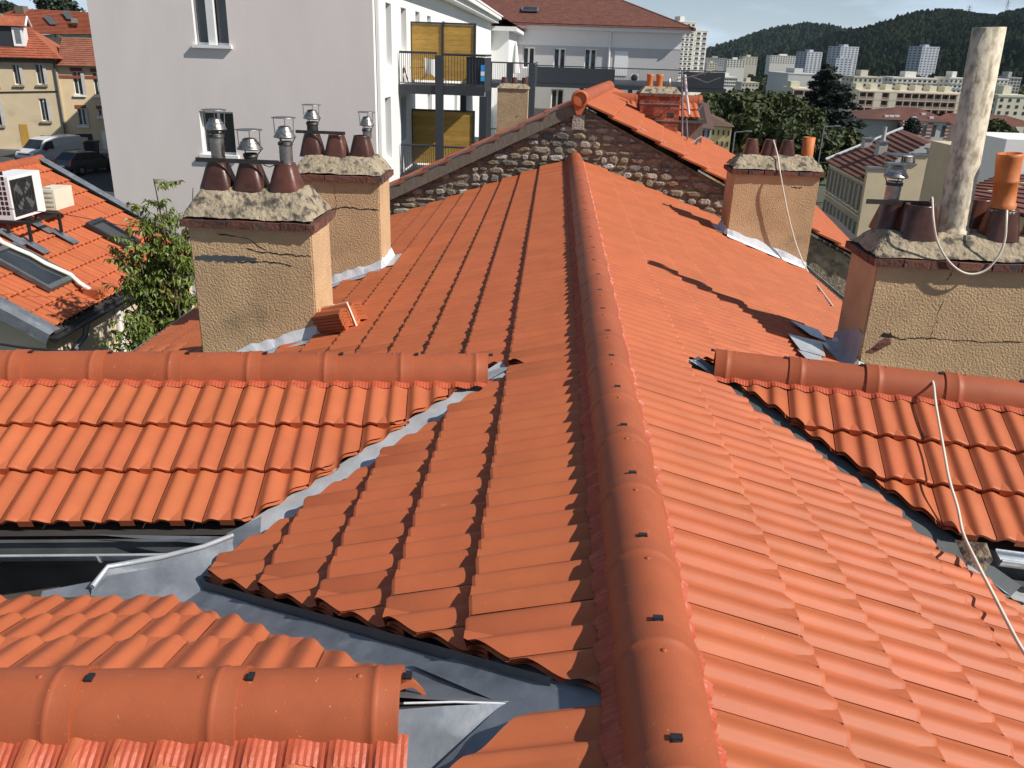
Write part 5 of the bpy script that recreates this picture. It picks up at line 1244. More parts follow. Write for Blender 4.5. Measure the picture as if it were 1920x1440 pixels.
# ================================================================ HOUSES ACROSS THE LEFT STREET
M['beige'] = mat('beige_render', (0.58, 0.47, 0.31), .92, .06, 1.0, bump=.2, bscale=12, spots=(.42, .34, .23), spot_scale=.8, spot_lo=.58, spot_hi=.8)
M['peach'] = mat('peach_render', (0.68, 0.53, 0.33), .92, .05, 1.0, bump=.2, bscale=12)
M['orange_roof'] = mat('old_orange_tiles', (0.34, 0.095, 0.045), .9, .25, 1.3, bump=.8, bscale=6, bdist=.08)
M['brownish_roof'] = mat('brownish_tiles', (0.27, 0.10, 0.06), .9, .25, 1.3, bump=.8, bscale=6, bdist=.08)
M['shutter'] = mat('grey_shutter', (0.50, 0.48, 0.45), .7, .1, 3)
M['brickred'] = mat('red_brick_trim', (0.24, 0.07, 0.045), .9, .25, 6)
def courses(par, p00, p10, p01, p11, n, m, th=.07, name='tile_course'):
    """p00-p10 the eave, p01-p11 the ridge: overlapping courses as real steps"""
    mc = MB(); p00, p10, p01, p11 = map(Vector, (p00, p10, p01, p11))
    nr = (p10 - p00).cross(p01 - p00).normalized()
    if nr.z < 0: nr = -nr
    for k in range(n):
        a, b = p00.lerp(p01, k / n), p10.lerp(p11, k / n); c, d = p00.lerp(p01, (k + 1.15) / n if k < n - 1 else 1), p10.lerp(p11, (k + 1.15) / n if k < n - 1 else 1)
        mc.add([a + nr * th, b + nr * th, d + nr * .01, c + nr * .01], [(0, 1, 2, 3)]); mc.add([a, b, b + nr * th, a + nr * th], [(0, 1, 2, 3)])
    o = mc.build(name, m, par); o['kind'] = 'stuff'; return o
def facade_windows(par, Y, specs, shutters=True, trim=None, sillmat='mortar'):
    for (px0, px1, py0, py1) in specs:
        c = (px0 + px1) / 2; x0, x1 = at(px0, (py0 + py1) / 2, Y=Y).x, at(px1, (py0 + py1) / 2, Y=Y).x; z0, z1 = at(c, py1, Y=Y).z, at(c, py0, Y=Y).z
        fo = window(par, x0, x1, z0, z1, Y + .18, frame_w=.07)
        if shutters: mb = MB(); mb.box(x1 - .05, x1 + .32 * (x1 - x0), Y - .09, Y - .04, z0, z1); mb.build('shutter', M['shutter'], par)
        mb = MB(); mb.box(x0 - .15, x1 + .15, Y - .16, Y - .001, z0 - .16, z0 - .02); mb.build('sill', M[sillmat], par)
        if trim: mb = MB(); mb.box(x0 - .12, x1 + .12, Y - .05, Y - .001, z1 + .01, z1 + .28); mb.build('lintel', M[trim], par)
def holes_of(Y, specs): return [(at(a, (c + d) / 2, Y=Y).x, at(b, (c + d) / 2, Y=Y).x, at((a + b) / 2, d, Y=Y).z, at((a + b) / 2, c, Y=Y).z) for a, b, c, d in specs]
YH = 72.5
PIV = (at(110, 150, Y=YH).x, YH, -7.6)
ha = thing('street_house', 'beige rendered street house with orange roof and dormer', 'house', PIV, 'houses across the left street')
sp = [(0, 9, 120, 160), (36, 48, 120, 158), (73, 86, 120, 158), (4, 18, 186, 232), (81, 94, 184, 226)]
x0, x1 = at(0, 150, Y=YH).x - 6, at(110, 150, Y=YH).x; zE_ = at(50, 106, Y=YH).z
mb = MB(); wall_with_holes(mb, x0, x1, -8.5, zE_, holes_of(YH, sp), YH, .3); mb.add([(x1, YH, -8.5), (x1, YH + 9, -8.5), (x1, YH + 9, zE_), (x1, YH, zE_)], [(0, 1, 2, 3)]); mb.build('wall', M['beige'], ha)
facade_windows(ha, YH, sp)
rz = at(30, 48, Y=YH + 4.5).z; courses(ha, (x0, YH - .6, zE_ - .1), (x1 + .5, YH - .6, zE_ - .1), (x0, YH + 4.5, rz), (x1 - 2.6, YH + 4.5, rz), 14, M['orange_roof'])
mb = MB(); mb.add([(x1 + .5, YH - .6, zE_ - .1), (x1 + .5, YH + 9.5, zE_ - .1), (x1 - 2.6, YH + 4.5, rz)], [(0, 1, 2)]); mb.add([(x0, YH - .6, zE_ - .16), (x1 + .45, YH - .6, zE_ - .16), (x1 + .45, YH + .3, zE_ - .16), (x0, YH + .3, zE_ - .16)], [(0, 1, 2, 3)]); mb.build('hip_slope', M['orange_roof'], ha)
mb = MB(); mb.box(x0, x1, YH - .02, YH - .001, at(50, 117, Y=YH).z, zE_ - .17); mb.build('dark_frieze', M['old_wood'], ha)
dx0, dx1 = at(8, 70, Y=YH + 1.2).x, at(62, 70, Y=YH + 1.2).x; dz0, dz1 = at(60, 86, Y=YH + 1).z, at(60, 50, Y=YH + 1).z
mb = MB(); mb.box(dx0, dx1, YH + .9, YH + 2.6, dz0 - .6, dz1); mb.build('dormer_cheek', M['anthracite'], ha)
mb = MB(); zz = dz1 + .75; mb.add([(dx0 - .2, YH + .6, dz1 + .0), (dx1 + .35, YH + .6, dz1), (dx1 + .35, YH + 1.75, zz), (dx0 - .2, YH + 1.75, zz), (dx1 + .35, YH + 2.9, dz1), (dx0 - .2, YH + 2.9, dz1)], [(0, 1, 2, 3), (3, 2, 4, 5)]); mb.build('dormer_roof', M['orange_roof'], ha)
mb = MB(); mb.tube([(dx1 + .36, YH + .6, dz1), (dx1 + .36, YH + 1.75, zz), (dx1 + .36, YH + 2.9, dz1)], .09, 6); mb.build('dormer_trim', M['frame_white'], ha)
mb = MB(); mb.box(dx1 - .75, dx1 + .03, YH + .82, YH + .93, dz0 - .05, dz1 - .1); mb.box(dx1 + .001, dx1 + .08, YH + 1.0, YH + 2.4, dz0 - .05, dz1 - .1); fo = mb.build('dormer_window', M['frame_white'], ha)
mb = MB(); mb.box(dx1 - .58, dx1 - .14, YH + .81, YH + .83, dz0 + .15, dz1 - .28); mb.build('pane', M['zinc_dull'], fo)
mb = MB(); mb.box(at(50, 250, Y=YH).x, at(63, 250, Y=YH).x, YH - .03, YH + .1, -7.6, at(57, 231, Y=YH).z); mb.build('door', M['plank'], ha)
mb = MB(); mb.box(at(82, 250, Y=YH).x, at(114, 250, Y=YH).x, YH - .02, YH + .1, -7.6, at(98, 253, Y=YH).z); mb.build('garage_door', M['black'], ha)
mb = MB(); mb.tube([(x1 - .15, YH - .12, -7.6), (x1 - .15, YH - .12, zE_)], .07, 6); mb.build('downpipe', M['zinc_dark'], ha)
for py in (171,):
    mb = MB(); mb.tube([at(-40, py, Y=YH - .06), at(50, py, Y=YH - .06), at(110, py, Y=YH - .06)], .045, 5); mb.build('facade_cable', M['dark_cable'], ha)
for q in ((5, 28), (36, 28)):
    p = at(q[0], q[1], Y=YH + 4.6); mb = MB(); mb.box(p.x - .9, p.x + .9, YH + 4.3, YH + 4.9, rz - .8, p.z); mb.build('chimney_stack', M['mortar'], ha)
    for k in range(3): mb = MB(); mb.lathe([(.17, 0), (.12, .5)], (p.x - .5 + .5 * k, YH + 4.6, p.z), 8); mb.build('chimney_pot', M['flash_white'], ha)
hb = thing('street_house', 'peach rendered street house with red brick window trim', 'house', PIV, 'houses across the left street')
YI = YH + 0.15; sp = [(136, 151, 134, 178), (170, 184, 136, 180), (145, 158, 204, 236), (179, 190, 206, 220)]
x0, x1 = at(110, 150, Y=YI).x, at(240, 150, Y=YI).x; zE_ = at(150, 122, Y=YI).z
mb = MB(); wall_with_holes(mb, x0, x1, -8.5, zE_, holes_of(YI, sp), YI, .3); mb.build('wall', M['peach'], hb)
facade_windows(hb, YI, sp, trim='brickred', sillmat='frame_white')
rz = at(150, 71, Y=YI + 4.5).z; courses(hb, (x0 + .1, YI - .5, zE_ - .1), (x1, YI - .5, zE_ - .1), (x0 + .1, YI + 4.5, rz), (x1, YI + 4.5, rz), 14, M['brownish_roof'])
mb = MB(); mb.box(x0, x1, YI - .04, YI - .001, at(150, 142, Y=YI).z - .25, at(150, 142, Y=YI).z); mb.build('brick_band', M['brickred'], hb)
mb = MB(); mb.box(at(142, 260, Y=YI).x, at(170, 260, Y=YI).x, YI - .02, YI + .2, -7.6, at(156, 252, Y=YI).z); mb.build('garage_opening', M['black'], hb)
mb = MB(); mb.box(at(145, 270, Y=YI).x, at(163, 270, Y=YI).x, YI - .04, YI - .021, -7.6, at(154, 258, Y=YI).z); mb.build('garage_door', M['shutter'], hb)
mb = MB(); mb.box(at(186, 260, Y=YI).x, at(200, 260, Y=YI).x, YI - .03, YI + .2, -7.6, at(192, 248, Y=YI).z); mb.build('door', M['frame_white'], hb)
ha.rotation_euler = (0, 0, R(20)); hb.rotation_euler = (0, 0, R(20))
hc = thing('street_house', 'large orange tiled roof with slate patches rising behind the street houses', 'house', (-52, 100, -6), 'houses across the left street')
YJ = 96; p00, p10, p01, p11 = at(20, 66, Y=YJ), at(240, 66, Y=YJ), at(38, 16, Y=YJ + 7), at(240, 27, Y=YJ + 7)
p00.x -= 8; courses(hc, p00, p10, p01, p11, 18, M['orange_roof'], .09)
mb = MB(); mb.box(p00.x, p10.x, YJ + .5, YJ + 13, -8, p00.z - .1); mb.build('wall', M['beige'], hc)
nj = (p10 - p00).cross(p01 - p00).normalized()
for (a, b, c, d, mm) in ((80, 108, 30, 46, 'zinc_dark'), (115, 140, 22, 36, 'zinc_dark')):
    pl_ = (*nj, nj.dot(p00) + .14); v = [at(x, y, plane=pl_) for x, y in ((a, c), (a + 14, c), (b, d), (b - 14, d))]; mb = MB(); mb.prism(v, nj * .03); mb.build('slate_patch', M[mm], hc)
v = [at(x, y, plane=(*nj, nj.dot(p00) + .2)) for x, y in ((134, 39), (146, 39), (147, 48), (136, 48))]; mb = MB(); mb.prism(v, nj * .3); mb.build('roof_hatch', M['old_wood'], hc)
p = at(41, 20, Y=YJ + 6); mb = MB(); mb.box(p.x - .5, p.x + .5, YJ + 5.5, YJ + 6.5, p.z - 1, p.z + .5); mb.build('chimney_stack', M['old_wood'], hc)
# neighbour block that shades the street
nbk = thing('neighbour_block', 'plain block behind the white apartment building', 'building', (-27, 66, -7.6))
xl2 = at(235, 200, Y=54).x; xl3 = at(235, 200, Y=62).x
mb = MB(); mb.box(xl3, -22, 62, 71, -8.5, 4.6); mb.box(xl2, -20, 52, 61.9, -8.5, 4.2); mb.build('wall', M['beige'], nbk)
mb = MB(); mb.prism([(xl3 - .3, 61.95, 4.601), (-21.6, 61.95, 4.601), (-26, 61.95, 6.2)], (0, 9.3, 0)); mb.prism([(xl2 - .3, 51.7, 4.201), (-19.7, 51.7, 4.201), (-24, 51.7, 5.6)], (0, 10.2, 0)); mb.build('roof', M['orange_roof'], nbk)

# ================================================================ VEHICLES
M['van_white'] = mat('white_car_paint', (0.62, 0.63, 0.65), .3, .04, 3, spec=.6)
M['car_grey'] = mat('grey_car_paint', (0.09, 0.095, 0.10), .3, .05, 3, metal=.3)
M['rubber'] = mat('rubber', (0.015, 0.015, 0.016), .8, .1, 10)
M['redlamp'] = mat('red_lamp', (0.55, 0.02, 0.02), .2, .1, 5)
def loft(par, name, prof, half, m, inset):
    """side profile (x, z) swept across the width; 'inset' gives how far each point leans in"""
    mb = MB(); n = len(prof); L_ = [(x, -half + i_, z) for (x, z), i_ in zip(prof, inset)]; R_ = [(x, half - i_, z) for (x, z), i_ in zip(prof, inset)]
    mb.add(L_ + R_, [tuple(range(n))[::-1], tuple(range(n, 2 * n))] + [(i, (i + 1) % n, n + (i + 1) % n, n + i) for i in range(n)])
    o = mb.build(name, m, par)
    bv = o.modifiers.new('bevel', 'BEVEL'); bv.width = .06; bv.segments = 2; bv.limit_method = 'ANGLE'; bv.angle_limit = R(20); return o
def vehicle(name, label, cat, loc, heading, kind):
    t = thing(name, label, cat, (0, 0, 0)); van = kind == 'van'; paint = M['van_white'] if van else M['car_grey']
    if van:
        prof = [(2.35, .30), (2.42, .75), (2.30, 1.02), (1.72, 1.18), (.98, 1.86), (.55, 1.95), (-2.30, 1.95), (-2.40, 1.6), (-2.42, .32)]; ins = [.06, .02, .05, .06, .17, .19, .19, .10, .05]; half = .95
        side_win = [(1.52, 1.20), (1.00, 1.72), (.42, 1.74), (.42, 1.18)]
    else:
        prof = [(2.1, .30), (2.15, .66), (2.0, .92), (1.05, 1.02), (.35, 1.48), (-1.35, 1.56), (-1.95, 1.12), (-2.08, .72), (-2.02, .32)]; ins = [.07, .03, .05, .07, .20, .22, .12, .06, .08]; half = .90
        side_win = [(.98, 1.06), (.32, 1.43), (-1.25, 1.49), (-1.65, 1.12)]
    loft(t, 'body', prof, half, paint, ins)
    for s_ in (-1, 1):
        ys_ = [half - .06 if z < 1.25 else half - .145 for x, z in side_win]; mb = MB()
        mb.add([(x, s_ * (y + .018), z) for (x, z), y in zip(side_win, ys_)], [list(range(4)) if s_ < 0 else list(range(4))[::-1]]); mb.build('side_window', M['glass'], t)
    if van: ws = [(1.66, 1.22), (1.05, 1.80)]; k_ = .06
    else: ws = [(1.0, 1.06), (.40, 1.44)]; k_ = .1
    (a, b), (c, d) = ws; mb = MB(); o_ = .03; mb.add([(a + o_, -half + .16, b + o_), (a + o_, half - .16, b + o_), (c + o_, half - .26, d + o_), (c + o_, -half + .26, d + o_)], [(0, 1, 2, 3)]); mb.build('windscreen', M['glass'], t)
    mb = MB()
    if van: mb.box(-2.43, -2.425, -.7, .7, 1.15, 1.65)
    else: mb.add([(-1.985, -.66, 1.10), (-1.985, .66, 1.10), (-1.45, .56, 1.51), (-1.45, -.56, 1.51)], [(3, 2, 1, 0)])
    mb.build('rear_window', M['glass'], t)
    for x in ((1.5, -1.5) if van else (1.3, -1.28)):
        for s_ in (-1, 1):
            mb = MB(); r = .34; y = s_ * (half - .10)
            mb.lathe([(.0, .115), (.19, .115), (.21, .10), (r * .93, .11), (r, .08), (r, -.10)], (x, y, r), 18, M=Matrix.Rotation(R(-90 * s_), 3, 'X')); wo_ = mb.build('wheel', M['rubber'], t)
            mb = MB(); mb.lathe([(.0, .122), (.17, .124), (.20, .112)], (x, y, r), 12, M=Matrix.Rotation(R(-90 * s_), 3, 'X')); mb.build('rim', M['zinc_dull'], wo_)
    for s_ in (-1, 1):
        mb = MB(); y = s_ * (half - .26)
        if van: mb.add([(2.40, y - .20, .80), (2.40, y + .20, .80), (2.18, y + .22, 1.10), (2.18, y - .22, 1.10)], [(0, 1, 2, 3)])
        else: mb.box(2.10, 2.16, y - .18, y + .18, .70, .84)
        mb.build('headlight', M['steel'], t)
        mb = MB(); y = s_ * (half - .14)
        if van: mb.box(-2.44, -2.40, y - .07, y + .07, .8, 1.3)
        else: mb.add([(-2.10, y - .1, .76), (-2.10, y + .1, .76), (-1.99, y + .09, 1.12), (-1.99, y - .10, 1.12)], [(3, 2, 1, 0)]); mb.add([(-2.09, y + .1, .76), (-1.75, y + .145, .86), (-1.75, y + .13, 1.0), (-1.98, y + .10, 1.12)] , [(0, 1, 2, 3)])
        mb.build('tail_light', M['redlamp'], t)
        mb = MB(); mb.box((1.15 if van else .75), (1.30 if van else .9), s_ * (half + .01) - .09, s_ * (half + .01) + .09, 1.12 if van else 1.0, 1.38 if van else 1.12); mb.build('mirror', M['black'], t)
    mb = MB(); f_ = 2.40 if van else 2.10; mb.box(f_ - .1, f_ + .06, -half + .05, half - .05, .30, .56); mb.build('front_bumper', M['rubber'], t)
    mb = MB(); r_ = -2.42 if van else -2.07; mb.box(r_ - .05, r_ + .1, -half + .05, half - .05, .30, .55); mb.build('rear_bumper', M['rubber'], t)
    mb = MB(); mb.box(f_ + .061, f_ + .068, -.26, .26, .40, .51) if van else mb.box(r_ - .07, r_ - .051, -.26, .26, .60, .71); mb.build('number_plate', M['frame_white'], t)
    if van: mb = MB(); mb.box(2.39, 2.44, -.55, .55, .84, .94); mb.build('grille', M['black'], t)
    else:
        for s_ in (-1, 1): mb = MB(); mb.tube([(-1.2, s_ * .62, 1.60), (.2, s_ * .60, 1.58)], .02, 5); mb.build('roof_rail', M['black'], t)
    t.location = loc; t.rotation_euler = (0, 0, heading); return t
pv = at(82, 305, Z=-7.57); vehicle('parked_van', 'white panel van parked in shade by the beige house', 'van', (pv.x + .7, pv.y, gz(pv.x, pv.y) + .03), math.atan2(-.95, -.30), 'van')
pc = at(152, 324, Z=-7.57); vehicle('parked_car', 'dark grey estate car with red tail lights in front of the van', 'car', (pc.x + .4, pc.y + .3, gz(pc.x, pc.y) + .03), math.atan2(.94, .35), 'car')
for k, px in enumerate((162, 176)):
    p = at(px, 285, Y=69); bn = thing('wheelie_bin', 'dark wheelie bin with yellow lid by the garage' if k == 0 else 'dark wheelie bin nearest the white door', 'bin', (p.x, 69, -7.5))
    mb = MB(); mb.frustum([(p.x - .28, 68.75, -7.45), (p.x + .28, 68.75, -7.45), (p.x + .28, 69.3, -7.45), (p.x - .28, 69.3, -7.45)], [(p.x - .36, 68.65, -6.45), (p.x + .36, 68.65, -6.45), (p.x + .36, 69.4, -6.45), (p.x - .36, 69.4, -6.45)]); mb.build('body', M['anthracite'], bn)
    mb = MB(); mb.box(p.x - .4, p.x + .4, 68.6, 69.45, -6.449, -6.34); mb.build('lid', mat('bin_lid_%d' % k, (.42, .33, .05) if k == 0 else (.03, .03, .035), .5, .1, 5), bn)
# ================================================================ TOWN ON THE RIGHT
M['dark_pane'] = mat('dark_far_window', (0.05, 0.05, 0.055), .25, .3, .5, objrnd=.4)
def cmat(name, c, v=.06, s=.4): return bpy.data.materials.get(name) or mat(name, c, .9, v, s)
def block(name, label, px0, px1, pyt, pyb, Y, depth, wall, rows, cols, wf=.55, hf=.5, yaw=0.0, zb=None, cat='building', group=None, side_cols=3, parapet=True, roofbox=True, band=None, recess=True, floor_lines=None):
    """box building at distance Y whose front spans the given photo columns; windows and balcony bands are real pieces"""
    A, B = at(px0, (pyt + pyb) / 2, Y=Y), at(px1, (pyt + pyb) / 2, Y=Y); zt = at((px0 + px1) / 2, pyt, Y=Y).z; zv = at((px0 + px1) / 2, pyb, Y=Y).z
    zb = zv if zb is None else zb; w = B.x - A.x; cx = A.x
    t = thing(name, label, cat, (cx, Y, zb), group)
    mb = MB(); mb.box(cx, cx + w, Y, Y + depth, min(zb, zv) - 2, zt); mb.build('wall', wall, t)
    H = (zt - zv) / rows
    ww, hh = w / cols * wf, H * hf
    pm = MB(); pm.box(0, ww, -.06, .05, 0, hh); me = pm.mesh('window', M['dark_pane'])
    fm = MB(); fm.box(-.12, ww + .12, -.35, -.0, -.28, -.02); fme = fm.mesh('sill', band if band else wall)
    for r in range(rows):
        for c in range(cols):
            x = cx + w * (c + .5) / cols - ww / 2; z = zv + H * (r + .5) - hh / 2
            o = inst('window', me, t, Matrix.Translation((x, Y, z)))
            if band: inst('balcony', fme, t, Matrix.Translation((x, Y, z)))
    if side_cols:
        sw = depth / side_cols * wf; pm = MB(); pm.box(-.05, .06, 0, sw, 0, hh); me2 = pm.mesh('window', M['dark_pane'])
        fx = cx if cx > CAM[0] + 5 else cx + w
        for r in range(rows):
            for c in range(side_cols): inst('window', me2, t, Matrix.Translation((fx, Y + depth * (c + .5) / side_cols - sw / 2, zv + H * (r + .5) - hh / 2)))
    if parapet: mb = MB(); mb.box(cx - .15, cx + w + .15, Y - .15, Y + depth + .15, zt + .001, zt + .5); mb.build('parapet', wall, t)
    if roofbox: mb = MB(); mb.box(cx + w * .35, cx + w * .6, Y + depth * .3, Y + depth * .7, zt + .5, zt + 2.6); mb.build('plant_room', wall, t)
    if yaw: t.rotation_euler = (0, 0, yaw)
    return t, (cx, w, zv, zt, H)
WHT = cmat('far_white', (.74, .71, .64)); CRM = cmat('far_cream', (.62, .56, .45)); BLU = cmat('far_bluegrey', (.42, .45, .50)); GRY = cmat('far_grey', (.42, .41, .39)); PNK = cmat('far_pink', (.62, .47, .38)); YEL = cmat('far_yellow', (.60, .49, .24)); LCR = cmat('far_light_cream', (.68, .63, .48))
# white slab beside the rear building
block('apartment_block', 'tall white balconied slab just right of the brown roof', 1266, 1302, 42, 142, 380, 16, WHT, 11, 4, .6, .42, yaw=R(14), zb=-24, band=WHT, side_cols=0)
block('apartment_block', 'slimmer white slab attached right of the tall white one', 1301, 1325, 58, 142, 392, 14, WHT, 9, 2, .6, .45, yaw=R(14), zb=-24, band=BLU, side_cols=0, roofbox=False)
# hillside towers
tw = 'bluish tower blocks below the wooded hill'
block('tower_block', 'bluish tower block standing alone at the right under the wooded hill', 1722, 1762, 88, 172, 1080, 22, BLU, 17, 5, .5, .4, yaw=R(20), zb=-60, group=tw, band=WHT)
block('tower_block', 'tallest bluish tower with red roof cabin, behind the cedar', 1572, 1613, 88, 150, 1020, 22, BLU, 15, 5, .5, .4, yaw=R(20), zb=-60, group=tw, band=WHT)
block('tower_block', 'shorter bluish tower half hidden left of the tallest one', 1510, 1544, 98, 150, 1000, 20, BLU, 13, 4, .5, .4, yaw=R(20), zb=-60, group=tw, band=WHT)
block('apartment_block', 'low white block at the foot of the tallest tower', 1565, 1598, 110, 150, 950, 16, BLU, 9, 4, .5, .4, yaw=R(10), zb=-60)
block('apartment_block', 'white stepped terrace housing high on the slope', 1444, 1500, 105, 120, 1300, 25, WHT, 4, 12, .5, .5, zb=-40, side_cols=0)
block('apartment_block', 'white jagged block low on the wooded slope', 1363, 1397, 112, 127, 1100, 18, WHT, 4, 6, .45, .6, zb=-40, side_cols=0)
block('apartment_block', 'pale concrete slab beside the white jagged block', 1392, 1420, 107, 122, 1150, 22, CRM, 4, 5, .4, .4, zb=-40, side_cols=0)
block('apartment_block', 'long grey flats at the left foot of the hill', 1322, 1362, 109, 124, 1250, 18, GRY, 4, 9, .5, .4, zb=-40, side_cols=0)
block('apartment_block', 'small cream flats below the long grey ones', 1325, 1345, 119, 130, 1000, 12, CRM, 3, 4, .5, .4, zb=-40, side_cols=0)
block('office_block', 'low white and blue office block behind the broad tree', 1350, 1382, 146, 164, 520, 20, WHT, 3, 8, .75, .45, zb=-30, side_cols=0)
block('apartment_block', 'low cream house roofed flat behind the broad tree', 1390, 1422, 156, 172, 480, 16, CRM, 2, 5, .5, .4, zb=-30, side_cols=0)
block('warehouse', 'windowless pale grey wall left of the dark cedar', 1474, 1540, 140, 200, 420, 40, cmat('far_pale_wall', (.58, .57, .55)), 1, 1, .01, .01, zb=-30, side_cols=0, roofbox=True)
# pinkish balconied block
def balcony_block(label, px0, px1, pyt, pyb, Y, rows, cols, blank=()):
    t, (cx, w, zv, zt, H) = block('apartment_block', label, px0, px1, pyt, pyb, Y, 12, LCR, rows, cols, .9, .62, zb=-26, side_cols=0, parapet=True, roofbox=False)
    sl = MB(); sl.box(0, w, -1.5, -.03, -.14, .14); slm = sl.mesh('balcony_slab', PNK)
    for r in range(rows + 1): inst('balcony_slab', slm, t, Matrix.Translation((cx, Y, zv + H * r)))
    fn = MB(); fn.box(-.12, .12, -1.45, -.03, .15, H - .15); fnm = fn.mesh('balcony_fin', PNK); rl_ = MB(); rl_.box(.1, w / cols - .2, -1.42, -1.36, .15, H * .36); rlm = rl_.mesh('balcony_front', cmat('far_balcony_front', (.30, .24, .20), .2))
    for c in range(cols + 1):
        for r in range(rows): inst('balcony_fin', fnm, t, Matrix.Translation((cx + w * c / cols, Y, zv + H * r)))
    for c in range(cols):
        if c in blank:
            mb = MB(); mb.box(cx + w * c / cols + .13, cx + w * (c + 1) / cols - .13, Y - 1.47, Y - .07, zv + .1, zt); mb.build('blank_panel', LCR, t); continue
        for r in range(rows): inst('balcony_front', rlm, t, Matrix.Translation((cx + w * c / cols, Y, zv + H * r)))
    for c in range(0, cols, 2): mb = MB(); mb.box(cx + w * c / cols, cx + w * (c + .9) / cols, Y + 3, Y + 8, zt + .5, zt + 2.2); mb.build('roof_cabin', LCR, t)
    return t
balcony_block('long pinkish block with rows of deep balconies right of the cedar', 1604, 1800, 174, 232, 280, 4, 14, (2, 4, 13))
balcony_block('short pinkish balconied block left of the cedar', 1483, 1522, 168, 212, 270, 3, 2)
block('apartment_block', 'cream flats with roof cabins behind the cedar top', 1598, 1652, 146, 182, 330, 14, CRM, 4, 6, .4, .5, zb=-26)
block('apartment_block', 'white balconied flats below the lone tower', 1672, 1756, 148, 172, 350, 14, WHT, 3, 9, .6, .5, zb=-26, band=WHT)
block('apartment_block', 'white flats seen left of the mossy flue pipe', 1778, 1812, 148, 176, 345, 14, WHT, 3, 4, .5, .45, zb=-26, band=WHT)
block('apartment_block', 'white flats seen right of the mossy flue pipe', 1858, 1888, 150, 178, 345, 14, WHT, 4, 4, .5, .45, zb=-26, band=WHT)
block('apartment_block', 'dark grey flats at the right edge behind the white ones', 1886, 1912, 147, 175, 390, 14, GRY, 5, 4, .6, .5, zb=-26)
block('apartment_block', 'pale yellow flats near the right edge', 1868, 1930, 182, 218, 230, 14, LCR, 3, 4, .35, .5, zb=-26)
block('apartment_block', 'blank cream wall behind the pale yellow flats', 1845, 1875, 172, 205, 250, 14, LCR, 1, 1, .01, .01, zb=-26, side_cols=0)
# yellow building down the street
t, _ = block('street_house', 'narrow yellow building with small windows down the right street', 1330, 1368, 238, 300, 108, 16, YEL, 3, 4, .35, .45, zb=-17, cat='house', side_cols=3, parapet=False, roofbox=False, yaw=R(-8))
cx, w, zv, zt, H = _; mb = MB(); mb.add([(cx - 3, 107.6, zt + .1), (cx + w + .3, 107.6, zt + .1), (cx + w + .3, 124, zt + .1), (cx - 3, 124, zt + 2.2), (cx - 3, 112, zt + 2.2)], [(0, 1, 4), (1, 2, 3, 4)]); mb.build('roof', cmat('slate_brown_roof', (.12, .07, .055)), t)
t2, _ = block('street_house', 'grey house with white windows beside the narrow yellow building', 1302, 1331, 240, 300, 106, 14, GRY, 3, 3, .4, .55, zb=-17, cat='house', side_cols=0, parapet=False, roofbox=False)
cx, w, zv, zt, H = _; mb = MB(); mb.add([(cx - .3, 105.6, zt), (cx + w + .3, 105.6, zt), (cx + w + .3, 112, zt + 2.6), (cx - .3, 112, zt + 2.6)], [(0, 1, 2, 3)]); mb.build('roof', cmat('slate_brown_roof', (.12, .07, .055)), t2)
# hipped building with striped brick quoins
Y = 150; t, (cx, w, zv, zt, H) = block('villa', 'hipped brown roofed villa with white and red striped facade', 1690, 1778, 227, 262, Y, 16, cmat('villa_wall', (.50, .49, .46)), 1, 5, .35, .6, zb=-19, cat='house', side_cols=4, parapet=False, roofbox=False)
BRR = cmat('far_brick_stripe', (.30, .085, .05))
for k in (0, 2, 3, 5):
    for r in range(5): mb = MB(); x = cx + w * k / 5; mb.box(x - .5, x + .5, Y - .05, Y - .001, zv + H * (.08 + .19 * r), zv + H * (.16 + .19 * r)); mb.build('brick_stripe', BRR, t)
r0 = at(1692, 200, Y=Y + 6); r1 = at(1722, 202, Y=Y + 6); e = .6
pts = [Vector((cx - e - 6.2, Y - e + 1.5, zt)), Vector((cx + w + e, Y - e, zt)), Vector((cx + w + e, Y + 16 + e, zt)), Vector((cx - e - 6.2, Y + 16 + e, zt)), r0, r1]
mb = MB(); mb.add(pts, [(0, 1, 5, 4), (1, 2, 5), (2, 3, 4, 5), (3, 0, 4)]); mb.build('roof', cmat('villa_roof', (.125, .045, .032), .25, .5), t)
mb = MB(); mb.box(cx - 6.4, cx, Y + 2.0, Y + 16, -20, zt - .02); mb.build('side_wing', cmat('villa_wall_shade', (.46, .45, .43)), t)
nv_ = (pts[1] - pts[0]).cross(pts[5] - pts[0]).normalized()
for (px, py) in ((1714, 220), (1746, 220), (1731, 213), (1662, 217), (1672, 217), (1682, 217)):
    p = at(px, py, plane=(*nv_, nv_.dot(pts[0]) + .1)); mb = MB(); mb.box(p.x - .35, p.x + .35, p.y - .3, p.y + .3, p.z - .2, p.z + .12); mb.build('skylight', M['flash_white'], t)
t, (cx, w, zv, zt, H) = block('villa', 'second brown roofed house to the right behind the flue pipe', 1790, 1900, 235, 262, 165, 14, cmat('villa_wall', (.50, .49, .46)), 1, 6, .3, .5, zb=-19, cat='house', side_cols=0, parapet=False, roofbox=False)
r0 = at(1775, 212, Y=172); r1 = at(1885, 216, Y=172); mb = MB(); mb.add([(cx - 6, 164.4, zt), (cx + w + 6, 164.4, zt), r1, r0, (cx + w + 6, 180, zt), (cx - 6, 180, zt)], [(0, 1, 2, 3), (1, 4, 2), (4, 5, 3, 2)]); mb.build('roof', cmat('villa_roof2', (.14, .048, .032), .25, .5), t)
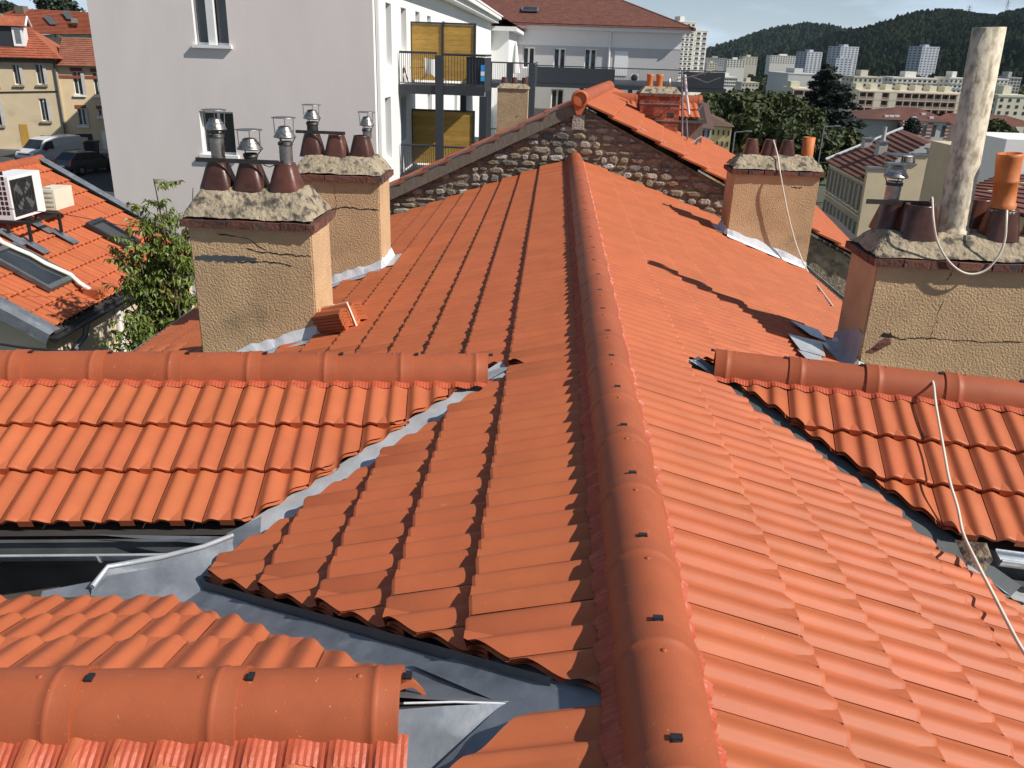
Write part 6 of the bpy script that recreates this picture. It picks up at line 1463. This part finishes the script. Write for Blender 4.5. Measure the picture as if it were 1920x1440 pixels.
# cream stepped-gable house across the street
Y = 72.0
rm = thing('stepped_gable_house', 'cream stepped gable house with brown roof across the right street', 'house', (27, 78, -17))
pE = at(1628, 338, Y=Y); zE = pE.z; pF = at(1558, 302, Z=zE); pA = at(1740, 268, Y=Y)
CW = cmat('cream_gable', (.60, .49, .33), .08, .7); SH_ = mat('old_grey_facade', (.40, .35, .28), .95, .15, .8, spots=(.26, .22, .18), spot_scale=.9)
xr_ = pE.x + 11.0
steps = [(1628, 316), (1666, 316), (1666, 308), (1716, 308), (1716, 291), (1742, 290), (1742, 281), (1770, 281), (1770, 270), (1812, 269)]
poly = [(pE.x, Y, -18)] + [tuple(at(x, y, Y=Y)) for x, y in steps] + [tuple(Vector((at(1812, 269, Y=Y).x, Y, -18)))]
mb = MB(); mb.prism(poly[::-1], (0, .5, 0)); mb.build('stepped_gable', CW, rm)
for (a, b), (c, d) in zip(steps[::2], steps[1::2]):
    p, q = at(a, b, Y=Y), at(c, d, Y=Y); mb = MB(); mb.box(p.x - .12, q.x + .12, Y - .12, Y + .62, p.z + .001, p.z + .14); mb.build('coping', M['zinc_dull'], rm)
ev = (pF - pE); ev.z = 0; evn = ev.normalized(); nrm_ = Vector((-evn.y, evn.x, 0)); nrm_ = nrm_ if nrm_.x < 0 else -nrm_
# street facade, made of three storeys with tall windows
e0, e1 = pE + Vector((0, .3, 0)), pF; LF = (e1 - e0).length; xd = (e1 - e0).normalized()
mb = MB(); mb.prism([e0, e1, e1 - UPZ * (zE + 18), e0 - UPZ * (zE + 18)], -nrm_ * .6); mb.build('street_wall', SH_, rm)
Mf = frame(e0, xd, -nrm_, UPZ)
wm = MB(); wm.box(0, 1.0, -.06, .02, 0, 1.9); wme = wm.mesh('window', M['dark_pane']); wm = MB(); wm.box(-.12, 1.12, -.22, -.0, -.22, -.05); sme = wm.mesh('sill', CRM); wm = MB(); wm.box(-.16, -.02, -.10, -.0, 0, 1.9); shm = wm.mesh('shutter', M['shutter'])
hF = 8.7; nW = 9
for r, z in enumerate((-2.6, -5.6)):
    for c in range(nW):
        Mw = Mf @ Matrix.Translation((LF * (c + .5) / nW - .5, -.02, z)); inst('window', wme, rm, Mw); inst('sill', sme, rm, Mw); inst('shutter', shm, rm, Mw); inst('shutter', shm, rm, Mw @ Matrix.Translation((1.18, 0, 0)))
for c in range(5):
    Mw = Mf @ Matrix.Translation((LF * (c + .5) / 5 - .9, -.02, -9.4)) @ Matrix.Diagonal((1.7, 1, 1.4, 1)); inst('shop_front', wme, rm, Mw)
for z in (-.25, -3.0, -6.0): mb = MB(); mb.box(0, LF, -.16, -.001, z - .16, z, Mf); mb.build('string_course', CRM, rm)
rg0 = at(1800, 262, Y=Y + .6); rg1 = at(1692, 243, Z=rg0.z)
courses(rm, e0 + nrm_ * .5 + Vector((0, .4, 0)), e1 + nrm_ * .5, at(1745, 268, Y=Y + 1.5), at(1692, 243, Y=(pF.y + 1)), 13, cmat('rust_brown_roof', (.15, .055, .038), .25, .8), .12)
bv = MB(); bv.tube([e1 + nrm_ * .5 + UPZ * .15, at(1692, 242, Y=(pF.y + 1)) + UPZ * .1], .16, 6); bv.build('verge_capping', M['flash_white'], rm)
back = MB(); q = at(1692, 243, Y=pF.y + 1); q2 = at(1745, 268, Y=Y + 1.5); back.add([q2, q, q + Vector((10, 2, -3)), q2 + Vector((10, 0, -3))], [(0, 1, 2, 3)]); back.build('far_slope', cmat('rust_brown_roof', (.15, .055, .038), .25, .8), rm)
for (a, b, c, d, yy) in ((1616, 1637, 262, 300, 84), (1642, 1666, 268, 312, 78)):
    p, q = at(a, d, Y=yy), at(b, c, Y=yy); mb = MB(); mb.box(p.x, q.x, yy, yy + 1.0, p.z - .5, q.z); so_ = mb.build('chimney_stack', GRY, rm); mb = MB(); mb.box(p.x - .1, q.x + .1, yy - .1, yy + 1.1, q.z + .001, q.z + .14); mb.build('chimney_cap', M['zinc_dull'], rm)
mb = MB(); p = at(1655, 266, Y=78.5); mb.lathe([(.22, 0), (.16, 1.3)], p, 10); mb.build('chimney_pot', GRY, rm)
# nearer roofs at the right edge, below the big chimney
re = thing('right_edge_house', 'white and cream house with dark brown tiles at the right edge', 'house', (22, 46, -17))
mb = MB(); Y2 = 40; a = at(1888, 262, Y=Y2 + 4.2); b = at(1990, 262, Y=Y2 + 4.2); mb.box(a.x, b.x + 3, Y2 + 4.2, Y2 + 9, -18, a.z + .02); mb.build('white_wall', M['white'], re)
q = [at(x, y, Y=yy) for x, y, yy in ((1770, 372, 36), (1990, 420, 34), (1990, 322, 44), (1870, 330, 44))]; courses(re, q[0], q[1], q[3], q[2], 10, cmat('rust_brown_roof', (.15, .055, .038), .25, .8), .1)
mb = MB(); mb.frustum([(q[0].x + .4, q[0].y + .4, -18), (q[1].x, q[1].y + .4, -18), (q[2].x, q[2].y, -18), (q[3].x + .3, q[3].y, -18)], [(q[0].x + .4, q[0].y + .4, q[0].z - .1), (q[1].x, q[1].y + .4, q[1].z - .1), (q[2].x, q[2].y, q[2].z - .1), (q[3].x + .3, q[3].y, q[3].z - .1)]); mb.build('lower_wall', CW, re)
mb = MB(); p0_ = at(1826, 282, Y=52); p1_ = at(1886, 282, Y=52); mb.box(p0_.x, p1_.x, 52, 58, -18, p0_.z); mb.build('cream_wall', CW, re)
q = [at(x, y, Y=yy) for x, y, yy in ((1815, 283, 51.5), (1900, 283, 51.5), (1900, 264, 57), (1815, 264, 57))]; courses(re, q[0], q[1], q[3], q[2], 7, cmat('rust_brown_roof', (.15, .055, .038), .25, .8), .1)
# street lamps down the right street
for k, (px, py, yy) in enumerate(((1378, 248, 100), (1545, 238, 105))):
    p = at(px, py, Y=yy); lp = thing('street_lamp', 'street lamp beside the yellow building' if k == 0 else 'street lamp below the cedar', 'street lamp', (p.x, yy, gz(p.x, yy)), 'street lamps in the valley')
    mb = MB(); mb.tube([(p.x, yy, gz(p.x, yy)), p], .08, 6); mb.build('post', M['zinc_dull'], lp)
    mb = MB(); mb.tube([p, p + Vector((1.3, 0, .15))], .06, 6); mb.build('arm', M['zinc_dull'], lp)
    mb = MB(); mb.box(p.x + 1.2, p.x + 1.9, yy - .15, yy + .15, p.z + .1, p.z + .25); mb.build('lantern', M['zinc_dull'], lp)

# ================================================================ TREES
def foliage_cards(name, blobs, n, size, m, par, seed, flat=0.0, jag=.35):
    """leaf clumps (bent quads) filling a set of ellipsoids unevenly"""
    r = np.random.default_rng(seed); V = []; Fc = []
    vol = np.array([b[3] * b[4] * b[5] for b in blobs]) ** .8; cnt = (vol / vol.sum() * n).astype(int)
    base = 0
    for (x, y, z, rx, ry, rz), c in zip(blobs, cnt):
        d = r.normal(size=(c, 3)); d /= np.linalg.norm(d, axis=1)[:, None]
        rad = r.random(c) ** .45 * (1 + r.normal(size=c) * .10)
        P = d * rad[:, None] * np.array([rx, ry, rz]) + np.array([x, y, z])
        # carve gaps with a coarse lattice noise
        key = np.floor(P / (size * 5)).astype(int); hsh = np.abs(np.sin(key @ np.array([12.9, 78.2, 37.7])) * 43758.5) % 1.0
        keep = hsh > jag * .6; P = P[keep]; dd = d[keep]; c = len(P)
        nn = dd + r.normal(size=(c, 3)) * .7; nn[:, 2] += .3; nn /= np.linalg.norm(nn, axis=1)[:, None]
        t = np.cross(nn, r.normal(size=(c, 3))); t /= np.linalg.norm(t, axis=1)[:, None]; b = np.cross(nn, t)
        if flat: b[:, 2] *= (1 - flat); t[:, 2] *= (1 - flat)
        s = size * (.5 + r.random(c))[:, None]
        q = np.stack([P - t * s, P - b * s * .55 + nn * s * .15, P + t * s, P + b * s * .55 + nn * s * .15], 1).reshape(-1, 3)
        V.append(q); Fc.append((np.arange(c * 4).reshape(-1, 4)) + base); base += c * 4
    V = np.concatenate(V); Fc = np.concatenate(Fc)
    me = bpy.data.meshes.new(name); me.from_pydata(V.tolist(), [], Fc.tolist()); me.materials.append(m); me.update()
    return put(bpy.data.objects.new(name, me), par)
M['lime_leaf'] = mat('broadleaf', (0.075, 0.095, 0.022), .7, 0, .5, col2=(.028, .042, .012), spots=(.11, .115, .03), spot_scale=.35, spot_lo=.55, spot_hi=.75)
M['cedar_leaf'] = mat('cedar_needles', (0.030, 0.045, 0.028), .8, 0, .4, col2=(.010, .017, .013))
M['pine_leaf'] = mat('blue_green_needles', (0.06, 0.085, 0.05), .8, 0, .4, col2=(.025, .04, .025))
transl(M['lime_leaf'], .15)
def broad_tree(label, px, pyt, pyb, Y, hw, seed, n=9000, m='lime_leaf', group='trees down the valley', dens=1.0, size=.42):
    top, bot = at(px, pyt, Y=Y), at(px, pyb, Y=Y); g = gz(top.x, Y); r = random.Random(seed); t = thing('broadleaf_tree', label, 'tree', (top.x, Y, g), group)
    H = top.z - bot.z; mid = (top.z + bot.z) / 2; blobs = []
    for k in range(16):
        a = r.uniform(0, 6.28); rr = hw * r.uniform(.15, .72); z = bot.z + H * r.uniform(.12, .80); sh_ = 1 - .45 * abs((z - mid) / H * 1.6)
        blobs.append((top.x + math.cos(a) * rr * sh_, Y + math.sin(a) * rr * sh_, z, hw * r.uniform(.28, .5), hw * r.uniform(.28, .5), H * r.uniform(.14, .25)))
    blobs.append((top.x, Y, top.z - H * .2, hw * .4, hw * .4, H * .2))
    foliage_cards('crown', blobs, int(n * dens), size, M[m], t, seed)
    mb = MB(); mb.tube([(top.x, Y, g), (top.x + .2, Y, bot.z), (top.x, Y, mid)], [.45, .35, .15], 8); mb.build('trunk', M['bark'], t); return t
broad_tree('broad dark green tree left of the far right chimney', 1392, 168, 285, 118, 7.0, 1, 15000)
broad_tree('broad tree whose crown reaches up beside the dark cedar', 1462, 172, 300, 124, 7.0, 2, 15000)
broad_tree('leafy tree peeping out beside the aerial', 1338, 170, 240, 128, 5.0, 3, 9000)
broad_tree('tree filling the dip behind the far right chimney', 1428, 205, 320, 112, 6.5, 4, 11000)
broad_tree('dark tree below the cedar on the street side', 1530, 235, 330, 112, 4.5, 5, 9000)
broad_tree('tree under the villa at the cedar foot', 1598, 240, 320, 118, 4.0, 6, 8000)
broad_tree('round tree right of the mossy flue pipe', 1868, 225, 280, 105, 3.0, 7, 6000)
broad_tree('small tree at the far left skyline above the dormer', 6, 4, 24, 118, 2.2, 8, 2500, 'pine_leaf')
def cedar(label, px, pyt, pyb, Y, hw, seed, m='cedar_leaf', n=16000, size=.4):
    top, bot = at(px, pyt, Y=Y), at(px, pyb, Y=Y); g = gz(top.x, Y); r = random.Random(seed); t = thing('cedar_tree', label, 'tree', (top.x, Y, g), None); H = top.z - bot.z; blobs = []; br = MB()
    br.tube([(top.x, Y, g), (top.x, Y, bot.z), (top.x, Y, top.z - .3)], [.6, .5, .06], 8)
    N = 44
    for k in range(N):
        f = (k + .5) / N; z = bot.z + H * (f ** .95); reach = hw * (1 - f) ** .62 * r.uniform(.62, 1.12) + .35; a = k * 2.4 + r.uniform(-.4, .4); dx, dy = math.cos(a), math.sin(a)
        br.tube([(top.x, Y, z), (top.x + dx * reach, Y + dy * reach, z - .12 * reach)], [.12, .03], 5)
        for q in (.35, .62, .88): blobs.append((top.x + dx * reach * q, Y + dy * reach * q, z - .10 * reach * q, reach * .30 + .3, reach * .30 + .3, .30 + .05 * reach))
    foliage_cards('crown', blobs, n, size, M[m], t, seed, flat=.35, jag=.25); br.build('trunk', M['bark'], t)
cedar('tall dark cedar rising above the apartment blocks', 1556, 122, 300, 126, 6.2, 11)
cedar('cedar top showing above the orange roof at upper left', 96, -22, 26, 125, 3.6, 12, 'pine_leaf', 4000)
for k, (px, pt, pb, yy) in enumerate(((1668, 222, 246, 140), (1712, 222, 240, 135))): 
    if k == 1: cedar('small conifer in front of the striped villa', px, pt, pb + 8, yy, 1.3, 30 + k, n=1500, size=.25)

# ================================================================ WOODED HILLS
def hill(name, label, prof, Y0, Y1, zb, m, seed, ny=46, nx=150, amp=10, trees=0, tsize=9):
    """terrain sheet that climbs from its foot at Y0 to a crest at Y1 and falls again behind"""
    pts = [(at(px, py, Y=Y1).x, at(px, py, Y=Y1).z) for px, py in prof]; xs = np.linspace(pts[0][0], pts[-1][0], nx); cz = np.interp(xs, [p[0] for p in pts], [p[1] for p in pts]) - (tsize * 1.6 if trees else 0)
    mb = MB(); vs = []
    for j in range(ny + 12):
        f = j / ny; y = Y0 + (Y1 - Y0) * f
        for i, x in enumerate(xs):
            e = f if f <= 1 else max(.55, 1 - (f - 1) * 2.0)
            s_ = e ** .92; q = Vector((x / 130 + seed, y / 130, 0)); z = zb + (cz[i] - zb) * s_
            nzv = NS.noise(q) * amp * 1.6 + NS.noise(q * 2.7) * amp * .8 + NS.noise(q * 9) * amp * .28
            k = math.sin(min(1, max(0, f)) * math.pi) if f <= 1 else .1
            vs.append((x * (.55 + .45 * f) if False else x, y, z + nzv * (k * 1.2 + .12) + NS.noise(q * 24) * amp * .22))
    mb.add(vs, [(j * nx + i, j * nx + i + 1, (j + 1) * nx + i + 1, (j + 1) * nx + i) for j in range(ny + 11) for i in range(nx - 1)], True)
    o = mb.build(name, m); tag(o, kind='structure')
    if trees:                                            # woodland canopy standing on the slope
        r = np.random.default_rng(seed); V = np.array(vs); P = []
        i = r.integers(0, nx - 1, trees); j = r.integers(2, ny + 2, trees); u_, v_ = r.random(trees), r.random(trees)
        a, b, c = V[j * nx + i], V[j * nx + i + 1], V[(j + 1) * nx + i]; P = a + (b - a) * u_[:, None] + (c - a) * v_[:, None]
        s_ = (tsize * (.5 + r.random(trees)))[:, None]; up_ = np.tile([[0, 0, 1.0]], (trees, 1)); an = r.random(trees) * 6.28; t_ = np.stack([np.cos(an), np.sin(an), r.normal(size=trees) * .25], 1); b_ = np.cross(up_, t_)
        top = P + up_ * s_ * 1.5
        q = np.stack([P + t_ * s_ * .8, P + b_ * s_ * .8, P - t_ * s_ * .8, P - b_ * s_ * .8, top + t_ * s_ * .25, top - t_ * s_ * .25], 1).reshape(-1, 3); k6 = np.arange(trees)[:, None] * 6
        F_ = np.concatenate([k6 + np.array([[0, 1, 4]]), k6 + np.array([[1, 5, 4]]), k6 + np.array([[1, 2, 5]]), k6 + np.array([[2, 3, 5]]), k6 + np.array([[3, 4, 5]]), k6 + np.array([[3, 0, 4]])])
        me = bpy.data.meshes.new('forest'); me.from_pydata(q.tolist(), [], F_.tolist()); me.materials.append(m); f_ = bpy.data.objects.new('forest', me); COL.objects.link(f_); f_.parent = o; tag(f_, kind='stuff')
    return o
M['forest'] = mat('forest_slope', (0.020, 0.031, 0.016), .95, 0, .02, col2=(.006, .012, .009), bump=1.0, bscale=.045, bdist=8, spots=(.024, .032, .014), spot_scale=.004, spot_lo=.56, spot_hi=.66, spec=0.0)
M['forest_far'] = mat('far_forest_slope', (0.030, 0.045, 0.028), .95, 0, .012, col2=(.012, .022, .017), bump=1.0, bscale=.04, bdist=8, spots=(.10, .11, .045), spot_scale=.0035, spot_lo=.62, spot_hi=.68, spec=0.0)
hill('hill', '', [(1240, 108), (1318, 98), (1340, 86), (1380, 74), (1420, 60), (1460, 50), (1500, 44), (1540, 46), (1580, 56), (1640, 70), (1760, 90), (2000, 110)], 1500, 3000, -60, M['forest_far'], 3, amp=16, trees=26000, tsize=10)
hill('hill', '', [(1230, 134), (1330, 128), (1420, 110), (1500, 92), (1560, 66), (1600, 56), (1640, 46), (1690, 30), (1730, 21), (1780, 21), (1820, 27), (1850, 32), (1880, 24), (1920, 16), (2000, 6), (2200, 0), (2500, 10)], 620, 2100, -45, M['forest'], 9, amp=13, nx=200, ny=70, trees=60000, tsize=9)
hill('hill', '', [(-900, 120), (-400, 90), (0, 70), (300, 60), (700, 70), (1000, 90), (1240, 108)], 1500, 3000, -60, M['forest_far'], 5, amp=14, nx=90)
for k, (px, py, yy) in enumerate(((1886, 24, 2090), (1815, 28, 2095))):
    p = at(px, py, Y=yy); py_ = thing('pylon', 'electricity pylon on the hill crest above the right edge' if k == 0 else 'fainter electricity pylon left of the crest', 'pylon', p, 'pylons on the hill'); h = 26 if k == 0 else 20
    mb = MB()
    for sx in (-1, 1): mb.tube([p + Vector((sx * 4, 0, -8)), p + Vector((0, 0, h))], .5, 4)
    for f in (.55, .75, .92): mb.tube([p + Vector((-6, 0, h * f)), p + Vector((6, 0, h * f))], .4, 4)
    mb.build('lattice', M['zinc_dark'], py_)
# belts of trees between the blocks that read as one mass
r = np.random.default_rng(5); bl = []
for k in range(150):
    x = r.uniform(30, 720); y = r.uniform(420, 950); z = gz(x, y) ; s = r.uniform(5, 10); bl.append((x, y, z + s * .7, s, s, s * .9))
o = foliage_cards('valley_wood', bl, 26000, 2.0, M['lime_leaf'], None, 77); tag(o, 'dark belt of trees filling the valley between the blocks', 'trees', kind='stuff')

# ================================================================ CABLES
def cable(name, label, pts, r, m, cat='cable'):
    pts = [Vector(p) for p in pts]; out = []
    for i in range(len(pts) - 1):                          # Catmull-Rom through the points
        p0, p1, p2, p3 = pts[max(i - 1, 0)], pts[i], pts[i + 1], pts[min(i + 2, len(pts) - 1)]
        for k in range(8):
            t = k / 8; out.append(.5 * ((2 * p1) + (p2 - p0) * t + (2 * p0 - 5 * p1 + 4 * p2 - p3) * t * t + (3 * p1 - p0 - 3 * p2 + p3) * t ** 3))
    out.append(pts[-1]); mb = MB(); mb.tube(out, r, 6); o = mb.build(name, m); tag(o, label, cat); return o
def onR(px, py, h=.045): return at(px, py, plane=(PR[0], PR[1], PR[2], h))
nWR = WR.ef * math.sin(WR.pf) + UPZ * math.cos(WR.pf)
def onW(px, py, h=.05): return at(px, py, plane=(*nWR, nWR.dot(WR.O) + h))
cable('white_cable', 'white cable trailing over the right wing down the near slope', [at(1735, 706, Y=4.42), at(1749, 716, Y=4.28), onW(1755, 760, .10), onW(1768, 835, .10), onW(1780, 900, .12), onW(1795, 950, .10), onW(1806, 1000, .08), onR(1830, 1052, .13), onR(1860, 1110, .07), onR(1888, 1165, .06), onR(1912, 1210, .06), onR(1945, 1260, .05)], .007, M['cable'])
cable('white_cable', 'white cable hanging in a loop across the big near right chimney', [(2.44, 6.30, .535), at(1748, 372, Y=6.12), at(1750, 410, Y=5.985), at(1757, 450, Y=5.955), at(1775, 485, Y=5.945), at(1800, 508, Y=5.94), at(1825, 514, Y=5.94), at(1850, 505, Y=5.94), at(1872, 480, Y=5.945), at(1884, 450, Y=5.96), at(1887, 415, Y=6.0), at(1888, 395, Y=6.08)], .008, M['cable'])
cable('white_cable', 'white cable running down the front of the far right chimney', [(2.46, 11.14, .52), at(1458, 292, Y=11.05), at(1463, 325, Y=10.88), at(1475, 390, Y=10.86), at(1490, 450, Y=10.86), at(1505, 490, Y=10.80), at(1520, 518, Y=10.6), onR(1540, 545, .05), onR(1562, 575, .05)], .009, M['cable'])
cable('black_cable', 'thick black cable crossing below the outbuilding', [at(-30, 640, Y=9.0), at(40, 651, Y=9.0), at(110, 658, Y=9.0), at(180, 668, Y=9.0), at(230, 690, Y=9.0)], .016, M['dark_cable'])
cable('thin_wire', 'thin dark wire strung across the outbuilding roof', [at(-20, 388, Y=9.6), at(120, 402, Y=10.5), at(250, 425, Y=11.4), at(352, 420, Y=12.2)], .005, M['dark_cable'], 'wire')


# ================================================================ HAZE
hz = MB(); hz.box(-6000, 6000, -300, 5200, -75, 420)
hm = bpy.data.materials.new('haze'); hm.use_nodes = True; t_ = hm.node_tree; t_.nodes.clear(); ou = t_.nodes.new('ShaderNodeOutputMaterial'); pv_ = t_.nodes.new('ShaderNodeVolumePrincipled')
pv_.inputs['Color'].default_value = (.72, .86, 1.0, 1); pv_.inputs['Density'].default_value = .000024; pv_.inputs['Anisotropy'].default_value = .2
t_.links.new(pv_.outputs[0], ou.inputs['Volume']); tag(hz.build('haze', hm), kind='stuff')
